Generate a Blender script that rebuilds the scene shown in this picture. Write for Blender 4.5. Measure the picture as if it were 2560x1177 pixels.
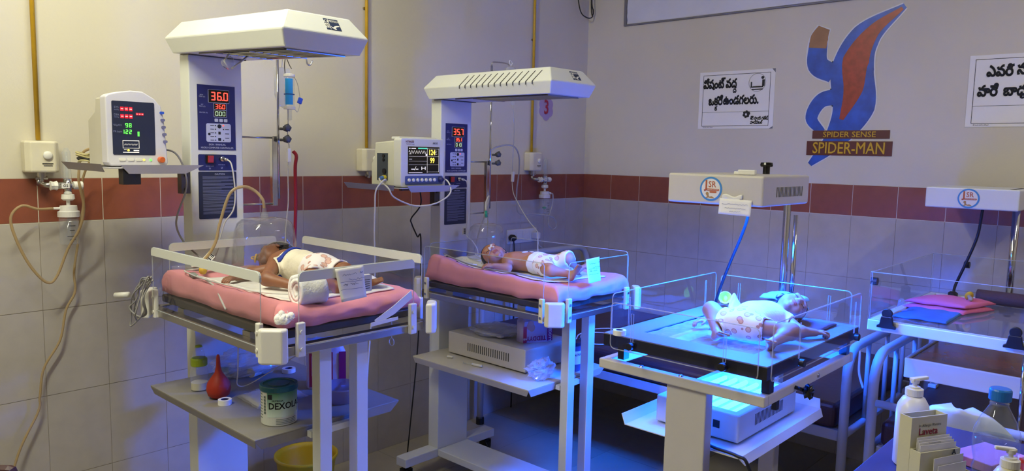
import bpy, math, random
import numpy as np
from mathutils import Matrix, Vector

for _o in list(bpy.data.objects):
    bpy.data.objects.remove(_o)
scene = bpy.context.scene
COL = scene.collection
random.seed(7)
rng = np.random.default_rng(7)

# ------------------------------------------------------------------ camera
cam_d = bpy.data.cameras.new('camera')
cam_d.sensor_width = 36.0
cam_d.lens = 1895.16 / 2560 * 36.0
cam_d.clip_start = 0.05
cam = bpy.data.objects.new('camera', cam_d)
COL.objects.link(cam)
_yaw, _pitch, _roll = 0.82801875, 0.1072711, 0.02083659
_f = Vector((math.sin(_yaw) * math.cos(_pitch), math.cos(_yaw) * math.cos(_pitch), -math.sin(_pitch)))
_r = Vector((math.cos(_yaw), -math.sin(_yaw), 0))
_u = _r.cross(_f)
_r2 = _r * math.cos(_roll) + _u * math.sin(_roll)
_u2 = _u * math.cos(_roll) - _r * math.sin(_roll)
_m = Matrix((_r2, _u2, -_f)).transposed().to_4x4()
_m.translation = (-3.811, -2.897, 1.462)
cam.matrix_world = _m
scene.camera = cam

# ------------------------------------------------------------------ world, exposure, lights
vs = scene.view_settings
vs.view_transform = 'Standard'
vs.look = 'None'
vs.gamma = 1.0
vs.use_curve_mapping = False
vs.exposure = 0.08
world = bpy.data.worlds.new('world')
scene.world = world
world.use_nodes = True
world.node_tree.nodes['Background'].inputs[0].default_value = (0.9, 0.92, 1.0, 1)
world.node_tree.nodes['Background'].inputs[1].default_value = 0.05


def area_light(name, loc, target, sx, sy, power, color):
    d = bpy.data.lights.new(name, 'AREA')
    d.shape = 'RECTANGLE'
    d.size, d.size_y = sx, sy
    d.energy = power
    d.color = color
    o = bpy.data.objects.new(name, d)
    COL.objects.link(o)
    o.location = loc
    o.rotation_euler = (Vector(target) - Vector(loc)).to_track_quat('-Z', 'Y').to_euler()
    return o


# light given by the ceiling tube battens, the last an added fill (fixtures themselves are built with the ceiling)
area_light('tube_light_wall', (-3.60, -1.20, 2.78), (-2.9, -1.0, 1.0), 0.06, 1.2, 44, (1.0, 0.98, 0.74))
area_light('tube_light_ceiling', (-2.75, -0.85, 2.80), (-2.75, -0.85, 0.0), 1.2, 0.06, 11, (1.0, 0.97, 0.70))
area_light('fill_light_room', (-1.2, -3.5, 2.80), (-1.2, -3.4, 0.0), 1.2, 0.06, 14, (1.0, 0.97, 0.98))  # added fill lamp, out of view, lifts the general brightness

# ------------------------------------------------------------------ materials


def lin(c):
    if isinstance(c, str):
        c = c.lstrip('#')
        c = [int(c[i:i + 2], 16) / 255 for i in (0, 2, 4)]
        return tuple((x / 12.92 if x <= 0.04045 else ((x + 0.055) / 1.055) ** 2.4) for x in c)
    return tuple(c)


_mats = {}


def mat(name, color, rough=0.5, metal=0.0, vary=0.06, scale=8.0, bump=0.0, bscale=60.0, emit=0.0, ecol=None,
        coat=0.0, sheen=0.0, sss=0.0, trans=0.0):
    if name in _mats:
        return _mats[name]
    m = bpy.data.materials.new(name)
    m.use_nodes = True
    nt = m.node_tree
    b = nt.nodes['Principled BSDF']
    c = lin(color)
    b.inputs['Roughness'].default_value = rough
    b.inputs['Metallic'].default_value = metal
    if coat:
        b.inputs['Coat Weight'].default_value = coat
        b.inputs['Coat Roughness'].default_value = 0.1
    if sheen:
        b.inputs['Sheen Weight'].default_value = sheen
    if sss:
        b.inputs['Subsurface Weight'].default_value = sss
        b.inputs['Subsurface Radius'].default_value = (0.01, 0.004, 0.002)
        b.inputs['Subsurface Scale'].default_value = 0.6
    tc = nt.nodes.new('ShaderNodeTexCoord')
    if vary > 0:
        nz = nt.nodes.new('ShaderNodeTexNoise')
        nz.inputs['Scale'].default_value = scale
        nz.inputs['Detail'].default_value = 4
        nt.links.new(tc.outputs['Object'], nz.inputs['Vector'])
        rp = nt.nodes.new('ShaderNodeValToRGB')
        rp.color_ramp.elements[0].position = 0.3
        rp.color_ramp.elements[1].position = 0.7
        rp.color_ramp.elements[0].color = tuple(x * (1 - vary) for x in c) + (1,)
        rp.color_ramp.elements[1].color = tuple(min(1, x * (1 + vary)) for x in c) + (1,)
        nt.links.new(nz.outputs['Fac'], rp.inputs['Fac'])
        nt.links.new(rp.outputs['Color'], b.inputs['Base Color'])
    else:
        b.inputs['Base Color'].default_value = c + (1,)
    if bump > 0:
        n2 = nt.nodes.new('ShaderNodeTexNoise')
        n2.inputs['Scale'].default_value = bscale
        n2.inputs['Detail'].default_value = 3
        nt.links.new(tc.outputs['Object'], n2.inputs['Vector'])
        bp = nt.nodes.new('ShaderNodeBump')
        bp.inputs['Strength'].default_value = bump
        bp.inputs['Distance'].default_value = 0.01
        nt.links.new(n2.outputs['Fac'], bp.inputs['Height'])
        nt.links.new(bp.outputs['Normal'], b.inputs['Normal'])
    if emit > 0:
        b.inputs['Emission Color'].default_value = lin(ecol or color) + (1,)
        b.inputs['Emission Strength'].default_value = emit
    _mats[name] = m
    return m


def clear(name, tint=(0.95, 0.97, 0.98), gloss=1.0, rough=0.03, ior=1.45, milk=0.0, milkcol=(0.8, 0.8, 0.85)):
    """thin clear plastic: transparent + fresnel gloss (+ a little milky diffuse)"""
    if name in _mats:
        return _mats[name]
    m = bpy.data.materials.new(name)
    m.use_nodes = True
    nt = m.node_tree
    for n in list(nt.nodes):
        if n.type != 'OUTPUT_MATERIAL':
            nt.nodes.remove(n)
    out = [n for n in nt.nodes if n.type == 'OUTPUT_MATERIAL'][0]
    t = nt.nodes.new('ShaderNodeBsdfTransparent')
    t.inputs[0].default_value = tuple(tint) + (1,)
    g = nt.nodes.new('ShaderNodeBsdfGlossy')
    g.inputs['Roughness'].default_value = rough
    g.inputs[0].default_value = (gloss, gloss, gloss, 1)
    fr = nt.nodes.new('ShaderNodeFresnel')
    fr.inputs[0].default_value = ior
    ge = nt.nodes.new('ShaderNodeNewGeometry')
    sb = nt.nodes.new('ShaderNodeMath')
    sb.operation = 'SUBTRACT'
    sb.inputs[0].default_value = 1.0
    nt.links.new(ge.outputs['Backfacing'], sb.inputs[1])
    ml = nt.nodes.new('ShaderNodeMath')
    ml.operation = 'MULTIPLY'
    nt.links.new(fr.outputs[0], ml.inputs[0])
    nt.links.new(sb.outputs[0], ml.inputs[1])
    mx = nt.nodes.new('ShaderNodeMixShader')
    nt.links.new(ml.outputs[0], mx.inputs[0])
    nt.links.new(t.outputs[0], mx.inputs[1])
    nt.links.new(g.outputs[0], mx.inputs[2])
    last = mx
    if milk > 0:
        d = nt.nodes.new('ShaderNodeBsdfDiffuse')
        d.inputs[0].default_value = tuple(milkcol) + (1,)
        m2 = nt.nodes.new('ShaderNodeMixShader')
        m2.inputs[0].default_value = milk
        nt.links.new(mx.outputs[0], m2.inputs[1])
        nt.links.new(d.outputs[0], m2.inputs[2])
        last = m2
    nt.links.new(last.outputs[0], out.inputs[0])
    _mats[name] = m
    return m


PAINT = mat('wall_paint', '#d0c9b6', 0.7, vary=0.05, scale=1.6, bump=0.05, bscale=90)
CEIL = mat('ceiling_paint', '#dcd8cc', 0.8)
TILE = mat('cream_tile', '#b3aca2', 0.22, vary=0.05, scale=14)
DADO = mat('maroon_tile', '#8a4d38', 0.28, vary=0.10, scale=18)
GROUT = mat('grout', '#8d8272', 0.9, vary=0.12, scale=25)
FLOORT = mat('floor_tile', '#a9a08a', 0.3, vary=0.05, scale=9)
FGROUT = mat('floor_grout', '#6f685a', 0.9)
ENAMEL = mat('ivory_enamel', '#d6d8d2', 0.38, vary=0.02, scale=5)
BEIGE = mat('beige_enamel', '#c6c0b2', 0.42, vary=0.03, bump=0.03, bscale=300)
WHITEP = mat('white_plastic', '#e0ded6', 0.4, vary=0.02)
IVORYP = mat('ivory_plastic', '#d9d2ba', 0.45, vary=0.05, scale=14)
GREYSH = mat('grey_enamel_shelf', '#8a8680', 0.45, vary=0.06, scale=12)
STEEL = mat('brushed_steel', '#b9b6b0', 0.28, metal=1.0, vary=0.05)
CHROME = mat('chrome', '#d5d5d8', 0.1, metal=1.0, vary=0.0)
DARKST = mat('dark_steel', '#55504c', 0.4, metal=0.7)
BLACK = mat('black_plastic', '#131316', 0.4, vary=0.1)
BLACKG = mat('black_gloss', '#0a0a0d', 0.12, vary=0)
NAVY = mat('navy_panel', '#20245c', 0.4, vary=0.04, scale=20)
NAVYD = mat('slate_panel', '#262c44', 0.3, vary=0.04)
PRINT = mat('pale_print', '#b9bdd8', 0.5, vary=0)
PRINTG = mat('grey_print', '#8187a8', 0.5, vary=0)
INK = mat('dark_ink', '#15161f', 0.6, vary=0)
REDSW = mat('red_switch', '#b23422', 0.35, vary=0.05)
YELLOW = mat('yellow_pipe_paint', '#c59a1c', 0.4, vary=0.08, scale=20)
PINK = mat('pink_sheet', '#e08f96', 0.85, vary=0.06, scale=10, bump=0.15, bscale=25, sheen=0.1)
WHITEC = mat('white_cloth', '#e6e2dc', 0.9, vary=0.04, scale=15, bump=0.25, bscale=45)
COTTON = mat('cotton_wool', '#eeecea', 1.0, vary=0.03, bump=0.25, bscale=160)
PAPER = mat('paper', '#e9e7e4', 0.8, vary=0.02)
ACRYL = clear('acrylic', (0.95, 0.96, 0.97), 0.9, 0.02, 1.42)
ACEDGE = clear('acrylic_edge', (0.80, 0.84, 0.88), 1.0, 0.15, 1.5, milk=0.28, milkcol=(0.8, 0.8, 0.82))
CLEARP = clear('clear_plastic', (0.93, 0.95, 0.97), 1.0, 0.06, 1.45, milk=0.10)
BAGP = clear('bag_film', (0.90, 0.92, 0.96), 1.0, 0.12, 1.5, milk=0.28)
HOODP = clear('oxygen_hood_plastic', (0.90, 0.90, 0.91), 1.0, 0.05, 1.5, milk=0.05)
TUBEC = clear('clear_tubing', (0.75, 0.74, 0.72), 1.0, 0.1, 1.5, milk=0.45, milkcol=(0.75, 0.72, 0.66))
TUBEY = clear('yellowed_tubing', (0.70, 0.58, 0.38), 1.0, 0.1, 1.5, milk=0.45, milkcol=(0.62, 0.48, 0.28))
WATER = clear('bottle_plastic', (0.92, 0.95, 0.98), 1.0, 0.03, 1.6, milk=0.06, milkcol=(.8, .85, .9))
CABLEW = mat('white_cable', '#cfcdca', 0.5, vary=0.03)
CABLEG = mat('grey_cable', '#8e8c8a', 0.5, vary=0.05)
CABLEB = mat('black_cable', '#16161a', 0.5, vary=0.05)
REDLED = mat('red_led', '#ff2a1c', 0.5, vary=0, emit=3.0, ecol=(1.0, 0.05, 0.03))
GREENLED = mat('green_led', '#39ff2a', 0.5, vary=0, emit=1.6, ecol=(0.15, 1.0, 0.10))
PALELED = mat('pale_green_led', '#cfe8c0', 0.5, vary=0, emit=0.6, ecol=(0.6, 0.85, 0.5))
YELLED = mat('yellow_led', '#ffe24a', 0.5, vary=0, emit=1.5, ecol=(1.0, 0.75, 0.08))
WHITELED = mat('white_screen_line', '#e8e2d8', 0.5, vary=0, emit=0.7, ecol=(0.8, 0.76, 0.7))
SKIN1 = mat('skin_warm', '#8a5a40', 0.5, vary=0.10, scale=20, sss=0.15)
SKIN2 = mat('skin_light', '#b98062', 0.5, vary=0.10, scale=20, sss=0.15)
SKIN3 = mat('skin_pale', '#a47a6a', 0.5, vary=0.10, scale=20, sss=0.15)
HAIR = mat('dark_hair', '#1d1513', 0.6, vary=0.3, scale=60, bump=0.5, bscale=150)
BROWNM = mat('brown_vinyl', '#3a1f20', 0.45, vary=0.12, scale=7, bump=0.06, bscale=30)
TUBEP = mat('grey_white_tube_paint', '#b9b9b8', 0.35, vary=0.04)
ORANGE = mat('orange_knob', '#c8602c', 0.4, vary=0.04)
BLUEK = mat('blue_plastic', '#2c56c8', 0.4, vary=0.04)
BLUEL = (0.002, 0.10, 1.0)
BLUEEM2 = mat('blue_phototherapy_tube_box', '#6fb0ff', 0.4, vary=0, emit=150.0, ecol=BLUEL)
BLUEEM = mat('blue_phototherapy_tube', '#6fb0ff', 0.4, vary=0, emit=850.0, ecol=BLUEL)

# ------------------------------------------------------------------ mesh helpers
MW = {}


def V(*a):
    return np.array(a, float)


def spline(pts, k=8, closed=False):
    P = [np.array(p, float) for p in pts]
    n = len(P)
    out = []
    rngi = range(n) if closed else range(n - 1)
    for i in rngi:
        if closed:
            p0, p1, p2, p3 = P[i - 1], P[i], P[(i + 1) % n], P[(i + 2) % n]
        else:
            p1, p2 = P[i], P[i + 1]
            p0 = P[i - 1] if i > 0 else 2 * p1 - p2
            p3 = P[i + 2] if i + 2 < n else 2 * p2 - p1
        for j in range(k):
            t = j / k
            out.append(0.5 * ((2 * p1) + (p2 - p0) * t + (2 * p0 - 5 * p1 + 4 * p2 - p3) * t * t
                              + (3 * p1 - p0 - 3 * p2 + p3) * t ** 3))
    if not closed:
        out.append(P[-1])
    return out


def rot(ax, deg):
    return np.array(Matrix.Rotation(math.radians(deg), 3, ax))


class M:
    def __init__(self):
        self.v = []
        self.f = []
        self.T = None

    def add(self, vs, fs):
        b = len(self.v)
        for p in vs:
            p = np.asarray(p, float)
            if self.T is not None:
                p = self.T[:3, :3] @ p + self.T[:3, 3]
            self.v.append(tuple(float(x) for x in p))
        for f in fs:
            self.f.append(tuple(b + i for i in f))
        return self

    def frame(self, loc, R=None):
        T = np.eye(4)
        if R is not None:
            T[:3, :3] = R
        T[:3, 3] = loc
        self.T = T
        return self

    def bx(self, x0, x1, y0, y1, z0, z1):
        vs = [(x, y, z) for x in (x0, x1) for y in (y0, y1) for z in (z0, z1)]
        return self.add(vs, [(0, 1, 3, 2), (4, 6, 7, 5), (0, 4, 5, 1), (2, 3, 7, 6), (0, 2, 6, 4), (1, 5, 7, 3)])

    def box(self, c, s, R=None):
        vs = []
        for x in (-.5, .5):
            for y in (-.5, .5):
                for z in (-.5, .5):
                    p = np.array((x * s[0], y * s[1], z * s[2]))
                    if R is not None:
                        p = R @ p
                    vs.append(p + np.array(c, float))
        return self.add(vs, [(0, 1, 3, 2), (4, 6, 7, 5), (0, 4, 5, 1), (2, 3, 7, 6), (0, 2, 6, 4), (1, 5, 7, 3)])

    def tube(self, pts, r, n=8, closed=False, caps=True):
        P = [np.array(p, float) for p in pts]
        N = len(P)
        rr = r if hasattr(r, '__len__') else [r] * N
        tang = []
        for i in range(N):
            a = P[i - 1] if (i > 0 or closed) else P[i]
            b = P[(i + 1) % N] if (i < N - 1 or closed) else P[i]
            d = b - a
            L = np.linalg.norm(d)
            tang.append(d / L if L > 1e-9 else np.array((0, 0, 1.)))
        t = tang[0]
        u = np.cross(t, (0, 0, 1.))
        if np.linalg.norm(u) < 1e-3:
            u = np.cross(t, (1., 0, 0))
        u /= np.linalg.norm(u)
        vs = []
        for i in range(N):
            u = u - tang[i] * (u @ tang[i])
            u /= max(np.linalg.norm(u), 1e-9)
            w = np.cross(tang[i], u)
            for j in range(n):
                a = 2 * math.pi * j / n
                vs.append(P[i] + rr[i] * (math.cos(a) * u + math.sin(a) * w))
        fs = []
        for i in range(N if closed else N - 1):
            i2 = (i + 1) % N
            for j in range(n):
                fs.append((i * n + j, i * n + (j + 1) % n, i2 * n + (j + 1) % n, i2 * n + j))
        if caps and not closed:
            fs.append(tuple(range(n - 1, -1, -1)))
            fs.append(tuple((N - 1) * n + j for j in range(n)))
        return self.add(vs, fs)

    def cyl(self, p0, p1, r0, r1=None, n=16):
        return self.tube([p0, p1], [r0, r0 if r1 is None else r1], n)

    def lathe(self, prof, c=(0, 0, 0), n=24, R=None, sx=1.0, sy=1.0, capb=True, capt=True):
        vs = []
        for (r, z) in prof:
            for j in range(n):
                a = 2 * math.pi * j / n
                p = np.array((r * math.cos(a) * sx, r * math.sin(a) * sy, z))
                if R is not None:
                    p = R @ p
                vs.append(p + np.array(c, float))
        fs = []
        for i in range(len(prof) - 1):
            for j in range(n):
                fs.append((i * n + j, i * n + (j + 1) % n, (i + 1) * n + (j + 1) % n, (i + 1) * n + j))
        if capb:
            fs.append(tuple(range(n - 1, -1, -1)))
        if capt:
            fs.append(tuple((len(prof) - 1) * n + j for j in range(n)))
        return self.add(vs, fs)

    def prism(self, poly, vec):
        P = [np.array(p, float) for p in poly]
        n = len(P)
        vs = P + [p + np.array(vec, float) for p in P]
        fs = [tuple(range(n - 1, -1, -1)), tuple(range(n, 2 * n))]
        for i in range(n):
            fs.append((i, (i + 1) % n, n + (i + 1) % n, n + i))
        return self.add(vs, fs)

    def grid(self, fn, nu, nv):
        vs = [fn(i / nu, j / nv) for i in range(nu + 1) for j in range(nv + 1)]
        fs = [(i * (nv + 1) + j, (i + 1) * (nv + 1) + j, (i + 1) * (nv + 1) + j + 1, i * (nv + 1) + j + 1)
              for i in range(nu) for j in range(nv)]
        return self.add(vs, fs)

    def ell(self, c, r, n=16, m=10, R=None):
        prof = [(max(1e-4, math.sin(math.pi * i / m)), -math.cos(math.pi * i / m)) for i in range(m + 1)]
        vs = []
        for (a, z) in prof:
            for j in range(n):
                t = 2 * math.pi * j / n
                p = np.array((a * math.cos(t) * r[0], a * math.sin(t) * r[1], z * r[2]))
                if R is not None:
                    p = R @ p
                vs.append(p + np.array(c, float))
        fs = []
        for i in range(m):
            for j in range(n):
                fs.append((i * n + j, i * n + (j + 1) % n, (i + 1) * n + (j + 1) % n, (i + 1) * n + j))
        return self.add(vs, fs)

    def quad(self, a, b, c, d):
        return self.add([a, b, c, d], [(0, 1, 2, 3)])

    def build(self, name, mt, parent=None, **kw):
        me = bpy.data.meshes.new(name)
        me.from_pydata(self.v, [], self.f)
        return link(name, me, mt, parent, **kw)


def link(name, me, mt, parent=None, smooth=False, bev=0.0, bseg=2, solid=0.0, label=None, cat=None, group=None,
         kind=None, sub=0, fix=True):
    if fix:
        import bmesh
        bm = bmesh.new()
        bm.from_mesh(me)
        bmesh.ops.recalc_face_normals(bm, faces=bm.faces)
        bm.to_mesh(me)
        bm.free()
    o = bpy.data.objects.new(name, me)
    COL.objects.link(o)
    me.materials.append(mt)
    mw = Matrix.Identity(4)
    if parent is None:
        n = len(me.vertices)
        co = np.empty(n * 3)
        me.vertices.foreach_get('co', co)
        co = co.reshape(-1, 3)
        loc = Vector(((co[:, 0].min() + co[:, 0].max()) / 2, (co[:, 1].min() + co[:, 1].max()) / 2, co[:, 2].min()))
        me.transform(Matrix.Translation(-loc))
        o.location = loc
        mw = Matrix.Translation(loc)
    else:
        o.parent = parent
        o.matrix_parent_inverse = MW.get(parent.name, Matrix.Identity(4)).inverted()
    MW[o.name] = mw
    if smooth:
        me.polygons.foreach_set('use_smooth', [True] * len(me.polygons))
    if solid:
        s = o.modifiers.new('thickness', 'SOLIDIFY')
        s.thickness = solid
        s.offset = 0
    if sub:
        s = o.modifiers.new('subdivision', 'SUBSURF')
        s.levels = s.render_levels = sub
    if bev:
        b = o.modifiers.new('bevel', 'BEVEL')
        b.width = bev
        b.segments = bseg
        b.limit_method = 'ANGLE'
        b.angle_limit = math.radians(40)
        b.harden_normals = False
    tag(o, label, cat, group, kind)
    return o


def tag(o, label=None, cat=None, group=None, kind=None):
    if label:
        o['label'] = label
    if cat:
        o['category'] = cat
    if group:
        o['group'] = group
    if kind:
        o['kind'] = kind
    return o


def thing(name, loc, label, cat, group=None):
    o = bpy.data.objects.new(name, None)
    COL.objects.link(o)
    o.empty_display_size = 0.05
    o.location = loc
    MW[o.name] = Matrix.Translation(Vector(loc))
    return tag(o, label, cat, group)


def text_mesh(s, size, sx=1.0, bold=0.0, align='CENTER', depth=0.0):
    c = bpy.data.curves.new('lettering', 'FONT')
    if any('\u0c00' <= ch <= '\u0c7f' for ch in s) and bold > 0:
        c.fill_mode = 'NONE'      # overlapping glyph outlines: thick outline strokes close the letters
        bold = .047
    c.body = s
    c.size = size
    c.align_x = align
    c.align_y = 'CENTER'
    c.resolution_u = 2
    c.bevel_depth = bold * size
    c.bevel_resolution = 0
    c.extrude = depth
    o = bpy.data.objects.new('lettering', c)
    COL.objects.link(o)
    dg = bpy.context.evaluated_depsgraph_get()
    me = bpy.data.meshes.new_from_object(o.evaluated_get(dg))
    bpy.data.objects.remove(o)
    bpy.data.curves.remove(c)
    if sx != 1.0:
        me.transform(Matrix.Diagonal((sx, 1, 1, 1)))
    return me


def text(s, size, loc, right, up, mt, parent, name='lettering', sx=1.0, bold=0.0, align='CENTER', depth=0.0, join=None):
    me = text_mesh(s, size, sx, bold, align, depth)
    r = Vector(right).normalized()
    u = Vector(up).normalized()
    u = (u - r * u.dot(r)).normalized()
    n = r.cross(u)
    T = Matrix((r, u, n)).transposed().to_4x4()
    T.translation = Vector(loc)
    me.transform(T)
    return link(name, me, mt, parent, fix=False)


def texts(items, loc, right, up, mt, parent, name='lettering', **kw):
    """several strings as one lettering mesh; items = (string, size, dx, dy[, sx, bold, rotation])"""
    import bmesh
    bm = bmesh.new()
    r = Vector(right).normalized()
    u = Vector(up).normalized()
    u = (u - r * u.dot(r)).normalized()
    n = r.cross(u)
    T = Matrix((r, u, n)).transposed().to_4x4()
    T.translation = Vector(loc)
    for it in items:
        s, size, dx, dy = it[:4]
        sx = it[4] if len(it) > 4 else 1.0
        bold = it[5] if len(it) > 5 else 0.0
        ro = it[6] if len(it) > 6 else 0.0
        me = text_mesh(s, size, sx, bold)
        me.transform(T @ Matrix.Translation((dx, dy, 0)) @ Matrix.Rotation(math.radians(ro), 4, 'Z'))
        bm.from_mesh(me)
        bpy.data.meshes.remove(me)
    me = bpy.data.meshes.new(name)
    bm.to_mesh(me)
    bm.free()
    kw.setdefault('kind', 'stuff')
    return link(name, me, mt, parent, fix=False, **kw)


SEG = {'0': 'abcdef', '1': 'bc', '2': 'abged', '3': 'abgcd', '4': 'fgbc', '5': 'afgcd', '6': 'afgedc', '7': 'abc',
       '8': 'abcdefg', '9': 'abcdfg', '-': 'g', ' ': '', '/': ''}


def digits(m, s, o, r, u, w, h, gap, t):
    """seven-segment digits as flat bars; o = lower-left corner"""
    o, r, u = V(*o), V(*r), V(*u)
    n = np.cross(r, u) * 0.0006

    def bar(x0, y0, x1, y1):
        a, b, c, d = (o + r * x + u * y for x, y in ((x0, y0), (x1, y0), (x1, y1), (x0, y1)))
        m.prism([a, b, c, d], n)
    x = 0
    for ch in s:
        if ch == '.':
            bar(x - gap * .7, 0, x - gap * .7 + t, t)
            continue
        g = SEG[ch]
        if 'a' in g:
            bar(x + t * .6, h - t, x + w - t * .6, h)
        if 'd' in g:
            bar(x + t * .6, 0, x + w - t * .6, t)
        if 'g' in g:
            bar(x + t * .6, h / 2 - t / 2, x + w - t * .6, h / 2 + t / 2)
        if 'f' in g:
            bar(x, h / 2 + t * .2, x + t, h - t * .4)
        if 'b' in g:
            bar(x + w - t, h / 2 + t * .2, x + w, h - t * .4)
        if 'e' in g:
            bar(x, t * .4, x + t, h / 2 - t * .2)
        if 'c' in g:
            bar(x + w - t, t * .4, x + w, h / 2 - t * .2)
        x += w + gap
    return m


def rrect(cx, cz, w, h, r, n=4):
    pts = []
    for (sx, sz, a0) in ((1, 1, 0), (-1, 1, 90), (-1, -1, 180), (1, -1, 270)):
        for i in range(n + 1):
            a = math.radians(a0 + 90 * i / n)
            pts.append((cx + sx * (w / 2 - r) + r * math.cos(a), cz + sz * (h / 2 - r) + r * math.sin(a)))
    return pts


def copy_tree(o, parent=None):
    c = o.copy()
    COL.objects.link(c)
    if parent is not None:
        c.parent = parent
    for ch in list(o.children):
        copy_tree(ch, c)
    return c


def noise3(p, s=1.0):
    x, y, z = p[0] * s, p[1] * s, p[2] * s
    return (math.sin(x * 1.7 + 2.1 * math.sin(y * 1.3 + z)) + math.sin(y * 2.3 + 1.7 * math.sin(z * 1.9 + x * .7))
            + math.sin(z * 2.9 + 1.3 * math.sin(x * 1.1 - y * .9))) / 3

# ================================================================== the room
RX, RY, RH = -5.0, -4.6, 2.9
DT, DB, TP = 1.348, 1.198, 0.2026
m = M().bx(RX, 0, RY, 0, -0.08, -0.004)
floor = m.build('floor', FGROUT, kind='structure')
fm = M().bx(-0.199, 0.199, -0.199, 0.199, -0.006, 0.0)
_proto = None
nfx, nfy = 12, 11
for i in range(nfx):
    for j in range(nfy):
        cx, cy = -0.2 - 0.4 * i, -0.2 - 0.4 * j
        if _proto is None:
            _proto = fm.build('floor_tile', FLOORT, floor)
            _proto.location = (cx, cy, 0)
        else:
            c = _proto.copy()
            COL.objects.link(c)
            c.location = (cx, cy, 0)
wall_left = M().bx(RX, 0.1, 0.0, 0.1, DT, RH).build('wall_left', PAINT, kind='structure')
M().bx(RX, 0.1, -0.0009, 0.1, DB - .001, DT - .0005).build('dado_bed', PAINT, wall_left)
M().bx(RX, 0.1, -0.0006, 0.1, -0.05, DB - .001).build('grout_bed', GROUT, wall_left)
wall_right = M().bx(0.0, 0.1, RY, 0.0, DT, RH).build('wall_right', PAINT, kind='structure')
M().bx(-0.0009, 0.1, RY, 0.0, DB - .001, DT - .0005).build('dado_bed', PAINT, wall_right)
M().bx(-0.0006, 0.1, RY, 0.0, -0.05, DB - .001).build('grout_bed', GROUT, wall_right)


def tile_wall(wall, along_x, first, end):
    """tiles of one wall: the maroon dado course and four cream courses below it"""
    rows = [(DB, DT, DADO, 0.0017)] + [(DB - .3005 * (k + 1), DB - .3005 * k, TILE, 0.0009) for k in range(4)]
    for (z0, z1, mt, g) in rows:
        z0 = max(z0, 0.0)
        protos = {}
        edges = [0.0, first]
        while edges[-1] > end:
            edges.append(edges[-1] - TP)
        for k in range(len(edges) - 1):
            a, b = edges[k + 1], edges[k]
            if b - a < 0.01:
                continue
            w = round(b - a, 3)
            c = (a + b) / 2
            if w not in protos:
                hw = w / 2 - g
                if along_x:
                    me = M().bx(-hw, hw, -0.002, 0.02, z0 + g, z1 - g)
                else:
                    me = M().bx(-0.002, 0.02, -hw, hw, z0 + g, z1 - g)
                o = me.build('tile', mt, wall)
                protos[w] = o
            else:
                o = protos[w].copy()
                COL.objects.link(o)
            jit = rng.normal() * 0.0003
            o.location = (c, jit, 0) if along_x else (jit, c, 0)


tile_wall(wall_left, True, -0.181, -4.9)
tile_wall(wall_right, False, -0.0061 - 0.2025, -4.5)
wall_back = M().bx(RX, 0.1, RY - .1, RY, 0, RH).build('wall_back', PAINT, kind='structure')
wall_side = M().bx(RX - .1, RX, RY, 0.1, 0, RH).build('wall_side', PAINT, kind='structure')
ceiling = M().bx(RX, 0.1, RY, 0.1, RH, RH + .1).build('ceiling', CEIL, kind='structure')
TUBE = mat('lit_tube', '#fffbe8', 0.5, vary=0, emit=6.0, ecol=(1.0, 0.95, 0.8))
t = thing('tube_lamp', (-3.63, -1.2, RH), 'white fluorescent tube batten on the ceiling between the wall and the camera side', 'lamp')
M().bx(-3.66, -3.60, -1.83, -.57, RH - .05, RH).build('batten', WHITEP, t, bev=.004)
M().cyl((-3.63, -1.8, RH - .066), (-3.63, -.6, RH - .066), .014, n=12).build('tube', TUBE, t, smooth=True)
for (x, y, lb) in ((-2.75, -.85, 'white fluorescent tube batten on the ceiling above the warmers'),
                   (-1.2, -3.5, 'added unseen white tube batten for fill light, on the ceiling away from the warmers')):  # second batten is added, unseen, to carry the fill light
    t = thing('tube_lamp', (x, y, RH), lb, 'lamp')
    M().bx(x - .63, x + .63, y - .03, y + .03, RH - .05, RH).build('batten', WHITEP, t, bev=.004)
    M().cyl((x - .6, y, RH - .066), (x + .6, y, RH - .066), .014, n=12).build('tube', TUBE, t, smooth=True)

# ventilator window covered with plastic film, high on the right wall
win = M()
for a in ((-0.267, -0.285), (-2.182, -2.2)):
    win.bx(-0.012, -0.0005, a[1], a[0], 2.223, 2.78)
win.bx(-0.012, -0.0005, -2.182, -0.285, 2.223, 2.231).bx(-0.012, -0.0005, -2.182, -0.285, 2.765, 2.78)
window = win.build('window_1', mat('window_frame_grey', '#77747c', 0.5), kind='structure')
fl = M()
fl.grid(lambda u, v: (-0.0075 + 0.0022 * math.sin(34 * u + 5 * math.sin(9 * v)) + 0.0018 * math.sin(60 * v + 8 * u),
                      -0.287 - 1.893 * u, 2.233 + 0.53 * v), 90, 24)
fl.build('plastic_film', mat('milky_film', '#d6d8e6', 0.22, vary=0.04, coat=0.6), window, smooth=True)

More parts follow.
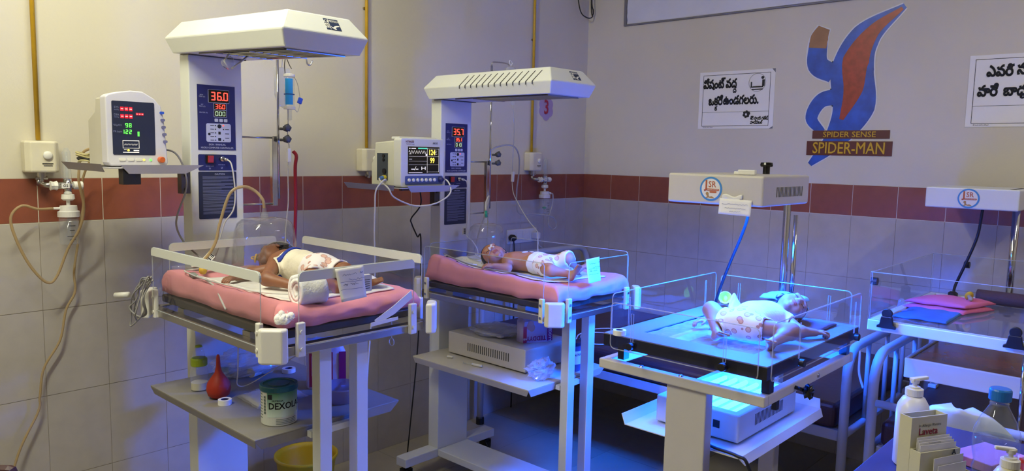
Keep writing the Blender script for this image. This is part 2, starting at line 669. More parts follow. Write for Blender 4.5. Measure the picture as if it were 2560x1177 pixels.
# ------------------------------------------------------------------ wall fittings: gas pipes, outlets, flowmeters
for i, (x, lb, bl) in enumerate(((-3.012, 'thin yellow painted gas pipe running down to outlet with brown humidifier tubing',
                                  'white gas outlet box left of the red-digit monitor'),
                                 (-1.676, 'thin yellow painted gas pipe between the two warmers',
                                  'white gas outlet box with no flowmeter, between the warmers'),
                                 (-0.52, 'thin yellow painted gas pipe beside the number three sticker',
                                  'grimy white gas outlet box near the room corner'))):
    pm = M()
    pm.cyl((x, -0.014, 1.475), (x, -0.014, 2.9), 0.0075, n=12)
    pt = thing('gas_pipe', (x, 0, 1.47), lb, 'pipe')
    pm.build('pipe', YELLOW, pt, smooth=True)
    c = M()
    c.bx(x - .012, x + .012, -0.006, 0, 2.1, 2.108)
    c.build('pipe_clip', STEEL, pt)
    b = thing('gas_outlet', (x, 0, 1.36), bl, 'outlet', 'gas outlets along the left wall')
    k = .0
    body = M()
    prof = [(-.050, 0), (-.050, -.045), (-.036, -.062), (.036, -.062), (.050, -.045), (.050, 0)]
    body.prism([(x + p[0], p[1] - .0005, 1.368) for p in prof], (0, 0, .104))
    body.build('body', IVORYP, b, bev=.007, bseg=3)
    M().lathe([(.014, 0), (.014, .006), (.011, .009), (.001, .010)], (x + .012, -.062, 1.425), 20, R=rot('X', 90)).build(
        'dial', WHITEP, b, smooth=True)
    lm = M().bx(x - .004, x + .028, -.0635, -.062, 1.396, 1.399).bx(x, x + .026, -.0635, -.062, 1.390, 1.392)
    lm.build('printed_mark', INK, b)
    nz = M().cyl((x, -.03, 1.37), (x, -.03, 1.352), .013).cyl((x, -.03, 1.356), (x, -.03, 1.338), .008)
    nz.cyl((x - .018, -.03, 1.349), (x + .018, -.03, 1.349), .006)
    nz.build('nozzle', STEEL, b, smooth=False)


def flowmeter(x, z, label, cap_col, green):
    """oxygen flowmeter with humidifier bottle hanging from an outlet"""
    t = thing('oxygen_flowmeter', (x, 0, z - .30), label, 'flowmeter', 'oxygen flowmeters')
    y = -.065
    k = M().cyl((x - .075, -.03, z), (x - .075, -.03, z + .022), .007)
    k.cyl((x - .075, -.03, z + .004), (x - .045, y, z), .009)
    k.build('inlet', STEEL, t, smooth=True)
    w = M().lathe([(.004, -.012), (.016, -.010), (.013, 0), (.016, .010), (.004, .012)], (x - .042, y, z), 8,
                  R=rot('Y', 90))
    w.build('wing_nut', WHITEP, t)
    bd = M().cyl((x - .03, y, z), (x + .02, y, z), .012).cyl((x, y, z - .028), (x, y, z + .022), .013)
    bd.build('valve_body', CHROME, t, smooth=True)
    M().bx(x - .022, x + .002, y - .0145, y - .013, z - .008, z + .008).build('printed_disc', PAPER, t)
    text('O2', .012, (x - .010, y - .0155, z), (1, 0, 0), (0, 0, 1), INK, t, 'lettering')
    kn = M().cyl((x + .018, y, z), (x + .046, y, z), .014, n=14)
    kn.build('knob', WHITEP, t, bev=.002)
    M().lathe([(.013, 0), (.013, .095), (.009, .10), (.006, .108)], (x, y, z + .018), 20).build('flow_tube', CLEARP, t,
                                                                                         smooth=True)
    M().cyl((x, y, z + .02), (x, y, z + .112), .0045).build('float_stem', CLEARP, t, smooth=True)
    M().lathe([(.004, -.028), (.019, -.030), (.021, -.045), (.014, -.05)], (x, y, z), 20).build('union_nut', WHITEP, t)
    M().lathe([(.006, -.045), (.006, -.066), (.026, -.068), (.0275, -.085), (.0335, -.087), (.0335, -.105)], (x, y, z),
              28).build('lid', mat(cap_col[0], cap_col[1], 0.45), t, smooth=False)
    M().lathe([(.030, -.104), (.030, -.19), (.0285, -.198), (.002, -.199)], (x, y, z), 28, capt=False).build(
        'bottle', CLEARP, t, smooth=True)
    M().cyl((x, y, z - .10), (x, y, z - .175), .006).build('dip_tube', CLEARP, t, smooth=True)
    lv = M()
    for zz, w in ((-.135, .02), (-.15, .015), (-.17, .03), (-.182, .018)):
        a = [(x - w / 2 + w * i / 6, y - math.sqrt(max(.0308 ** 2 - (-w / 2 + w * i / 6) ** 2, 0)), z + zz) for i in
             range(7)]
        for i in range(6):
            lv.add([a[i], a[i + 1], tuple(np.add(a[i + 1], (0, 0, .0018))), tuple(np.add(a[i], (0, 0, .0018)))],
                   [(0, 1, 2, 3)])
    lv.build('level_mark', INK, t)
    if green:
        M().lathe([(.011, -.168), (.012, -.158), (.003, -.156)], (x, y, z), 16).build('diffuser', mat('green_foam',
                                                                                              '#3d9a6a', .7), t)
    M().cyl((x - .026, y, z - .076), (x - .046, y, z - .076), .004).build('outlet_spigot', WHITEP, t) if not green else \
        M().cyl((x + .026, y - .005, z - .076), (x + .042, y - .012, z - .08), .006).build('outlet_spigot', WHITEP, t)
    return t


flowmeter(-2.945, 1.325, 'oxygen flowmeter and humidifier bottle with brown tubing beside the red-digit monitor',
          ('lid_white', '#d8d6d2'), False)
flowmeter(-0.455, 1.318, 'oxygen flowmeter and bottle with green float near the room corner', ('lid_white', '#d8d6d2'), True)

# number three sticker
t = thing('number_sticker', (-.385, 0, 1.66), 'round purple sticker with the red number 3 on the wall', 'sticker')
pet = M()
for a in range(6):
    an = math.radians(60 * a + 30)
    pet.lathe([(.034, 0), (.034, .001)], (-.385 + .032 * math.cos(an), -.0005 - a * .0001, 1.733 + .04 * math.sin(an)), 20,
              R=rot('X', 90))
pet.build('backing', mat('lilac_sticker', '#a892b8', .5), t)
text('3', .115, (-.385, -.0036, 1.733), (1, 0, 0), (0, 0, 1), mat('crimson', '#a01c3a', .5), t, sx=.8, bold=.02)

# black cable hanging in the corner
cb = M()
cb.tube(spline([(-.16, -.02, 2.9), (-.15, -.02, 2.5), (-.13, -.03, 2.33), (-.09, -.05, 2.285), (-.03, -.05, 2.30),
                (-.02, -.03, 2.38), (-.03, -.03, 2.9)], 8), .0035, 8)
cb.tube(spline([(-.05, -.05, 2.9), (-.06, -.06, 2.42), (-.035, -.06, 2.33), (-.025, -.05, 2.31)], 8), .0035, 8)
cb.build('hanging_cable', CABLEB, label='black taped cable loop hanging in the room corner', cat='cable', smooth=True)

# ------------------------------------------------------------------ printed notices on the right wall
R_, U_ = (0, -1, 0), (0, 0, 1)


def notice(y0, label, full):
    """A3 notice; y0 = its left edge, printed on white paper with a ruled border"""
    t = thing('printed_notice', (-.001, y0 - .214, 1.622), label, 'notice', 'printed notices on the right wall')
    sh = M().bx(-.0022, -.0006, y0 - .428, y0, 1.620, 1.925)
    sh.build('sheet', PAPER, t)
    bd = M()
    x0, x1 = -.0030, -.0023
    ya, yb, za, zb = y0 - .022, y0 - .404, 1.634, 1.908
    for (a, b, c, d) in ((ya - .002, ya, za, zb), (yb, yb + .002, za, zb), (yb, ya, za, za + .002), (yb, ya, zb - .002, zb),
                         (yb, ya, 1.7085, 1.7097)):
        bd.bx(x0, x1, a, b, c, d)
    bd.build('border', INK, t)
    for za_, zb_ in ((1.925, 1.905), (1.62, 1.632)):
        M().prism([(-.0031, y0 - .428, za_), (-.0031, y0 - .428, zb_), (-.0031, y0 - .41, za_)], (.0006, 0, 0)).build('tape_corner', mat('dirty_tape', '#6d6c72', .5), t)
    return t


def telugu(parts, t, y0, zt):
    texts([(s, size, dx, dy, sx, bold) for (s, size, dx, dy, sx, bold) in parts], (-.0032, y0, zt), R_, U_, INK, t)


n1 = notice(-.779, 'white notice with two lines of Telugu lettering and a round bed picture', True)
telugu([('పేషంట్', .062, .085, -.068, .72, .022), ('వద', .062, .187, -.068, .72, .022), ('ద', .036, .208, -.103, .8, .03),
        ('ఒకరే', .062, .1, -.158, .72, .022), ('క', .034, .103, -.196, .8, .03),
        ('ఉండగలరు.', .062, .245, -.156, .72, .022),
        ('శ్రీ సాయి గణేష్', .022, .352, -.252, .72, .02), ('హాస్పిటల్', .022, .338, -.274, .72, .02),
        ('శ్రీ సాయి గణేష్ హాస్పిటల్', .007, .06, -.298, .8, 0)], n1, -.779, 1.925)
em = M()
for i in range(40):
    a, b = 2 * math.pi * i / 40, 2 * math.pi * (i + 1) / 40
    cy, cz = -1.112, 1.858
    em.quad((-.0032, cy - .047 * math.cos(a), cz + .047 * math.sin(a)), (-.0032, cy - .047 * math.cos(b), cz + .047 * math.sin(b)),
            (-.0032, cy - .0456 * math.cos(b), cz + .0456 * math.sin(b)),
            (-.0032, cy - .0456 * math.cos(a), cz + .0456 * math.sin(a)))
em.bx(-.0032, -.0026, -1.145, -1.075, 1.832, 1.838).bx(-.0032, -.0026, -1.143, -1.083, 1.82, 1.826)
em.bx(-.0032, -.0026, -1.083, -1.076, 1.838, 1.862).bx(-.0032, -.0026, -1.152, -1.138, 1.838, 1.872)
em.bx(-.0032, -.0026, -1.13, -1.088, 1.8385, 1.8395)
em.lathe([(.008, 0), (.008, .0006)], (-.0026, -1.14, 1.882), 14, R=rot('Y', -90))
em.build('bed_emblem', INK, n1)
fw = M()
for a in range(6):
    an = math.radians(60 * a + 20)
    fw.lathe([(.0075 if a else .010, 0), (.0075 if a else .010, .0006)],
             (-.0026, -.779 - .28 - .013 * math.cos(an), 1.695 + .013 * math.sin(an)), 12, R=rot('Y', -90))
fw.build('flower_emblem', INK, n1)
n2 = notice(-2.079, 'white notice with large Telugu lettering above the unlit crib lamp', True)
telugu([('ఎవరి', .062, .115, -.072, .78, .022), ('సా', .062, .2, -.068, .78, .022), ('వారే', .062, .075, -.155, .78, .022),
        ('బాధ', .062, .175, -.155, .78, .022), ('యు', .04, .22, -.175, .8, .03),
        ('శ్రీ సాయి గణేష్ హాస్పిటల్', .007, .06, -.298, .8, 0)], n2, -2.079, 1.925)

# wall decal: a plain abstract red and blue sticker with yellow lettering
t = thing('wall_decal', (-.001, -1.6, 1.41), 'red and blue glossy wall decal with yellow lettering', 'decal')


def ribbon(x, pts, wid):
    mm = M()
    P = spline(pts, 10)
    for i in range(len(P)):
        pass
    L, Rr = [], []
    for i, p in enumerate(P):
        a, b = P[max(i - 1, 0)], P[min(i + 1, len(P) - 1)]
        d = (b - a) / max(np.linalg.norm(b - a), 1e-9)
        n = np.array((-d[1], d[0]))
        w = np.interp(i / (len(P) - 1), np.linspace(0, 1, len(wid)), wid)
        L.append(p + n * w)
        Rr.append(p - n * w)
    for i in range(len(P) - 1):
        mm.prism([(x, *L[i]), (x, *L[i + 1]), (x, *Rr[i + 1]), (x, *Rr[i])], (-.0004, 0, 0))
    return mm


_wb = mat('decal_white', '#d8d8dc', .4, vary=0)
_rd = mat('decal_red', '#a03322', .35, vary=.25, scale=30)
_bl = mat('decal_blue', '#1f4fae', .35, vary=.3, scale=14)
swoosh = [(-1.41, 1.44), (-1.52, 1.56), (-1.60, 1.72), (-1.585, 1.90), (-1.64, 2.05), (-1.80, 2.17)]
wd = [.012, .05, .10, .10, .07, .012]
ribbon(-.0008, swoosh, [w + .006 for w in wd]).build('white_edge', _wb, t)
ribbon(-.0014, swoosh, wd).build('blue_area', _bl, t)
ribbon(-.0020, [(-1.55, 1.66), (-1.595, 1.80), (-1.60, 1.94), (-1.67, 2.07), (-1.79, 2.16)], [.01, .045, .062, .03, .008]).build(
    'red_area', _rd, t)
loop = [(-1.46, 1.60), (-1.405, 1.67), (-1.45, 1.755), (-1.55, 1.77)]
ribbon(-.0008, loop, [.024, .036, .042, .046]).build('white_edge', _wb, t)
ribbon(-.0015, loop, [.018, .030, .036, .040]).build('blue_area', _bl, t)
loop = [(-1.50, 1.88), (-1.42, 1.93), (-1.415, 2.04), (-1.44, 2.11)]
ribbon(-.0008, loop, [.05, .056, .05, .036]).build('white_edge', _wb, t)
ribbon(-.0015, loop[:3], [.044, .05, .044]).build('blue_area', _bl, t)
ribbon(-.0016, [(-1.413, 2.01), (-1.42, 2.06), (-1.44, 2.105)], [.043, .044, .03]).build('tan_area', mat('decal_tan', '#9a6a48', .4,
                                                                                               vary=.2), t)
bk = M().bx(-.0030, -.0024, -1.79, -1.39, 1.487, 1.556).bx(-.0030, -.0024, -1.775, -1.415, 1.568, 1.608)
bk.build('lettering_backing', mat('decal_maroon', '#5a1c18', .4, vary=.1), t)
texts([('SPIDER SENSE', .038, .19, .105, 1.08, .01), ('SPIDER-MAN', .078, .19, .038, .78, .018)], (-.0032, -1.40, 1.482), R_, U_,
      mat('decal_yellow', '#d0a21e', .4, vary=.05), t)

# socket board near the corner with two plugs
t = thing('switch_board', (-.60, 0, .95), 'white switch board with sockets low on the left wall', 'switch board')
M().bx(-.705, -.455, -.012, 0, .955, 1.035).build('plate', WHITEP, t, bev=.004)
for i in range(4):
    x = -.675 + .062 * i
    M().bx(x - .027, x + .027, -.0145, -.012, .968, 1.022).build('module', WHITEP, t, bev=.002)
for i in (1, 2):
    x = -.675 + .062 * i
    M().bx(x - .02, x + .02, -.0175, -.0145, .978, 1.012).build('rocker', WHITEP, t, bev=.002)
p = thing('power_plug', (-.69, -.04, .96), 'black power plug in the switch board', 'plug')
M().lathe([(.012, 0), (.019, .01), (.019, .03), (.01, .045)], (-.690, -.0155, .992), 16, R=rot('X', 90)).build('body', BLACK, p,
                                                                                               smooth=True)
M().tube(spline([(-.69, -.045, .975), (-.69, -.05, .93), (-.685, -.045, .80), (-.68, -.05, .4), (-.7, -.06, .02)], 8), .004).build(
    'cord', CABLEB, p, smooth=True)
p = thing('charger_plug', (-.49, -.04, .96), 'white charger plug in the switch board', 'plug')
M().bx(-.507, -.473, -.058, -.015, .975, 1.012).build('body', WHITEP, p, bev=.005)
M().tube(spline([(-.49, -.05, .975), (-.488, -.06, .94), (-.46, -.055, .925), (-.44, -.045, .915), (-.42, -.04, .87), (-.41, -.035, .6),
                 (-.40, -.03, .05)], 8), .003).build('cord', CABLEW, p, smooth=True)

# ================================================================== radiant warmers
YF, YB = -1.205, -0.455      # bed panels, foot and head end
FR, FU = (1, 0, 0), (0, 0, 1)


def smooth01(x, a, b):
    t = min(1, max(0, (x - a) / (b - a)))
    return t * t * (3 - 2 * t)


def warmer(xc, dz, shz, hz, hback, label, banded, reads, vents):
    t = thing('radiant_warmer', (xc, -.78, 0), label, 'radiant warmer', 'infant radiant warmers')
    X = lambda a: xc + a
    rail = 0.883 + dz
    # base and castors
    M().bx(X(-.28), X(.28), -.40, -.335, .075, .115).build('rear_beam', ENAMEL, t, bev=.003)
    M().bx(X(-.0925), X(.0925), -1.14, -.402, .08, .112).build('base_plate', ENAMEL, t, bev=.003)
    M().bx(X(-.28), X(.28), -1.205, -1.142, .075, .112).build('front_beam', ENAMEL, t, bev=.003)
    for sx in (-1, 1):
        for y in (-.368, -1.174):
            c = M()
            c.cyl((X(sx * .25), y, .074), (X(sx * .25), y, .058), .012)
            c.bx(X(sx * .25) - .022, X(sx * .25) - .017, y - .02, y + .02, .022, .06)
            c.bx(X(sx * .25) + .017, X(sx * .25) + .022, y - .02, y + .02, .022, .06)
            c.bx(X(sx * .25) - .022, X(sx * .25) + .022, y - .02, y + .02, .056, .061)
            co = c.build('castor', BLACK, t, bev=.002)
            M().cyl((X(sx * .25) - .014, y, .0285), (X(sx * .25) + .014, y, .0285), .028, n=24).build('wheel', BLACK, co, bev=.004)
    # column
    col = M().bx(X(-.0925), X(.0925), -.40, -.335, .1125, 1.698 + dz).build('column', ENAMEL, t, bev=.003)
    z0 = 1.374 + dz
    pn = M().bx(X(-.066), X(.066), -.4016, -.4002, z0, z0 + .216).build('control_panel', NAVY, col)
    e = -.4016
    bz = z0 + .216
    ds = M()
    for (w, h, cx_, cz) in ((.072, .042, .008, bz - .036), (.043, .022, .012, bz - .070), (.043, .022, .012, bz - .0935)):
        ds.bx(X(cx_ - w / 2), X(cx_ + w / 2), e - .0008, e, cz - h / 2, cz + h / 2)
    ds.build('display_window', BLACKG, t)
    fr = M()
    for (w, h, cx_, cz) in ((.074, .044, .008, bz - .036), (.045, .023, .012, bz - .070), (.045, .024, .012, bz - .0935)):
        for (a, b, c_, d) in ((cx_ - w / 2, cx_ + w / 2, cz + h / 2 - .001, cz + h / 2), (cx_ - w / 2, cx_ + w / 2, cz - h / 2, cz - h / 2 + .001),
                              (cx_ - w / 2, cx_ - w / 2 + .001, cz - h / 2, cz + h / 2), (cx_ + w / 2 - .001, cx_ + w / 2, cz - h / 2, cz + h / 2)):
            fr.bx(X(a), X(b), e - .001, e, c_, d)
    fr.build('display_frame', PRINT, t)
    dg = digits(M(), reads[0], (X(-.020), e - .001, bz - .050), FR, FU, .016, .028, .006, .0036)
    dg.build('red_digits', REDLED, t)
    digits(M(), reads[1], (X(-.005), e - .001, bz - .0775), FR, FU, .0095, .015, .003, .0021).build('red_digits', REDLED, t)
    digits(M(), reads[2], (X(-.005), e - .001, bz - .101), FR, FU, .0095, .015, .003, .0018).build('green_digits', PALELED, t)
    bt = M()
    for i in range(3):
        x = X(-.002 + .0165 * i)
        bt.prism([(p[0], e, p[1]) for p in rrect(x, bz - .116, .012, .011, .002)], (0, -.0015, 0))
    bt.build('push_button', PRINT, t)
    arm = M()
    a = rrect(X(.010), bz - .158, .078, .062, .006)
    a = [(X(-.038) + (p[0] - X(-.029)) * 1.0 if p[0] < X(-.022) else p[0], p[1]) for p in a]
    arm.prism([(p[0], e, p[1]) for p in a], (0, -.0008, 0))
    arm.build('key_field', PRINT, t)
    ic = M()
    for i in range(5):
        ic.lathe([(.0022, 0), (.0022, .0012)], (X(-.006), e, bz - .134 - .0122 * i), 10, R=rot('X', 90))
    for i in (1, 4):
        ic.lathe([(.0022, 0), (.0022, .0012)], (X(.022), e, bz - .134 - .0122 * i), 10, R=rot('X', 90))
    ic.lathe([(.007, 0), (.007, .0012)], (X(.008), e, bz - .136), 16, R=rot('X', 90))
    ic.bx(X(.004), X(.012), e - .0012, e, bz - .163, bz - .154)
    ic.bx(X(.003), X(.013), e - .0012, e, bz - .185, bz - .175)
    ic.lathe([(.0045, 0), (.0045, .0012)], (X(-.028), e, bz - .163), 10, R=rot('X', 90))
    for i in range(5):
        ic.bx(X(-.024), X(-.011), e - .0012, e, bz - .135 - .0122 * i, bz - .133 - .0122 * i)
    for i in range(3):
        ic.bx(X(.028), X(.042), e - .0012, e, bz - .147 - .0145 * i, bz - .145 - .0145 * i)
    ic.build('key_symbol', INK, t)
    M().lathe([(.0025, 0), (.0025, .0014)], (X(.022), e, bz - .133), 10, R=rot('X', 90)).build('indicator_light', REDLED, t)
    texts([('SKIN / MANUAL', .0085, 0, .018, 1, .01), ('MICRO COMPUTER CONTROLLER', .0085, 0, .007, .88, .01),
           ('SKIN', .0055, -.052, .182, 1, 0), ('TEMP (C)', .0055, -.05, .176, 1, 0), ('SET', .0055, -.05, .150, 1, 0),
           ('TEMP (C)', .0055, -.05, .144, 1, 0), ('HEATER (%)', .0055, -.046, .124, 1, 0)], (X(0), e - .0004, z0), FR, FU, PRINT, t)
    # switch panel
    sw = M()
    sw.prism([(p[0], -.4002, p[1]) for p in rrect(X(0), z0 - .042, .134, .054, .004)], (0, -.0014, 0))
    sw.build('switch_panel', NAVY, t)
    M().bx(X(-.042), X(-.016), e - .006, e, z0 - .046, z0 - .018).build('switch_bezel', BLACK, t, bev=.001)
    M().box((X(-.028), e - .008, z0 - .031), (.019, .006, .023), rot('X', 6)).build('rocker_switch', REDSW, t, bev=.001)
    cn = M().cyl((X(.014), e, z0 - .030), (X(.014), e - .012, z0 - .030), .009).cyl((X(.014), e - .012, z0 - .030),
                                                                            (X(.016), e - .034, z0 - .032), .0055)
    cn.build('sensor_connector', CHROME, t, smooth=True)
    texts([('HEATER LAMP', .0045, -.028, -.055, 1, 0), ('SKIN PROBE', .0045, .014, -.050, 1, 0), ('O', .008, -.028, -.063, 1, .02),
           ('U', .008, .014, -.061, 1, .03)], (X(0), e - .0004, z0), FR, FU, PRINT, t)
    # caution plate
    cp = M()
    cp.prism([(p[0], -.4002, p[1]) for p in rrect(X(-.001), z0 - .153, .134, .160, .004)], (0, -.0014, 0))
    cp.build('caution_plate', NAVYD, t)
    ln = M()
    zz = z0 - .090
    k = 0
    while zz > z0 - .22:
        w = .108 * (0.55 + .45 * rng.random()) if k % 3 == 2 else .108
        ln.bx(X(-.054), X(-.054 + w), e - .0006, e, zz, zz + .0012)
        zz -= .0034 if k % 3 != 2 else .0052
        k += 1
    ln.build('fine_print', PRINTG, t, kind='stuff')
    texts([('CAUTION', .008, .006, -.082, 1, .01)], (X(0), e - .0004, z0), FR, FU, PRINT, t)
    # hood
    zm = hz
    yf, yb = -1.06, -.335
    hw = .141

    def P(x, y, z):
        k = (y - yf) / (yb - yf)
        return (X(x), y, zm + z + hback * k)
    hm = M()
    rings = [(.018, -.047), (0, 0), (.040, .055)]
    vs = []
    for (ins, z) in rings:
        for (sx, y) in ((-1, yf + ins), (1, yf + ins), (1, yb - ins), (-1, yb - ins)):
            vs.append(P(sx * (hw - ins), y, z))
    hx, hy0, hy1 = .095, -1.005, -.60
    hole = [P(-hx, hy0, -.047), P(hx, hy0, -.047), P(hx, hy1, -.047), P(-hx, hy1, -.047)]
    inner = [P(-hx + .02, hy0 + .02, .01), P(hx - .02, hy0 + .02, .01), P(hx - .02, hy1 - .02, .01), P(-hx + .02, hy1 - .02, .01)]
    vs += hole + inner
    fs = []
    for r in range(2):
        for j in range(4):
            fs.append((r * 4 + j, r * 4 + (j + 1) % 4, (r + 1) * 4 + (j + 1) % 4, (r + 1) * 4 + j))
    fs.append((8, 9, 10, 11))
    for j in range(4):
        fs.append((j, 12 + j, 12 + (j + 1) % 4, (j + 1) % 4))
    hm.add(vs, fs)
    hood = hm.build('heater_hood', ENAMEL, t, bev=.004)
    rc = M()
    rc.add(hole + inner, [(0, 1, 5, 4), (1, 2, 6, 5), (2, 3, 7, 6), (3, 0, 4, 7), (4, 5, 6, 7)])
    rc.build('reflector', DARKST, hood)
    gr = M()
    for i in range(7):
        x = -.075 + .025 * i
        gr.tube([P(x, hy0 + .005, -.05), P(x, hy1 - .005, -.05)], .0022, 6)
    for y in (hy0, hy1, (hy0 + hy1) / 2):
        gr.tube([P(-hx, y, -.05), P(hx, y, -.05)], .003, 6)
    gr.build('guard_grille', STEEL, hood)
    M().tube([P(0, hy0 + .06, -.02), P(0, hy1 - .06, -.02)], .009, 12).build('heater_rod', mat('heater_quartz', '#7a2a22', .3), hood,
                                                                     smooth=True)
    M().tube([P(-hx - .006, hy0, -.0485), P(-hx - .006, hy1 + .10, -.0485)], .003, 6).build('slide_rail', DARKST, hood)
    M().add([P(-.1, -.36, -.049), P(.1, -.36, -.049), P(.1, -.42, -.049), P(-.1, -.42, -.049)], [(0, 1, 2, 3)]).build(
        'hinge_plate', DARKST, hood, solid=.003)
    if vents:
        for i in range(13):
            y = -.565 - .0335 * i
            a = P(-hw - .0004, y, -.012)
            b = P(-hw - .0006, y, .0)
            c = P(-hw + .031, y - .022, .0425)
            s = M()
            for (p, q) in ((a, b), (b, c)):
                p, q = V(*p), V(*q)
                w = V(0, .0016, 0)
                n = V(-.0012, 0, .0006)
                s.prism([p - w + n, p + w + n, q + w + n, q - w + n], (.001, 0, -.0005))
            s.build('vent_slot', BLACK, hood)
    else:
        c0 = V(*P(-.035, -.64, -.05))
        lm = M()
        lm.lathe([(.006, 0), (.018, -.018), (.020, -.03), (.014, -.036)], c0 + V(-.03, 0, -.012), 18, R=rot('Y', 35))
        lm.build('lamp_holder', CLEARP, hood, smooth=True)
        st = M().tube([c0 + V(-.035, .0, .004), c0 + V(-.055, 0, -.025), c0 + V(-.04, 0, -.045)], .003, 6)
        st.tube([c0 + V(.03, 0, .004), c0 + V(-.005, 0, -.025), c0 + V(-.03, 0, -.045)], .003, 6)
        st.build('lamp_bracket', WHITEP, hood, smooth=True)
    # maker's plate on the hood front
    up = V(0, .040, .055)
    up /= np.linalg.norm(up)
    nn = np.cross((1, 0, 0), up)
    lc = V(X(.03), yf + .022, zm + .030)
    pl = M()
    pl.prism([lc + V(-.024, 0, 0) - up * .020 + nn * .0003, lc + V(.024, 0, 0) - up * .020 + nn * .0003,
              lc + V(.024, 0, 0) + up * .020 + nn * .0003, lc + V(-.024, 0, 0) + up * .020 + nn * .0003], nn * .001)
    pl.build('maker_plate', mat('maker_plate_dark', '#23304f', .4, vary=.05), hood)
    m2 = M()
    q = lambda a, b: lc + V(a, 0, 0) + up * b + nn * .0015
    m2.add([q(-.010, -.019), q(-.009, .019), q(-.0105, .019), q(-.0115, -.019)], [(0, 1, 2, 3)])
    m2.add([q(-.008, -.006), q(-.002, -.011), q(.004, -.006), q(.012, -.003), q(.022, -.002), q(.021, -.005), q(.012, -.008),
            q(.006, -.012), q(.009, -.017), q(.004, -.019), q(-.002, -.015), q(-.006, -.013)], [tuple(range(12))])
    m2.build('bird_emblem', WHITEP, hood)
    texts([('BIRD', .019, -.0165, 0, .75, .03, 90), ('MEDITECH', .0105, .0075, .0115, .62, .01)], lc + nn * .0016, FR, up, WHITEP, hood)
    # bed tray
    tr = M()
    tr.bx(X(-.262), X(-.235), YF + .03, YB - .02, rail - .03, rail - .004)
    tr.bx(X(.235), X(.262), YF + .03, YB - .02, rail - .03, rail - .004)
    tr.bx(X(-.235), X(.235), YF + .004, YF + .03, rail - .03, rail - .004)
    tr.bx(X(-.235), X(.235), YB - .02, YB + .006, rail - .03, rail - .004)
    tr.build('bed_frame', STEEL, t, bev=.002)
    M().bx(X(-.232), X(.232), YF + .033, YB - .024, rail + .010, rail + .034).build('deck', DARKST, t, bev=.004)
    for y in (-.62, -1.02):
        M().bx(X(-.2345), X(.2345), y - .02, y + .02, rail - .024, rail + .0095).build('deck_bearer', STEEL, t)
    M().bx(X(-.05), X(.05), -.80, -.4005, rail - .032, rail - .025).build('support_arm', ENAMEL, t)

    def panel(kind, a0, a1, b, top, bot):
        """upright acrylic sheet; kind 'x' stands at x=b between y a0..a1, 'y' at y=b between x a0..a1"""
        pm = M()
        r = .014
        pts = [(a0, bot), (a1, bot)] + [(a1 - r + r * math.cos(t_), top - r + r * math.sin(t_)) for t_ in
                                        [math.pi / 2 * i / 4 for i in range(5)]] + \
              [(a0 + r - r * math.sin(t_), top - r + r * math.cos(t_)) for t_ in [math.pi / 2 * i / 4 for i in range(5)]]
        f3 = (lambda a, z, o: (X(b) + o, a, z)) if kind == 'x' else (lambda a, z, o: (X(a), b + o, z))
        pm.prism([f3(a, z, -.0025) for a, z in pts], np.array(f3(0, 0, .0025)) - np.array(f3(0, 0, -.0025)))
        po = pm.build('side_panel', ACRYL, t)
        em_ = M().tube([f3(a, z, 0) for a, z in pts], .0016, 6, closed=True)
        em_.build('polished_edge', ACEDGE, po)
        if banded:
            bm_ = M()
            up_ = [p for p in pts if p[1] > top - .028]
            bp = [(a0, top - .026), (a1, top - .026)] + up_
            bm_.prism([f3(a, z, -.0035) for a, z in bp], np.array(f3(0, 0, .0035)) - np.array(f3(0, 0, -.0035)))
            bm_.build('rim_band', ENAMEL, po)
        else:
            pass
        return po
    tp = 1.072 + dz
    panel('x', -1.155, -.50, -.266, tp, rail - .006)
    panel('x', -1.155, -.50, .266, tp, rail - .006)
    panel('y', -.19, .19, YF - .004, tp, rail - .006)
    panel('y', -.19, .19, YB + .010, tp, rail - .006)
    # corner hinges
    for sx in (-1, 1):
        for (y, sy) in ((YF, -1), (YB, 1)):
            cx_, cy_ = X(sx * .232), y - sy * .030
            cmid = V(cx_ + sx * .030, cy_ + sy * .030, 0)
            d = V(sx, sy, 0) / math.sqrt(2)
            e_ = V(-d[1], d[0], 0)
            z0_, z1_ = rail - .038, rail + .052
            cm = M()
            prof = [(-.036, -.014), (-.036, .004), (-.026, .016), (.026, .016), (.036, .004), (.036, -.014)]
            cm.prism([cmid + e_ * a + d * b_ + V(0, 0, z0_) for a, b_ in prof], (0, 0, z1_ - z0_))
            co = cm.build('corner_hinge', IVORYP if not banded else WHITEP, t, bev=.006, bseg=3)
            ax, ay = X(sx * .266), y - sy * .058
            M().bx(ax - .007, ax + .007, ay - .010, ay + .010, z0_ + .006, z1_ + .006).build('hinge_strip', IVORYP if not banded else WHITEP, co, bev=.003)
            ax, ay = X(sx * .186), y + sy * .004
            M().bx(ax - .012, ax + .012, ay - .007, ay + .007, z0_ + .006, z1_ + .006).build('hinge_strip', IVORYP if not banded else WHITEP, co, bev=.003)
            for zz in (z0_ + .026, z1_ - .018):
                M().cyl((X(sx * .266) + sx * .006, y - sy * .058, zz), (X(sx * .266) + sx * .010, y - sy * .058, zz), .005, n=10).build(
                    'screw', STEEL if not banded else WHITEP, co)
                M().cyl((X(sx * .186), y + sy * .010, zz), (X(sx * .186), y + sy * .014, zz), .005, n=10).build('screw', STEEL if not banded else WHITEP, co)
    # lower shelf: folded sheet
    sh = M()
    sx0, sx1, sy0, sy1 = X(-.245), X(.245), -1.075, -.402
    sh.bx(sx0, sx1, sy0, sy1, shz - .004, shz)
    sh.prism([(sx0, sy0, shz - .004), (sx0, sy1, shz - .004), (sx0 + .012, sy1, shz - .032), (sx0 + .012, sy0 + .02, shz - .032)], (.003, 0, 0))
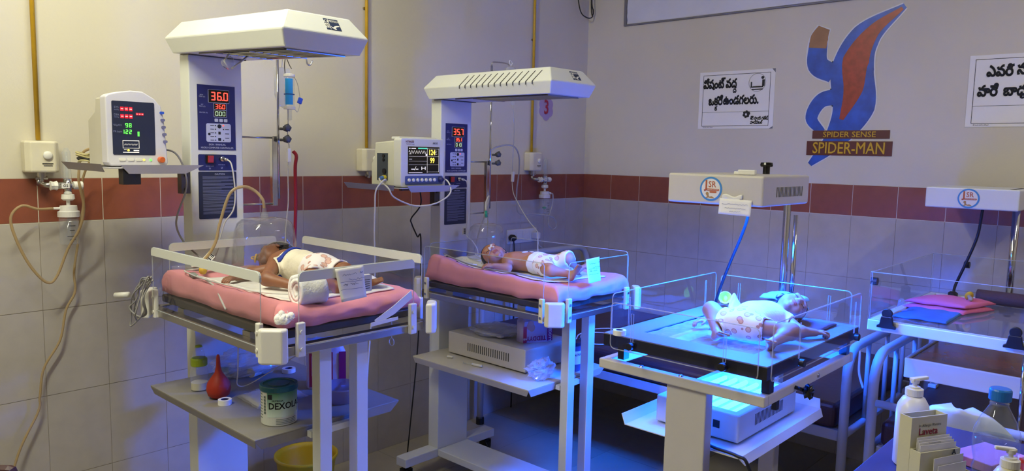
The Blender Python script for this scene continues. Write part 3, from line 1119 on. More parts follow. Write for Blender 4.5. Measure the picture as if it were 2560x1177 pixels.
    sh.prism([(sx1, sy0, shz - .004), (sx1, sy1, shz - .004), (sx1 - .012, sy1, shz - .032), (sx1 - .012, sy0 + .02, shz - .032)], (-.003, 0, 0))
    sh.prism([(sx0, sy0, shz - .004), (sx1, sy0, shz - .004), (sx1 - .025, sy0 + .008, shz - .034), (sx0 + .025, sy0 + .008, shz - .034)],
             (0, .003, 0))
    sh.build('lower_shelf', GREYSH if banded else BEIGE, t, bev=.001)
    for sx in (-1, 1):
        M().bx(X(sx * .062) - .02, X(sx * .062) + .02, -1.135, -1.097, .1125, rail - .0305).build('leg', ENAMEL, t, bev=.002)
    M().bx(X(-.085), X(.085), -1.096, -1.076, shz - .03, shz - .012).build('shelf_bracket', ENAMEL, t)
    # monitor shelf beside the column
    mz = 1.318 + dz
    ms = M()
    x0, x1, y0, y1 = X(-.40 if banded else -.437), X(-.145), -.548, -.19
    ms.bx(x0, x1, y0, y1, mz - .003, mz)
    ms.prism([(x0 + .03, y0 - .006, mz + .008), (x0 + .055, y0 - .001, mz - .018), (x1 - .03, y0 - .001, mz - .018), (x1 + .025, y0 - .006, mz + .008)],
             (0, .002, 0))
    ms.prism([(x0 - .016, y0 + .02, mz + .010), (x0 - .016, y1, mz + .010), (x0 + .004, y1, mz - .014), (x0 + .004, y0 + .05, mz - .014)], (.002, 0, 0))
    ms.build('monitor_shelf', mat('pale_grey_enamel', '#a9a6aa', .42, vary=.03), t)
    br = M().bx(X(-.1225), X(-.0935), -.395, -.365, mz - .09, mz - .0035).bx(X(-.30), X(-.1225), -.39, -.37, mz - .02, mz - .0035)
    br.build('shelf_bracket', DARKST, t)
    for zz in (mz - .03, mz - .075):
        M().cyl((X(-.108), -.395, zz), (X(-.108), -.401, zz), .005, n=10).build('bolt', BLACK, t)
    M().bx(X(-.36), X(-.31), -.545, -.51, mz - .05, mz - .0045).build('clamp_block', BLACK, t) if banded else None
    # drip-stand arm on the far side
    for zz in (1.422 + dz, 1.182 + dz):
        M().cyl((X(.0935), -.37, zz), (X(.235), -.37, zz), .0035).build('arm_rod', STEEL, t, smooth=True)
    M().bx(X(.217), X(.237), -.382, -.362, 1.175 + dz, 1.428 + dz).build('arm_post', CHROME, t, bev=.002)
    px = X(.246)
    pz = 1.87 + dz if not banded else 1.80
    poles = M().tube([(px, -.372, 1.20 + dz), (px, -.372, pz)], .0055, 12)
    poles.tube(spline([(px, -.372, pz), (px, -.375, pz + .012), (px + .02, -.376, pz + .018), (px + .10, -.378, pz + .018), (px + .115, -.378, pz + .005),
                       (px + .118, -.38, pz - .018), (px + .13, -.38, pz - .024), (px + .142, -.38, pz - .008)], 6), .0035, 8)
    poles.build('drip_pole', CHROME, t, smooth=True)
    for zz in (1.455 + dz, 1.415 + dz):
        kn = M().cyl((px, -.385, zz), (px + .008, -.40, zz), .005).lathe([(.006, 0), (.014, .004), (.012, .012), (.016, .018), (.007, .022)],
                                                                   (px + .012, -.402, zz), 5, R=rot('X', 75))
        kn.build('clamp_knob', mat('grey_knob', '#4c4e54', .5), t, smooth=True)
    return t


DZ1 = 0.08
W1X, W2X = -2.583, -1.472
warmer(W1X, DZ1, .685, 1.782, .033, 'radiant warmer with white-banded clear sides and dark lower shelf, baby under hood', True,
       ('36.0', '36.0', '000'), False)
warmer(W2X, 0.0, .578, 1.738, .0, 'radiant warmer with vent slots in its hood and all-clear side panels', False, ('35.7', '35.1', '010'), True)


# ------------------------------------------------------------------ mattresses with pink sheets, white pads
def mat_top(kind, u, v):
    """height of the sheet above the mattress base, u across (-1..1), v along (-1 foot .. 1 head)"""
    if kind == 1:
        h = .052 + .014 * smooth01(-u, .55, .9) + .012 * smooth01(v, .6, .95) + .006 * smooth01(u, .6, .9)
    else:
        h = .056 + .028 * smooth01(-u, .45, .9) * (0.45 + .55 * smooth01(v, -1, .6)) + .030 * smooth01(v, .45, .9) + .010 * smooth01(u, .6, .9)
    w = .0035 * noise3((u * 3, v * 4, kind), 1.6) + .0028 * noise3((u * 7, v * 9, kind + 3), 1.2)
    return h + w


def mattress(kind, xc, zb, label):
    hx, hy = .228, .362
    yc = (YF + YB) / 2
    nu, nv = 64, 90

    def edge(s):
        a = abs(s)
        if a < .86:
            return math.copysign(a / .86 * .93, s) if s else 0.0, 0.0
        th = (a - .86) / .14
        return math.copysign(.93 + .07 * math.sin(min(1, th * 1.4) * math.pi / 2), s), (max(0, th) ** 1.6)

    def f(u_, v_):
        u, v = 2 * u_ - 1, 2 * v_ - 1
        px, du = edge(u)
        py, dv = edge(v)
        d = min(1.0, math.hypot(du, dv))
        h = mat_top(kind, px, py)
        low = .001 + .012 * (0.5 + .5 * noise3((px * 5, py * 6, 2 + kind), 1.0))
        wob = 1 + .022 * noise3((px * 9, py * 9, d * 3 + kind), 1.0) * d
        return (xc + px * hx * wob, yc + py * hy * wob, zb + h * (1 - d) + low * d)
    m = M().grid(f, nu, nv)
    n = len(m.v)
    # close underneath
    ring = [i * (nv + 1) for i in range(nu + 1)] + [nu * (nv + 1) + j for j in range(1, nv + 1)] + \
           [i * (nv + 1) + nv for i in range(nu - 1, -1, -1)] + [j for j in range(nv - 1, 0, -1)]
    m.f.append(tuple(ring))
    return m.build('mattress', PINK, smooth=True, label=label, cat='mattress', group='pink-sheeted mattresses')


def mz_at(kind, xc, zb, x, y):
    yc = (YF + YB) / 2
    return zb + mat_top(kind, max(-1, min(1, (x - xc) / .228)), max(-1, min(1, (y - yc) / .362)))


ZB1, ZB2 = .883 + DZ1 + .0345, .883 + .0345
mattress(1, W1X, ZB1, 'pink-sheeted mattress under the baby lying in the dome hood')
mattress(2, W2X, ZB2, 'pink-sheeted mattress under the baby with arms out, raised at the head')


def pad(kind, xc, zb, corners, label, lift=.004):
    c = [V(*p) for p in corners]

    def f(u, v):
        p = (c[0] * (1 - u) + c[1] * u) * (1 - v) + (c[3] * (1 - u) + c[2] * u) * v
        k = .006 * math.sin(7 * u + 3) + .004 * math.sin(11 * v)
        x, y = p[0] + k * (1 if abs(v - .5) > .48 else .3), p[1] + k
        z = mz_at(kind, xc, zb, x, y) + lift + .0016 * noise3((u * 8, v * 9, 1), 1.3)
        return (x, y, z)
    return M().grid(f, 34, 44).build('absorbent_pad', WHITEC, smooth=True, solid=.003, label=label, cat='pad', group='white pads under the babies')


pad(1, W1X, ZB1, [(-2.745, -.60), (-2.40, -.56), (-2.40, -1.13), (-2.755, -1.10)], 'white absorbent pad on pink mattress of the dome-hood warmer')
pad(2, W2X, ZB2, [(-1.63, -.50), (-1.31, -.50), (-1.31, -1.12), (-1.655, -1.08)], 'white absorbent pad on pink mattress under the outstretched baby')

# ================================================================== monitors
# tall monitor with red and green digits on the shelf of the dome-hood warmer
t = thing('patient_monitor', (-2.87, -.40, 1.40), 'tall white patient monitor with red dashes and green digits', 'monitor')
x0, x1, yf, zb = -2.963, -2.785, -.475, 1.4
T_ = Matrix.Rotation(math.radians(-3), 3, 'X')
pts = [(x0 + .012, zb + .001), (x1 - .004, zb + .001), (x1 + .004, zb + .010)]
pts += [(x1 - .006, zb + .15), (x1 - .014, zb + .185), (x1 - .034, zb + .208), (x0 + .11, zb + .227), (x0 + .075, zb + .228), (x0 + .04, zb + .222),
        (x0 + .012, zb + .214), (x0 + .002, zb + .206), (x0 + .003, zb + .012)]
M().prism([(a, yf, b) for a, b in pts], (0, .045, 0)).build('front_shell', mat('monitor_white', '#cfcdd4', .4, vary=.02), t, bev=.004, bseg=3)
bk = M()
prof = [(yf + .0455, zb + .001), (yf + .0455, zb + .205), (yf + .09, zb + .205), (yf + .10, zb + .165), (yf + .16, zb + .14), (yf + .16, zb + .001)]
bk.prism([(x0 + .006, a, b) for a, b in prof], (x1 - x0 - .016, 0, 0)).build('rear_shell', mat('monitor_back', '#c4bfb0', .45), t, bev=.004)
sp = rrect((x0 + x1) / 2 - .008, zb + .115, .124, .160, .004)
M().prism([(a, yf - .0002, b) for a, b in sp], (0, -.001, 0)).build('display_panel', NAVYD, t)
e = yf - .0014
dd = M()
for (zz, w) in ((zb + .172, 1), (zb + .150, 1)):
    for i in range(3):
        dd.bx(x0 + .043 + .0125 * i, x0 + .053 + .0125 * i, e - .0004, e, zz - .006, zz + .006)
for i in range(3):
    dd.bx(x0 + .088 + .0078 * i, x0 + .0945 + .0078 * i, e - .0004, e, zb + .155, zb + .162)
dd.build('lit_segment', mat('dim_red_led', '#c01020', .5, vary=0, emit=.7, ecol=(.75, .02, .04)), t)
ds = M()
for zz in (zb + .172, zb + .150):
    for i in range(3):
        ds.bx(x0 + .0445 + .0125 * i, x0 + .0515 + .0125 * i, e - .0008, e - .0004, zz - .001, zz + .001)
for i in range(3):
    ds.bx(x0 + .089 + .0078 * i, x0 + .0935 + .0078 * i, e - .0008, e - .0004, zb + .1575, zb + .159)
ds.build('dash', mat('hot_red_led', '#ff9a90', .5, vary=0, emit=1.6, ecol=(1, .45, .4)), t)
digits(M(), '98', (x0 + .056, e, zb + .117), FR, FU, .0075, .013, .003, .0019).build('green_digits', GREENLED, t)
digits(M(), '122', (x0 + .0455, e, zb + .0975), FR, FU, .0075, .013, .003, .0019).build('green_digits', GREENLED, t)
bg = M()
for i in range(6):
    bg.bx(x0 + .091, x0 + .0965, e - .0004, e, zb + .0915 + .0024 * i, zb + .0932 + .0024 * i)
bg.build('level_bar', GREENLED, t)
wv = M()
pts = [V(x0 + .052 + .0022 * i, e - .0006, zb + .066 + (.0026 if i % 2 else -.0022)) for i in range(18)]
wv.tube(pts, .0005, 4)
for (a, b, c, d) in ((.047, .095, .0765, .0785), (.047, .095, .0545, .0555), (.047, .048, .0545, .0775), (.094, .095, .0545, .0775),
                     (.047, .094, .0415, .0435), (.050, .058, .0498, .0512), (.078, .094, .0465, .0500)):
    wv.bx(x0 + a, x0 + b, e - .0006, e, zb + c, zb + d)
wv.build('trend_screen', WHITELED, t)
M().lathe([(.0035, 0), (.0035, .0005)], (x0 + .063, e, zb + .049), 10, R=rot('X', 90)).build('bell_symbol', YELLED, t)
texts([('SYS', .009, .032, .176, 1, 0), ('mmHg', .005, .032, .169, 1, 0), ('DIA', .009, .032, .154, 1, 0), ('mmHg', .005, .032, .147, 1, 0),
       ('%SpO2', .008, .034, .123, 1, 0), ('PR bpm', .008, .034, .104, 1, 0)], (x0, e - .0002, zb), FR, FU, PRINTG, t)
bb = M()
for i in range(5):
    mt = BLUEK if i == 0 else mat('mauve_button', '#6f6f92', .5)
    cz = zb + .166 - .0222 * i
    M().prism([(a, yf, b) for a, b in rrect(x1 - .0125 + .002 * i, cz, .013, .008, .003)], (0, -.004, 0)).build('side_button', mt, t)
for i in range(3):
    M().prism([(a, yf, b) for a, b in rrect(x0 + .045 + .024 * i, zb + .021, .019, .008, .003)], (0, -.002, 0)).build('front_button', WHITEP, t)
M().lathe([(.0032, 0), (.0032, .002)], (x0 + .108, yf, zb + .020), 10, R=rot('X', 90)).build('status_light', YELLED, t)
M().lathe([(.0032, 0), (.0032, .002)], (x0 + .128, yf, zb + .020), 10, R=rot('X', 90)).build('status_light', GREENLED, t)
M().lathe([(.0095, 0), (.0095, .014), (.008, .017)], (x0 + .158, yf, zb + .021), 20, R=rot('X', 90)).build('rotary_knob', ORANGE, t, smooth=False)

# squarer monitor with a colour screen on the shelf of the slotted-hood warmer
x0, x1, yf, zb = -1.893, -1.662, -.53, 1.3195
t = thing('patient_monitor', ((x0 + x1) / 2, yf + .08, zb), 'squarish ivory patient monitor with yellow 124 and 99 readings', 'monitor')
MW_ = mat('monitor_ivory', '#d4d5d0', .4, vary=.02)
M().prism([(a, yf, b) for a, b in rrect((x0 + x1) / 2, zb + .0985, x1 - x0, .195, .010)], (0, .045, 0)).build('front_shell', MW_, t, bev=.003)
bk = M()
prof = [(yf + .0455, zb + .004), (yf + .0455, zb + .186), (yf + .17, zb + .178), (yf + .175, zb + .12), (yf + .195, zb + .09), (yf + .195, zb + .004)]
bk.prism([(x0 + .003, a, b) for a, b in prof], (x1 - x0 - .006, 0, 0)).build('rear_shell', mat('monitor_cream', '#cfcfbc', .45), t, bev=.005)
M().prism([(a, yf + .03, b) for a, b in rrect((x0 + x1) / 2, zb + .196, .20, .012, .005)], (0, .05, 0)).build('carry_handle', MW_, t, bev=.003)
M().bx(x0 + .0015, x0 + .0035, yf + .085, yf + .155, zb + .025, zb + .135).build('connector_panel', mat('slate_connector', '#3d4650', .5), t)
sk = M()
for (y, z, r) in ((.11, .124, .007), (.11, .108, .006), (.105, .062, .011)):
    sk.cyl((x0 + .001, yf + y, zb + z), (x0 - .003, yf + y, zb + z), r, n=14)
sk.build('connector_socket', BLACK, t)
M().cyl((x0 + .001, yf + .10, zb + .036), (x0 - .012, yf + .10, zb + .036), .010, n=14).build('plug_collar', mat('plug_yellow', '#c8b83a', .5), t)
M().cyl((x0 - .012, yf + .10, zb + .036), (x0 - .032, yf + .09, zb + .034), .0085, .006, n=14).build('plug_sleeve', mat('plug_blue', '#4f78b8', .5), t)
sx0, sx1, sz0, sz1 = x0 + .036, x1 - .028, zb + .055, zb + .163
M().bx(sx0, sx1, yf - .0012, yf - .0002, sz0, sz1).build('screen', mat('dark_screen', '#15110f', .15, vary=0), t)
e = yf - .0014
ln = M()
for (a, b, c, d) in ((.60, .605, .02, .95), (.02, .98, .64, .645), (.02, .98, .33, .335), (.02, .60, .46, .465), (.60, .98, .06, .065), (.975, .98, .06, .95),
                     (.60, .98, .93, .935), (.02, .45, .03, .05), (.10, .24, .92, .95), (.03, .07, .92, .95), (.82, .92, .85, .86), (.82, .90, .79, .80),
                     (.82, .92, .73, .74), (.03, .10, .72, .735), (.03, .12, .53, .545), (.10, .20, .15, .18), (.24, .32, .15, .18), (.55, .60, .66, .74),
                     (.42, .44, .14, .26), (.53, .55, .14, .26), (.43, .54, .19, .21)):
    ln.bx(sx0 + a * (sx1 - sx0), sx0 + b * (sx1 - sx0), e - .0004, e, sz0 + c * (sz1 - sz0), sz0 + d * (sz1 - sz0))
ln.tube([V(sx0 + .20 * (sx1 - sx0), e - .0004, sz0 + .13 * (sz1 - sz0)), V(sx0 + .25 * (sx1 - sx0), e - .0004, sz0 + .27 * (sz1 - sz0))], .0008, 4)
ln.tube([V(sx0 + (.02 + .0115 * i) * (sx1 - sx0), e - .0004, sz0 + (.80 + .06 * math.sin(i * .95)) * (sz1 - sz0)) for i in range(48)], .0006, 4)
ln.build('screen_trace', WHITELED, t)
M().bx(sx0 + .31 * (sx1 - sx0), sx0 + .60 * (sx1 - sx0), e - .0004, e, sz0 + .92 * (sz1 - sz0), sz0 + .965 * (sz1 - sz0)).build(
    'status_strip', mat('teal_led', '#40d0a0', .5, vary=0, emit=.6, ecol=(.15, .7, .5)), t)
texts([('124', .030, .125, .085, .82, .02), ('99', .030, .128, .052, .82, .02)], (sx0, e - .0006, sz0), FR, FU, YELLED, t)
texts([('NTRAZE', .011, .045, .182, 1, .02), ('Carbon copy', .008, .048, .173, 1, 0)], (x0, yf - .0006, zb), FR, FU, mat('maroon_print', '#6a2038', .5, vary=0), t)
texts([('AKAS', .011, .18, .178, 1, .01)], (x0, yf - .0006, zb), FR, FU, INK, t)
M().prism([(a, yf - .0002, b) for a, b in rrect((x0 + x1) / 2 + .006, zb + .028, .20, .036, .006)], (0, -.002, 0)).build('key_strip', mat('key_strip_blue',
                                                                                                             '#4c5a86', .45), t)
for i in range(7):
    M().lathe([(.0068, 0), (.0068, .004), (.005, .006)], (x0 + .040 + .0225 * i, yf - .0022, zb + .029), 14, R=rot('X', 90)).build('key', WHITEP, t)
M().lathe([(.0125, 0), (.0125, .004), (.009, .014), (.008, .016)], (x0 + .207, yf - .0022, zb + .030), 18, R=rot('X', 90)).build('rotary_knob', NAVY, t,
                                                                                                           smooth=True)


# ================================================================== tubing, cables, drips
def cable(name, pts, r, mt, label, cat, k=8):
    return M().tube(spline(pts, k), r, 8).build(name, mt, smooth=True, label=label, cat=cat)


cable('oxygen_tubing', [(-2.992, -0.066, 1.249), (-3.04, -.075, 1.25), (-3.085, -0.078, 1.262), (-3.117, -0.078, 1.225), (-3.104, -0.078, 1.151),
                        (-3.068, -0.078, 1.063), (-3.023, -0.078, 1.005), (-2.993, -0.078, 1.022), (-2.959, -0.09, 1.114), (-2.930, -0.115, 1.181),
                        (-2.915, -0.12, 1.248), (-2.925, -0.125, 1.316), (-2.932, -0.135, 1.357), (-2.925, -0.15, 1.43), (-2.90, -0.18, 1.452),
                        (-2.85, -.21, 1.455)], .0045, TUBEY, 'brown translucent oxygen tubing looping below the humidifier', 'tubing')
cable('sampling_tube', [(-2.870, -.12, 1.44), (-2.888, -.10, 1.40), (-2.893, -0.05, 1.34), (-2.890, -0.040, 1.26), (-2.902, -0.035, 1.191),
                        (-2.912, -0.030, 1.109), (-2.925, -0.030, 1.024), (-2.925, -0.030, 0.954), (-2.955, -0.030, 0.895), (-2.978, -0.030, 0.792),
                        (-3.030, -0.030, 0.704), (-3.046, -0.030, 0.609), (-3.054, -0.030, 0.555), (-3.13, -0.040, 0.40), (-3.2, -0.06, 0.1), (-3.3, -.12, .012),
                        (-3.5, -.2, .010)], .004, TUBEY, 'thin brown tube trailing down the tiled wall to the floor', 'tubing')
cable('dome_tubing', [(-2.535, -0.62, 1.268), (-2.540, -0.62, 1.296), (-2.556, -0.60, 1.324), (-2.591, -0.59, 1.338), (-2.632, -0.58, 1.316),
                      (-2.66, -0.565, 1.222), (-2.672, -0.56, 1.165), (-2.69, -0.555, 1.128), (-2.715, -.55, 1.098)], .0050, TUBEY,
      'brown oxygen tubing arching out of the clear dome', 'tubing')
cable('skin_probe_lead', [(-2.567, -0.437, 1.4225), (-2.560, -0.450, 1.41), (-2.554, -0.455, 1.367), (-2.547, -0.450, 1.299), (-2.553, -0.445, 1.25),
                          (-2.575, -0.43, 1.21), (-2.59, -.425, 1.16), (-2.60, -.425, 1.12), (-2.615, -.425, 1.085)], .0026, CABLEW,
      'white probe lead plugged into the panel reading 36.0', 'cable')
cable('monitor_hose', [(-2.772, -0.40, 1.455), (-2.739, -0.430, 1.442), (-2.712, -0.43, 1.392), (-2.705, -0.43, 1.329), (-2.738, -0.430, 1.239),
                       (-2.739, -0.430, 1.194), (-2.714, -0.43, 1.146), (-2.675, -0.44, 1.103), (-2.66, -.475, 1.085)], .003, CABLEG,
      'grey hose hanging from the tall red-digit monitor', 'cable')
cable('blood_line', [(-2.300, -0.412, 1.455), (-2.292, -0.420, 1.437), (-2.297, -0.420, 1.393), (-2.296, -0.420, 1.275), (-2.299, -0.420, 1.186), (-2.302, -0.42, 1.109),
                     (-2.315, -.47, 1.068)], .0065, mat('blood_red', '#8c1420', .3, vary=.05), 'dark red filled drip line beside the blue burette', 'tubing')
cable('drip_line', [(-2.318, -0.41, 1.615), (-2.318, -0.41, 1.568), (-2.322, -0.412, 1.510), (-2.316, -0.412, 1.466), (-2.322, -0.412, 1.393),
                    (-2.322, -0.412, 1.275), (-2.328, -0.412, 1.216), (-2.34, -0.42, 1.15), (-2.37, -.48, 1.075)], .0022, TUBEC,
      'thin clear drip line under the blue burette', 'tubing')
cable('trunk_lead', [(-1.897, -0.44, 1.338), (-1.96, -0.52, 1.352), (-2.001, -0.553, 1.346), (-2.030, -0.55, 1.310), (-2.034, -0.55, 1.242), (-2.029, -0.54, 1.148),
                     (-2.019, -0.53, 1.053), (-2.015, -0.52, 0.93), (-2.03, -.5, .6), (-2.05, -.48, .02)], .0030, CABLEW,
      'white lead hanging off the shelf of the colour-screen monitor', 'cable')
cable('oximeter_lead', [(-1.927, -0.437, 1.353), (-1.97, -0.50, 1.345), (-1.99, -0.575, 1.321), (-1.969, -0.585, 1.286), (-1.879, -0.585, 1.252), (-1.796, -0.585, 1.249),
                        (-1.710, -0.575, 1.266), (-1.650, -0.56, 1.300), (-1.645, -.53, 1.345), (-1.659, -0.48, 1.352)], .0032, CABLEW,
      'white looped lead below the colour-screen monitor', 'cable')
cable('mains_cable', [(-1.60, -0.30, 1.310), (-1.60, -0.31, 1.229), (-1.645, -0.30, 1.169), (-1.642, -0.30, 1.142), (-1.61, -0.30, 1.085), (-1.58, -0.29, 1.053),
                     (-1.575, -.27, .6), (-1.58, -.2, .012)], .0032, CABLEB, 'black power cord behind the slotted-hood warmer column', 'cable')
t = thing('skin_probe_lead', (-1.48, -.45, .97), 'white probe lead with barcode tag in front of the slotted-hood column', 'cable')
M().tube(spline([(-1.456, -0.437, 1.342), (-1.446, -0.445, 1.33), (-1.440, -0.445, 1.271), (-1.436, -0.445, 1.199), (-1.45, -0.45, 1.128), (-1.455, -0.455, 1.093),
                 (-1.442, -0.48, 1.07), (-1.43, -0.50, 1.035), (-1.445, -0.52, 1.012), (-1.47, -0.53, 1.018), (-1.475, -.55, 1.008), (-1.50, -.60, 1.006),
                 (-1.56, -.66, .999)], 8), .0026, 8).build('lead', CABLEW, t, smooth=True)
M().box((-1.464, -.449, 1.113), (.014, .006, .034)).build('tag', WHITEP, t, bev=.001)
bar = M()
for i in range(6):
    bar.bx(-1.4695, -1.4585, -.4535, -.4525, 1.101 + .0045 * i, 1.1033 + .0045 * i)
bar.build('barcode', INK, t)
cable('corner_oxygen_tubing', [(-.41, -.078, 1.2375), (-0.40, -0.082, 1.23), (-0.405, -0.085, 1.18), (-0.43, -0.088, 1.12), (-0.445, -0.09, 1.064), (-0.40, -0.09, 1.028),
                               (-0.37, -0.09, 1.05), (-0.42, -0.10, 1.103), (-0.60, -0.12, 1.128), (-0.76, -0.14, 1.145), (-0.80, -0.16, 1.256), (-0.83, -0.20, 1.364),
                               (-0.90, -0.26, 1.455), (-1.02, -0.33, 1.50), (-1.12, -0.345, 1.50), (-1.19, -0.335, 1.46), (-1.195, -.335, 1.3), (-1.195, -0.335, 1.10),
                               (-1.20, -.33, .70)], .0042, TUBEC,
      'long grey clear oxygen tubing looping from the corner flowmeter to the drip pole', 'tubing')
cable('dome_tubing', [(-1.431, -0.552, 1.213), (-1.429, -0.548, 1.228), (-1.422, -0.545, 1.250), (-1.405, -0.54, 1.270), (-1.38, -0.52, 1.262), (-1.365, -0.48, 1.19),
                      (-1.33, -0.415, 1.11), (-1.31, -.36, 1.0)], .0038, TUBEC, 'clear tubing with teal joint on the empty dome', 'tubing')
t = thing('drip_bag', (-1.335, -.38, 1.72), 'small clear drip bag hanging above the slotted heater hood', 'drip bag')
bx_ = M().lathe([(.004, 0), (.034, .006), (.036, .06), (.03, .075), (.008, .085)], (-1.10, -.378, 1.795), 18, sy=.45)
bx_.build('bag', BAGP, t, smooth=True)
M().tube(spline([(-1.10, -.378, 1.88), (-1.112, -.379, 1.895), (-1.108, -.379, 1.905), (-1.092, -.379, 1.895), (-1.10, -.378, 1.88)], 6), .002, 6).build(
    'hanger', WHITEP, t)
M().tube([(-1.10, -.378, 1.795), (-1.10, -.378, 1.765)], .005, 8).build('port', WHITEP, t)
t = thing('drip_set', (-1.0, -.38, .95), 'drip chamber and thin line running down past the switch board', 'drip set')
M().lathe([(.002, -.005), (.010, 0), (.010, .045), (.014, .047), (.014, .052), (.003, .055)], (-1.08, -.378, 1.70), 14).build('chamber', CLEARP, t, smooth=True)
M().lathe([(.006, 0), (.006, .012)], (-1.08, -.378, 1.753), 12).build('blue_cap', mat('cyan_plastic', '#2f9fd0', .4), t)
M().tube(spline([(-1.08, -.378, 1.695), (-1.06, -.37, 1.573), (-1.055, -0.36, 1.41), (-1.05, -0.36, 1.288), (-1.03, -0.38, 1.22), (-1.03, -0.45, 1.14),
                 (-1.08, -0.55, 1.10), (-1.20, -0.66, 1.10), (-1.28, -.73, 1.05), (-1.32, -.77, .995)], 8), .0024, 8).build('line', TUBEC, t, smooth=True)
M().box((-1.052, -.361, 1.35), (.013, .012, .05), rot('Y', 4)).build('roller_clamp', WHITEP, t, bev=.002)

# burette and fluid bag at the dome-hood warmer
t = thing('fluid_bag', (-2.22, -.38, 1.60), 'flat clear fluid bag hanging behind the blue burette', 'drip bag')
bg = M()
pts = [(-.034, .16), (.026, .16), (.030, .14), (.033, .05), (.006, .012), (-.022, .022), (-.032, .06)]
bg.prism([(-2.300 + a, -.352, 1.60 + b) for a, b in pts], (0, .014, 0))
bg.build('bag', BAGP, t, bev=.004)
M().tube([(-2.304, -.345, 1.76), (-2.304, -.355, 1.795), (-2.318, -.372, 1.823)], .002, 6).build('hanger', WHITEP, t)
t = thing('burette', (-2.31, -.41, 1.58), 'clear drip burette with bright blue scale on the drip pole', 'burette')
M().lathe([(.002, 0), (.0185, .002), (.0185, .112), (.016, .114), (.003, .116)], (-2.312, -.41, 1.612), 20).build('cylinder', CLEARP, t, smooth=True)
M().lathe([(.021, -.006), (.021, .004)], (-2.312, -.41, 1.612), 20).build('lower_cap', WHITEP, t)
M().lathe([(.0205, .110), (.0205, .118), (.012, .121)], (-2.312, -.41, 1.612), 20).build('upper_cap', WHITEP, t)
sc = M()
for i in range(10):
    a0, a1 = math.radians(190 + 9 * i), math.radians(199 + 9 * i)
    sc.quad((-2.312 + .0189 * math.cos(a0), -.41 + .0189 * math.sin(a0), 1.622), (-2.312 + .0189 * math.cos(a1), -.41 + .0189 * math.sin(a1), 1.622),
            (-2.312 + .0189 * math.cos(a1), -.41 + .0189 * math.sin(a1), 1.715), (-2.312 + .0189 * math.cos(a0), -.41 + .0189 * math.sin(a0), 1.715))
sc.build('blue_scale', mat('burette_blue', '#2a97dd', .4, vary=.05, emit=0), t)
M().lathe([(.0192, .046), (.0192, .049)], (-2.312, -.41, 1.612), 20, capb=False, capt=False).build('float_ring', mat('ring_blue', '#1d3d8c', .4), t)
M().lathe([(.003, -.046), (.009, -.044), (.009, -.008)], (-2.312, -.41, 1.612), 14).build('drip_chamber', CLEARP, t, smooth=True)
M().tube(spline([(-2.328, -.41, 1.733), (-2.327, -.405, 1.765), (-2.315, -.395, 1.790), (-2.304, -.40, 1.765), (-2.302, -.41, 1.752)], 6), .0018, 6).build(
    'bail', DARKST, t)
M().box((-2.262, -.40, 1.640), (.016, .010, .022), rot('Y', 20)).build('clamp', BLUEK, t, bev=.002)
M().tube(spline([(-2.300, -.41, 1.735), (-2.275, -.405, 1.70), (-2.262, -.40, 1.64), (-2.275, -.405, 1.60), (-2.290, -.41, 1.607)], 6), .0012, 6).build(
    'side_tube', TUBEC, t)
M().box((-2.3185, -.412, 1.44), (.014, .012, .05)).build('roller_clamp', WHITEP, t, bev=.002)


# ------------------------------------------------------------------ oxygen domes
def dome(c, r, h, label, notch):
    t = thing('oxygen_dome', c, label, 'oxygen hood', 'clear oxygen hoods')
    prof = [(r, 0), (r * .985, h * .25), (r * .95, h * .55), (r * .90, h * .78), (r * .82, h * .90), (r * .68, h * .97), (r * .4, h), (.004, h)]
    n = 40
    m = M()
    vs, fs = [], []
    for (rr, z) in prof:
        for j in range(n):
            a = 2 * math.pi * j / n
            vs.append((c[0] + rr * math.cos(a), c[1] + rr * math.sin(a), c[2] + z))
    for i in range(len(prof) - 1):
        for j in range(n):
            a = (2 * math.pi * (j + .5) / n - notch + math.pi) % (2 * math.pi) - math.pi
            if i < 2 and abs(a) < (.62 if i == 0 else .45):
                continue
            fs.append((i * n + j, i * n + (j + 1) % n, (i + 1) * n + (j + 1) % n, (i + 1) * n + j))
    m.add(vs, fs)
    m.build('shell', HOODP, t, smooth=True, solid=.003)
    M().lathe([(.012, h), (.012, h + .012), (.007, h + .014), (.007, h + .032)], c, 16).build('inlet_spigot', CLEARP, t, smooth=False)
    M().tube([(c[0] + r * math.cos(notch + .65 + (2 * math.pi - 1.3) * i / 40), c[1] + r * math.sin(notch + .65 + (2 * math.pi - 1.3) * i / 40), c[2] + .002) for i in
              range(41)], .0025, 6).build('rim', ACEDGE, t)
    return t


D1 = (-2.535, -.62, mz_at(1, W1X, ZB1, -2.535, -.62) + .006)
dome(D1, .104, 1.236 - D1[2], 'clear dome oxygen hood over the baby on its side', math.radians(-95))
D2 = (-1.435, -.56, mz_at(2, W2X, ZB2, -1.435, -.56) + .008)
dome(D2, .085, .150, 'empty clear dome oxygen hood standing behind the second baby', math.radians(-60))
M().cyl((-1.435, -.56, D2[2] + .178), (-1.431, -.553, D2[2] + .206), .0062, n=10).build('tube_joint', mat('teal_plastic', '#15807a', .4), smooth=True,
                                                                     label='teal tubing joint on top of the empty dome', cat='connector')

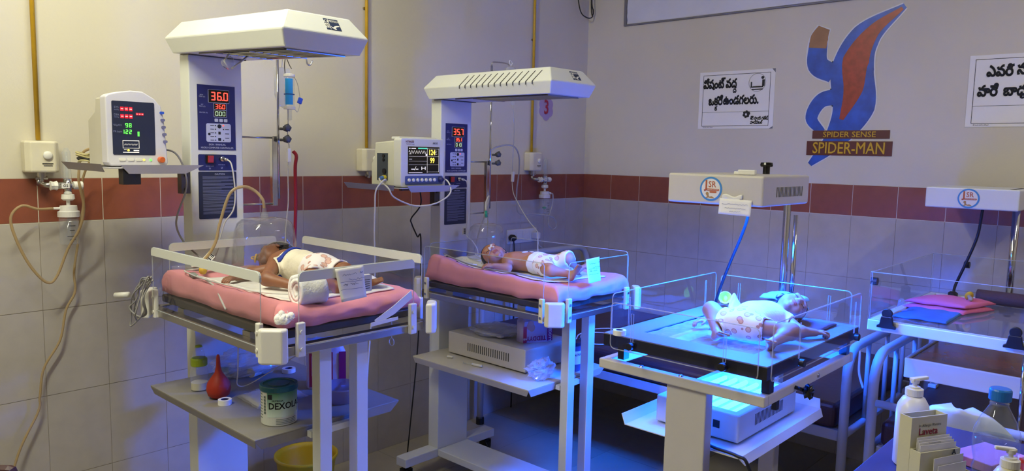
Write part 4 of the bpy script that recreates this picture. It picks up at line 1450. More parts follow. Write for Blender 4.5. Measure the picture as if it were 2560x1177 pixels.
# coiled leads behind the tall monitor
t = thing('coiled_leads', (-2.955, -.25, 1.40), 'coil of yellowed and black leads behind the tall red-digit monitor', 'cable')
for i in range(4):
    M().tube([(-2.948 + .020 * math.cos(a) + .003 * math.sin(3 * a + i), -.255 + .040 * math.sin(a), 1.4095 + .0085 * i + .004 * math.sin(2 * a + i)) for a in np.linspace(0, 2 * math.pi, 24)[:-1]], .0032, 6,
             closed=True).build('loop', CABLEB if i == 1 else mat('yellowed_lead', '#b3a878', .5), t, smooth=True)
t = thing('black_clip', (-2.745, -.29, 1.44), 'flat black clip between the tall monitor and the column', 'clip')
M().box((-2.752, -.30, 1.4575), (.055, .05, .014), rot('Y', 6)).build('plate', BLACK, t, bev=.003)
M().bx(-2.772, -2.765, -.32, -.29, 1.4005, 1.455).build('stem', BLACK, t)

# ================================================================== things on and around the warmers
def scribble(m, x0, x1, y, z, amp, n, seed, slope=0.0):
    r = np.random.default_rng(seed)
    pts = []
    for i in range(n):
        pts.append(V(x0 + (x1 - x0) * i / (n - 1), y, z + slope * i / n + amp * (r.random() - .5) * 2))
    m.tube(spline(pts, 3), .00045, 4)


def wall_note(name, c, y, label, seed, group, curl=.006):
    """handwritten slip taped to a front panel; c = four (x, z) corners clockwise from upper left"""
    t = thing(name, ((c[0][0] + c[1][0]) / 2, y, c[3][1]), label, 'note', group)

    def f(u, v):
        a = V(*c[0]) * (1 - u) + V(*c[1]) * u
        b = V(*c[3]) * (1 - u) + V(*c[2]) * u
        p = a * (1 - v) + b * v
        return (p[0], y - curl * v * v - .001 * math.sin(5 * u), p[1])
    M().grid(f, 8, 10).build('sheet', PAPER, t, smooth=True, solid=.0006)
    m = M()
    w = c[1][0] - c[0][0]
    h = c[0][1] - c[3][1]
    for i, (a, b, v) in enumerate(((.12, .62, .20), (.75, .85, .18), (.35, .9, .36), (.15, .30, .50), (.40, .68, .50))):
        x0 = c[0][0] + .01 + a * w
        scribble(m, x0, c[0][0] + .01 + b * w, y - curl * v * v - .0022, c[0][1] - v * h, .0028, int(10 + 14 * (b - a)), seed + i)
    for v in (.42, .64):
        scribble(m, c[0][0] + .015, c[0][0] + .012 + .8 * w, y - curl * v * v - .0022, c[0][1] - v * h, .0008, 5, seed + 9)
    m.build('handwriting', mat('pen_ink', '#4a4f86', .6, vary=0), t, kind='stuff')
    return t


wall_note('handwritten_note', [(-2.668, 1.150), (-2.577, 1.152), (-2.570, 1.064), (-2.652, 1.060)], -1.2165,
          'white handwritten slip taped to the white-banded front panel', 3, 'handwritten slips')
wall_note('handwritten_note', [(-1.570, 1.078), (-1.485, 1.081), (-1.478, .990), (-1.556, .986)], -1.2145, 'bluish handwritten slip taped to the all-clear front panel',
          23, 'handwritten slips')
t = thing('printed_card', (-2.56, -1.2, 1.07), 'small white printed card behind the handwritten slip', 'card')
M().prism([(a, -1.2035, b) for a, b in rrect(-2.556, 1.098, .034, .046, .003)], (0, .001, 0)).build('card', PAPER, t)
pr = M()
for i in range(5):
    pr.bx(-2.564, -2.546, -1.2042, -1.2036, 1.083 + .006 * i, 1.0846 + .006 * i)
pr.build('printed_line', INK, t)

# cotton roll and tuft
t = thing('cotton_roll', (-2.70, -1.12, 1.05), 'thick roll of white cotton wool at the foot of the mattress', 'cotton roll')
m = M()
cz = mz_at(1, W1X, ZB1, -2.70, -1.14) + .040
for k in range(1):
    def f(u, v):
        a = 2 * math.pi * v * 2.4 - 1.4
        r = .012 + .0115 * (a + 1.4) / (2 * math.pi) + .0022 * noise3((u * 5, v * 22, 0), 1)
        return (-2.742 + .080 * u + .003 * noise3((v * 9, 0, u), 1), -1.145 + r * math.cos(a) * .9, cz + r * math.sin(a))
    m.grid(f, 16, 70)
m.build('roll', COTTON, t, smooth=True, solid=.0115)
m = M()
cc = V(-2.806, -1.192, 1.028)
for i in range(60):
    d = rng.normal(size=3)
    d /= np.linalg.norm(d)
    d[2] = abs(d[2])
    m.ell(cc + d * V(.024, .016, .020) * rng.random(), (.005 + .006 * rng.random(),) * 3, 8, 6)
for i in range(70):
    d = rng.normal(size=3)
    d /= np.linalg.norm(d)
    d[2] = abs(d[2])
    a = cc + d * .014
    m.tube([a, a + d * .008 + rng.normal(size=3) * .003, a + d * .009 + rng.normal(size=3) * .005], .0003, 4)
m.build('cotton_tuft', COTTON, smooth=True, label='loose tuft of cotton wool on the corner hinge', cat='cotton', kind='stuff')

# yellow-ended tag on the dome tubing
t = thing('barcode_tag', (-2.72, -.56, 1.08), 'yellow connector with white barcode tag at the end of the dome tubing', 'tag')
zz = mz_at(1, W1X, ZB1, -2.72, -.57)
M().cyl((-2.736, -.60, zz + .026), (-2.716, -.552, zz + .034), .012, .008, n=14).build('connector', mat('tag_yellow', '#e0b21c', .45), t, smooth=True)
R9 = rot('Z', 20) @ rot('Y', -35) @ rot('X', 55)
M().box((-2.694, -.535, zz + .048), (.062, .026, .0015), R9).build('tag', PAPER, t)
bc = M()
for i in range(9):
    bc.box(np.array((-2.694, -.535, zz + .048)) + R9 @ V(-.016 + .0055 * i, 0, .0012), (.0012 + .0014 * (i % 3), .019, .0004), R9)
bc.build('barcode', INK, t)

# grey plug with white lead on the left flank of the dome-hood mattress
t = thing('probe_plug', (-2.79, -.66, 1.06), 'grey plug and thin white lead lying over the left mattress edge', 'cable')
zc = mz_at(1, W1X, ZB1, -2.775, -.62)
M().box((-2.775, -.62, zc + .007), (.020, .045, .010), rot('Z', -12)).build('plug', mat('plug_grey', '#8f938c', .5), t, bev=.003)
M().tube(spline([(-2.775, -.645, zc + .007), (-2.782, -.70, zc + .008), (-2.795, -.80, zc - .004), (-2.8115, -.87, zc - .03), (-2.8135, -.90, zc - .052)], 8), .003, 8).build(
    'tail', CABLEW, t, smooth=True)
M().tube(spline([(-2.71, -.53, zc + .010), (-2.75, -.535, zc + .010), (-2.776, -.56, zc + .013), (-2.785, -.61, zc + .012), (-2.79, -.68, zc + .010), (-2.788, -.76, zc + .008),
                 (-2.778, -.86, zc + .006), (-2.765, -.98, zc + .004), (-2.72, -1.06, zc + .004), (-2.66, -1.10, zc + .004)], 8), .0022, 8).build('lead', CABLEW, t,
                                                                                                                                     smooth=True)
t = thing('syringe', (-2.77, -.51, 1.08), 'clear syringe lying at the head of the dome-hood mattress', 'syringe')
za = mz_at(1, W1X, ZB1, -2.765, -.51) + .008
M().cyl((-2.79, -.50, za), (-2.735, -.515, za), .0055, n=12).build('barrel', CLEARP, t, smooth=True)
M().cyl((-2.735, -.515, za), (-2.70, -.5245, za), .0025, n=8).build('plunger', WHITEP, t, smooth=True)

# bundle of cables hooked at the left rear corner
t = thing('cable_bundle', (-2.87, -.48, .95), 'bundle of grey leads hooked on the left rear corner hinge', 'cable')
for i in range(4):
    o_ = .004 * i
    j_ = rng.normal(size=(8, 3)) * .008
    M().tube(spline([V(*p) + j_[n_] for n_, p in enumerate([(-2.868 - o_, -.53 + .004 * i, 1.055), (-2.878 - o_, -.505, 1.045 - o_), (-2.890 - o_, -.475, 1.00),
                     (-2.893 - o_, -.46 + o_, .965 - .012 * i), (-2.890 - o_, -.48, .945 - .012 * i), (-2.885 - o_, -.515, .955), (-2.882 - o_, -.53, 1.0), (-2.872 - o_, -.54, 1.052)])],
                    7, closed=True), .0024, 6, closed=True).build('loop', CABLEG, t, smooth=True)
M().cyl((-2.90, -.44, 1.0), (-2.925, -.40, .995), .009, n=12).build('plug', WHITEP, t, smooth=True)

# folded white strap on the right front corner
t = thing('white_strap', (-2.47, -1.216, .98), 'folded white plastic strip wedged at the right front corner', 'strap')
M().prism([(-2.410, -1.2165, 1.062), (-2.405, -1.2165, 1.040), (-2.470, -1.2165, 1.002), (-2.535, -1.2165, .980), (-2.540, -1.2165, .994), (-2.475, -1.2165, 1.025)],
          (0, -.002, 0)).build('strip', WHITEP, t)
M().prism([(-2.555, -1.2195, .989), (-2.555, -1.2195, .978), (-2.46, -1.2195, .984), (-2.46, -1.2195, .993)], (0, -.002, 0)).build('end', WHITEP, t)
t = thing('ring_pull', (-2.33, -1.03, .86), 'small white ring hanging on a cord below the white-banded bed', 'ring')
M().tube([(-2.332, -1.03, .932), (-2.331, -1.031, .90), (-2.332, -1.03, .874)], .0015, 6).build('cord', CABLEW, t)
M().tube([(-2.332, -1.03 + .012 * math.cos(a), .862 + .012 * math.sin(a)) for a in np.linspace(0, 2 * math.pi, 20)[:-1]], .0018, 6, closed=True).build('ring',
                                                                                                                   CABLEW, t)
t = thing('round_wall_plate', (-2.148, -.005, .55), 'round white cap with a dark hole on the low wall tiles', 'wall plate')
M().lathe([(.034, .0022), (.034, .010), (.030, .013), (.002, .013)], (-2.148, 0, .587), 28, R=rot('X', 90)).build('disc', WHITEP, t, smooth=False)
M().lathe([(.006, .0131), (.006, .0138)], (-2.156, 0, .589), 12, R=rot('X', 90)).build('hole', BLACK, t)
cable('mains_cable', [(-2.49, -.31, .47), (-2.42, -.30, .40), (-2.45, -.29, .31), (-2.50, -.28, .10), (-2.48, -.25, .012)], .0035, CABLEB,
      'black power cord behind the dome-hood warmer column', 'cable')
cable('thin_line', [(-2.81, -.96, .928), (-2.80, -.94, .90), (-2.74, -.82, .80), (-2.70, -.74, .735), (-2.66, -.74, .73), (-2.60, -.83, .80),
                    (-2.60, -.98, .88), (-2.66, -1.05, .912)], .0018, TUBEC,
      'thin clear line sagging below the white-banded bed', 'tubing')

# ---- lower shelf of the dome-hood warmer
S1 = .6855
t = thing('feeding_bottle', (-2.735, -.56, S1), 'clear feeding bottle with lime green collar and a little milk', 'feeding bottle', 'feeding bottles')
c = (-2.735, -.555, S1)
M().lathe([(.024, 0), (.027, .003), (.027, .060), (.025, .072), (.021, .080)], c, 24).build('bottle', CLEARP, t, smooth=True)
M().lathe([(.023, .002), (.0255, .004), (.0255, .026), (.002, .0265)], c, 24).build('milk', mat('milk', '#d8cfae', .4), t, smooth=False)
M().lathe([(.0245, .080), (.0255, .083), (.0255, .102), (.022, .106)], c, 24).build('collar', mat('lime_plastic', '#9ab022', .4), t, bev=.001)
M().lathe([(.0195, .106), (.017, .125), (.013, .140), (.006, .145)], c, 20).build('cap', CLEARP, t, smooth=True)
M().lathe([(.0115, .1405), (.010, .146), (.002, .148)], c, 16).build('cap_top', mat('lime_plastic', '#9ab022', .4), t)
M().lathe([(.018, 0), (.032, .010), (.037, .028), (.034, .048), (.022, .066), (.012, .080), (.007, .100), (.0055, .13), (.004, .136), (.001, .138)],
          (-2.728, -.672, S1), 28).build('rubber_bulb', mat('red_rubber', '#a82a12', .55, vary=.06), smooth=True, label='red rubber bulb syringe on the grey shelf',
                                         cat='bulb syringe')


def tape_roll(c, r, h, label, mt=None):
    t = thing('tape_roll', c, label, 'tape roll', 'rolls of white tape')
    M().lathe([(r * .58, 0), (r, 0), (r, h), (r * .58, h), (r * .58, 0)], c, 28, capb=False, capt=False).build('tape', mt or PAPER, t, smooth=False)
    M().lathe([(r * .50, .0005), (r * .575, .0005), (r * .575, h - .0005), (r * .50, h - .0005), (r * .50, .0005)], c, 24, capb=False, capt=False).build(
        'core', mat('tape_core', '#3a3c70', .5), t, smooth=False)
    return t


tape_roll((-2.745, -.745, S1), .020, .016, 'roll of white tape in front of the red rubber bulb')
tape_roll((-2.425, -.575, S1), .023, .014, 'roll of white tape by the diaper pack on the grey shelf')
# formula tin
t = thing('formula_tin', (-2.702, -.995, S1), 'green and white milk powder tin with a teal lid', 'tin')
c = (-2.702, -.985, S1)
M().lathe([(.048, 0), (.050, .002), (.050, .100), (.048, .102)], c, 40).build('can', mat('tin_white', '#d3d6cf', .35), t, smooth=False, bev=.0005)
M().lathe([(.0525, .097), (.0535, .099), (.0535, .110), (.0515, .1125), (.044, .1125), (.043, .1095), (.030, .1095), (.029, .112), (.003, .112)], c, 40).build(
    'lid', mat('teal_lid', '#0f5566', .35), t, smooth=False)


def wrap(m, c, r, a0, a1, z0, z1, n=16):
    for i in range(n):
        b0, b1 = math.radians(a0 + (a1 - a0) * i / n), math.radians(a0 + (a1 - a0) * (i + 1) / n)
        m.quad((c[0] + r * math.cos(b0), c[1] + r * math.sin(b0), c[2] + z0), (c[0] + r * math.cos(b1), c[1] + r * math.sin(b1), c[2] + z0),
               (c[0] + r * math.cos(b1), c[1] + r * math.sin(b1), c[2] + z1), (c[0] + r * math.cos(b0), c[1] + r * math.sin(b0), c[2] + z1))
    return m


TG = bpy.data.materials.new('tin_label_green')
TG.use_nodes = True
_nt = TG.node_tree
_tc = _nt.nodes.new('ShaderNodeTexCoord')
_sp = _nt.nodes.new('ShaderNodeSeparateXYZ')
_rp = _nt.nodes.new('ShaderNodeValToRGB')
_mr = _nt.nodes.new('ShaderNodeMapRange')
_nt.links.new(_tc.outputs['Object'], _sp.inputs[0])
_nt.links.new(_sp.outputs['Z'], _mr.inputs['Value'])
_mr.inputs['From Min'].default_value = S1 + .03
_mr.inputs['From Max'].default_value = S1 + .10
_rp.color_ramp.elements[0].color = lin('#cfe0d4') + (1,)
_rp.color_ramp.elements[1].color = lin('#1c7a5a') + (1,)
_nt.links.new(_mr.outputs[0], _rp.inputs[0])
_nt.links.new(_rp.outputs[0], _nt.nodes['Principled BSDF'].inputs['Base Color'])
_nt.nodes['Principled BSDF'].inputs['Roughness'].default_value = .35
wrap(M(), c, .0504, -160, -25, .026, .096, 24).build('label_print', TG, t)
wrap(M(), c, .0507, -157, -142, .078, .092, 6).build('label_badge', INK, t)


def wrap_text(s, size, c, r, acen, z, mt, parent, sx=1.0, bold=.01, name='lettering'):
    me = text_mesh(s, size, sx, bold)
    for v in me.vertices:
        a = math.radians(acen) + v.co.x / r
        zz = v.co.y
        v.co = Vector((c[0] + r * math.cos(a), c[1] + r * math.sin(a), c[2] + z + zz))
    return link(name, me, mt, parent, fix=False)


wrap_text('DEXOLAC', .026, c, .0508, -92, .058, INK, t, .92, .02)
wrap_text('NUTRICIA', .007, c, .0508, -125, .074, INK, t)
wrap_text('1', .018, c, .0508, -50, .040, INK, t)
fp = M()
for i in range(9):
    wrap(fp, c, .0505, -215, -182, .02 + .0085 * i, .022 + .0085 * i, 5)
for i in range(4):
    wrap(fp, c, .0507, -130, -60, .006 + .0045 * i, .0075 + .0045 * i, 8)
for i in range(6):
    wrap(fp, c, .0507, -174, -166, .034 + .009 * i, .041 + .009 * i, 3)
fp.build('fine_print', mat('tin_fine_print', '#5a6a66', .5, vary=0), t, kind='stuff')
# folded packet in clear film
t = thing('gauze_packet', (-2.62, -.76, S1), 'flat packet of white gauze in clear film on the grey shelf', 'packet')
m = M()
m.grid(lambda u, v: (-2.690 + .15 * u + .012 * v, -.845 + .135 * v, S1 + .002 + .014 * (math.sin(math.pi * min(1, max(0, u))) ** .3) * (math.sin(math.pi * v) ** .3)
                     + .0015 * noise3((u * 8, v * 7, 0))), 20, 20)
m.build('gauze', WHITEC, t, smooth=True, solid=.002)
M().grid(lambda u, v: (-2.70 + .175 * u + .012 * v, -.86 + .155 * v, S1 + .003 + .020 * (math.sin(math.pi * u) ** .4) * (math.sin(math.pi * v) ** .4)
                       + .002 * noise3((u * 14, v * 12, 2))), 24, 24).build('film', BAGP, t, smooth=True)


def crumpled_bag(name, c, s, label, seed, contents=None, mt=BAGP, amp=.20, cat='plastic bag'):
    t = thing(name, c, label, cat)
    m = M()
    n, k = 36, 22
    vs, fs = [], []
    for i in range(k + 1):
        ph = math.pi * i / k
        for j in range(n):
            a = 2 * math.pi * j / n
            d = V(math.sin(ph) * math.cos(a), math.sin(ph) * math.sin(a), -math.cos(ph))
            q = 1 + amp * noise3(d * 3.1 + seed) + amp * .6 * noise3(d * 7.3 + seed * 2)
            p = d * q * V(*s)
            p[2] = max(p[2], -s[2] * .92)
            vs.append(V(*c) + p + V(0, 0, s[2] * .93))
    for i in range(k):
        for j in range(n):
            fs.append((i * n + j, i * n + (j + 1) % n, (i + 1) * n + (j + 1) % n, (i + 1) * n + j))
    m.add(vs, fs)
    m.build('film', mt, t, smooth=False)
    return t


t = crumpled_bag('plastic_bag', (-2.55, -.52, S1), (.115, .075, .052), 'crumpled clear plastic bag of gauze rolls on the grey shelf', 4.0)
M().cyl((-2.56, -.56, S1 + .022), (-2.48, -.53, S1 + .022), .018, n=16).build('gauze_roll', WHITEC, t, smooth=False)
M().cyl((-2.60, -.50, S1 + .020), (-2.62, -.46, S1 + .020), .014, n=16).build('teal_package', mat('teal_package', '#1f6f80', .5), t)


def diaper_pack(c, w, d, h, ang, label, printed, upside):
    t = thing('diaper_pack', c, label, 'diaper pack', 'opened diaper packs')
    R = rot('Z', ang)
    m = M()
    nu, nv = 28, 16

    def f(u, v):
        a = 2 * math.pi * u
        ce, se = math.cos(a), math.sin(a)
        k = (abs(ce) ** 4 + abs(se) ** 4) ** -.25
        top = 1 - .25 * max(0, v - .75) / .25
        r = (1 + .03 * noise3((ce * 3, se * 3, v * 4))) * top
        p = V(ce * k * w / 2 * r, se * k * d / 2 * r, h * v * (1 + .06 * noise3((ce * 2, se * 2, 9)) * (v > .8)))
        return R @ p + V(*c)
    m.grid(f, nu, nv)
    m.build('pack', mat('pack_film_lilac', '#c8bcd8', .35, vary=.05), t, smooth=True)
    fl = M()
    fl.grid(lambda u, v: R @ V((u - .5) * w * .95, d * .4 * (v - .5) - .01, h * (.96 + .10 * v) + .012 * noise3((u * 6, v * 5, 3))) + V(*c), 12, 8)
    fl.build('torn_flap', mat('pack_film_pale', '#d8d4e4', .35), t, smooth=True)
    e = -d / 2 * 1.035

    def face(x0, x1, z0, z1, mt, nm, ee=e):
        mm = M()
        mm.prism([R @ V(x0 * w, ee, z0 * h) + V(*c), R @ V(x1 * w, ee, z0 * h) + V(*c), R @ V(x1 * w, ee, z1 * h) + V(*c), R @ V(x0 * w, ee, z1 * h) + V(*c)],
                 R @ V(0, -.0006, 0))
        return mm.build(nm, mt, t)
    mag = mat('pack_magenta', '#8c1468', .4, vary=.05)
    red = mat('pack_red', '#b02038', .4, vary=.05)
    if printed:
        face(-.44, .28, .04, .80, mat('pack_face', '#b0a8d0', .4, vary=.1), 'front_print')
        face(.29, .46, .04, .92, mag, 'side_band', e * 1.01)
        face(-.47, -.36, .02, .62, red, 'size_band', e * 1.01)
        rr = R @ V(1, 0, 0)
        up = V(0, 0, 1)
        text('TEDDYY', .026, R @ V(-.06 * w, e - .0015, .17 * h) + V(*c), -rr, -up, mag, t, bold=.03, sx=.9)
        text('TEDDYY', .017, R @ V(.375 * w, e * 1.01 - .0015, .30 * h) + V(*c), -up, rr, PAPER, t, bold=.02)
        text('NB', .012, R @ V(-.415 * w, e * 1.01 - .0015, .16 * h) + V(*c), -rr, -up, PAPER, t, bold=.02)
        bb = M()
        for (a, b) in ((-.27, .62), (-.20, .56), (-.24, .70)):
            bb.ell(R @ V(a * w, e - .001, b * h) + V(*c), (.014, .003, .016), 12, 8, R)
        bb.build('baby_print', mat('print_skin', '#c89a88', .5), t)
    else:
        face(-.46, .14, .05, .80, red, 'red_panel')
        face(.30, .48, .05, .80, mag, 'side_band')
        tx = M()
        for i in range(9):
            tx.prism([R @ V((-.40 + .055 * i) * w, e - .0012, .30 * h) + V(*c), R @ V((-.385 + .055 * i) * w, e - .0012, .30 * h) + V(*c),
                      R @ V((-.385 + .055 * i) * w, e - .0012, .74 * h) + V(*c), R @ V((-.40 + .055 * i) * w, e - .0012, .74 * h) + V(*c)], R @ V(0, -.0004, 0))
        tx.build('fine_print', mat('pack_print_pale', '#d88a9a', .5, vary=0), t, kind='stuff')
        face(-.2, .06, .06, .16, PAPER, 'barcode_label', e - .0012)
    return t


diaper_pack((-2.415, -.79, S1), .125, .075, .150, -28, 'opened diaper pack with a red printed panel on the grey shelf', False, False)
t = thing('plastic_bowl', (-2.45, -.955, S1), 'translucent lilac plastic bowl beside the milk tin', 'bowl')
M().lathe([(.045, 0), (.050, .004), (.064, .045), (.066, .050), (.063, .050), (.047, .006), (.003, .005)], (-2.475, -.955, S1), 36).build(
    'bowl', clear('lilac_plastic', (.78, .74, .85), 1, .15, 1.5, milk=.4, milkcol=(.5, .46, .62)), t, smooth=True)
t = thing('bucket', (-2.165, -.26, 0), 'bright yellow plastic bucket standing by the left wall', 'bucket')
M().lathe([(.090, 0), (.095, .004), (.120, .205), (.128, .208), (.128, .218), (.121, .218), (.114, .200), (.089, .008), (.002, .007)], (-2.155, -.25, 0), 40).build(
    'bucket', mat('yellow_plastic', '#d2b012', .4, vary=.04), t, smooth=True)

# ---- lower shelf of the slotted-hood warmer
S2 = .5785
t = thing('control_box', (-1.40, -.69, S2), 'grey box with vent slots on the beige lower shelf', 'equipment box')
bx0, bx1, by0, by1 = -1.575, -1.275, -.93, -.475
M().bx(bx0, bx1, by0, by1, S2 + .006, S2 + .100).build('case', BEIGE, t, bev=.004)
for x in (bx0 + .03, bx1 - .03):
    for y in (by0 + .03, by1 - .03):
        M().lathe([(.012, 0), (.012, .006)], (x, y, S2), 12).build('foot', BLACK, t)
for i in range(20):
    y = -.60 - .0125 * i
    M().bx(bx0 - .0006, bx0 + .0005, y - .002, y + .002, S2 + .035, S2 + .07).build('vent_slot', BLACK, t)
M().bx(bx1 - .06, bx1 - .03, by0 - .0012, by0, S2 + .04, S2 + .065).build('socket', BLACK, t)
t = crumpled_bag('plastic_bag', (-1.46, -.66, S2 + .1005), (.105, .115, .022), 'flattened clear bag of white pads on the grey box', 9.0, amp=.12)
M().bx(-1.52, -1.40, -.74, -.58, S2 + .104, S2 + .122).build('white_pads', WHITEC, t, bev=.006)
diaper_pack((-1.425, -.845, S2 + .1005), .145, .075, .115, -24, 'opened diaper pack lying upside down on the grey slotted box', True, True)
crumpled_bag('plastic_bag', (-1.565, -1.005, S2), (.062, .040, .040), 'crumpled clear plastic bag hanging at the beige shelf corner', 2.0, amp=.3)
t = thing('formula_tin', (-1.415, -1.02, S2), 'grey milk tin with a white label beside the front legs', 'tin')
c = (-1.375, -1.01, S2)
M().lathe([(.038, 0), (.0395, .002), (.0395, .108), (.038, .11)], c, 32).build('can', mat('tin_grey_blue', '#5a6288', .35, metal=.3), t, smooth=False)
M().lathe([(.041, .106), (.0415, .108), (.0415, .118), (.037, .120), (.002, .119)], c, 32).build('lid', mat('dark_lid', '#22263c', .4), t)
wrap(M(), c, .0399, -160, -40, .03, .085, 14).build('label_print', PAPER, t)
wrap_text('Pre NAN', .016, c, .0402, -100, .070, INK, t, .9, .02)
t = thing('feeding_bottle', (-1.262, -.985, S2), 'clear capped feeding bottle behind the front leg of the slotted-hood warmer', 'feeding bottle', 'feeding bottles')
c = (-1.265, -.985, S2)
M().lathe([(.022, 0), (.025, .003), (.025, .075), (.022, .085), (.017, .09)], c, 20).build('bottle', CLEARP, t, smooth=True)
M().lathe([(.021, .09), (.021, .106), (.018, .108)], c, 20).build('collar', mat('teal_collar', '#5a8a9a', .4), t)
M().lathe([(.017, .108), (.014, .125), (.004, .13)], c, 16).build('cap', CLEARP, t, smooth=True)
t = thing('syringe', (-1.63, -.70, S2), 'slim white capped syringe on the beige shelf edge', 'syringe', 'syringes')
M().cyl((-1.645, -.645, S2 + .005), (-1.637, -.69, S2 + .005), .0035, n=10).build('plunger', CLEARP, t, smooth=True)
M().cyl((-1.637, -.69, S2 + .006), (-1.628, -.74, S2 + .006), .006, n=12).build('barrel', WHITEP, t, smooth=True)
t = thing('needle_cap', (-1.625, -.53, S2), 'tiny white needle cap at the rear of the beige shelf', 'cap')
M().cyl((-1.63, -.53, S2 + .006), (-1.622, -.555, S2 + .006), .006, .004, n=12).build('cap', WHITEP, t, smooth=True)
# syringes and grey lead on the mattress
for k, (x, y, lb) in enumerate(((-1.622, -.57, 'dark-tipped syringe near the pink mattress head'), (-1.640, -.65, 'shorter syringe next to the white pad'))):
    t = thing('syringe', (x, y, 1.0), lb, 'syringe', 'syringes')
    z = mz_at(2, W2X, ZB2, x, y) + .0065
    dx, dy = .02, -.042
    M().cyl((x - dx, y - dy, z + .004), (x - dx * .85, y - dy * .85, z + .004), .0055, n=10).build('tip', BLACK, t)
    M().cyl((x - dx * .85, y - dy * .85, z + .004), (x + dx * .6, y + dy * .6, z), .0048, n=10).build('barrel', CLEARP, t, smooth=True)
    M().cyl((x + dx * .6, y + dy * .6, z), (x + dx, y + dy, z), .0025, n=8).build('plunger', WHITEP, t)
g = []
for (x, y) in ((-1.66, -.53), (-1.672, -.62), (-1.675, -.72), (-1.665, -.84), (-1.645, -.95), (-1.60, -1.04), (-1.54, -1.08), (-1.46, -1.09), (-1.395, -1.06), (-1.375, -1.01),
               (-1.40, -.965), (-1.43, -.955)):
    g.append((x, y, mz_at(2, W2X, ZB2, x, y) + .011))
cable('oximeter_lead', g, .0032, CABLEG, 'grey sensor lead curving around the white pad', 'cable', 6)

# ================================================================== phototherapy crib, lit
def jsr_badge(parent, x, y, z, r, banner2):
    """round maker's badge on a face looking towards -x"""
    M().lathe([(r, 0), (r, .0008), (r * .84, .0009)], (x - .0003, y, z), 40, R=rot('Y', -90)).build('badge_ring', mat('badge_blue', '#3f86c4', .4, vary=0), parent)
    M().lathe([(r * .84, .0009), (r * .84, .0012), (.001, .0012)], (x - .0003, y, z), 40, R=rot('Y', -90)).build('badge_disc', mat('badge_white', '#dedbd6', .4, vary=0), parent)
    org = mat('badge_orange', '#b85a34', .4, vary=0)
    xx = x - .0020
    texts([('J', r * .95, -r * .42, r * .33, 1.0, .03), ('SR', r * .72, r * .12, r * .36, .9, .01)], (xx, y, z), R_, U_, org, parent)
    bm_ = M().prism([(xx, y - a, z + b) for a, b in rrect(r * .18, -r * .06, r * 1.15, r * .17, r * .08)], (-.0004, 0, 0))
    if banner2:
        bm_.prism([(xx, y - a, z + b) for a, b in rrect(r * .22, -r * .25, r * .62, r * .13, r * .05)], (-.0004, 0, 0))
    bm_.build('badge_banner', org, parent)
    text('MEDICAL SYSTEM', r * .13, (xx - .0006, y - r * .18, z - r * .06), R_, U_, mat('badge_white', '#dedbd6', .4, vary=0), parent, bold=.01)
    b = M()
    q = lambda a, c: (xx, y - a * r, z + c * r)
    b.lathe([(r * .13, 0), (r * .13, .0006)], (xx, y + r * .30, z - r * .40), 14, R=rot('Y', -90))
    b.add([q(-.34, -.50), q(-.18, -.50), q(-.10, -.64), q(.12, -.60), q(.30, -.70), q(.34, -.76), q(.0, -.76), q(-.16, -.72), q(-.38, -.78), q(-.44, -.72), q(-.32, -.68)],
          [tuple(range(11))])
    b.build('crawling_baby_mark', mat('badge_tan', '#a9824e', .5, vary=0), parent)


t = thing('phototherapy_crib', (-1.48, -1.78, 0), 'phototherapy crib glowing blue with a beige overhead lamp', 'phototherapy crib', 'phototherapy cribs')
bx0, bx1, by0, by1, bz = -1.853, -1.118, -2.052, -1.508, .900
MATTE = mat('board_grey', '#76767c', .45, vary=.05)
fr = M()
fr.bx(bx0, bx1, by0, by0 + .085, bz - .0035, bz).bx(bx0, bx1, by1 - .085, by1, bz - .0035, bz)
fr.bx(bx0, bx0 + .10, by0 + .085, by1 - .085, bz - .0035, bz).bx(bx1 - .20, bx1, by0 + .085, by1 - .085, bz - .0035, bz)
fr.build('board_top', MATTE, t)
sd = M()
sd.bx(bx0, bx1, by0, by0 + .02, bz - .04, bz - .004).bx(bx0, bx1, by1 - .02, by1, bz - .04, bz - .004)
sd.bx(bx0, bx0 + .02, by0 + .02, by1 - .02, bz - .04, bz - .004).bx(bx1 - .02, bx1, by0 + .02, by1 - .02, bz - .04, bz - .004)
sd.build('board_side', BLACK, t)
cl = M().grid(lambda u, v: (bx0 + .101 + (bx1 - .201 - bx0 - .101) * u, by0 + .086 + (by1 - by0 - .172) * v, bz - .006 + .0022 * noise3((u * 16, v * 13, 1), 1.3)), 40, 34)
cl.build('clear_bed_sheet', clear('bed_acrylic', (.86, .9, .94), 1, .08, 1.45, milk=.3, milkcol=(.62, .66, .72)), t, smooth=True)
fb = M()
fx0, fx1, fy0, fy1, fz = -1.812, -1.098, -2.032, -1.462, .80
fb.bx(fx0, fx0 + .028, fy0, fy1, fz - .032, fz).bx(fx1 - .028, fx1, fy0, fy1, fz - .032, fz)
fb.bx(fx0 + .028, fx1 - .028, fy0, fy0 + .028, fz - .032, fz).bx(fx0 + .028, fx1 - .028, fy1 - .028, fy1, fz - .032, fz)
fb.build('bed_frame', BEIGE, t, bev=.004)
for (x, y) in ((fx0 + .05, fy0 + .015), (fx0 + .05, fy1 - .062), (fx1 - .05, fy0 + .015), (fx1 - .05, fy1 - .062)):
    M().bx(x - .015, x + .015, y - .012, y + .012, fz + .0005, bz - .0405).build('board_post', BLACK, t)
for y in (-1.62, -1.76):
    M().lathe([(.008, 0), (.006, .004), (.002, .005)], (fx0 + .012, y, fz), 12).build('screw', STEEL, t)
M().lathe([(.008, 0), (.006, .004), (.002, .005)], (-1.42, fy0, fz - .016), 12, R=rot('X', 90)).build('screw', STEEL, t)
ty = M()
tx0, tx1, ty0, ty1, tz = -1.752, -1.11, -1.935, -1.535, .578
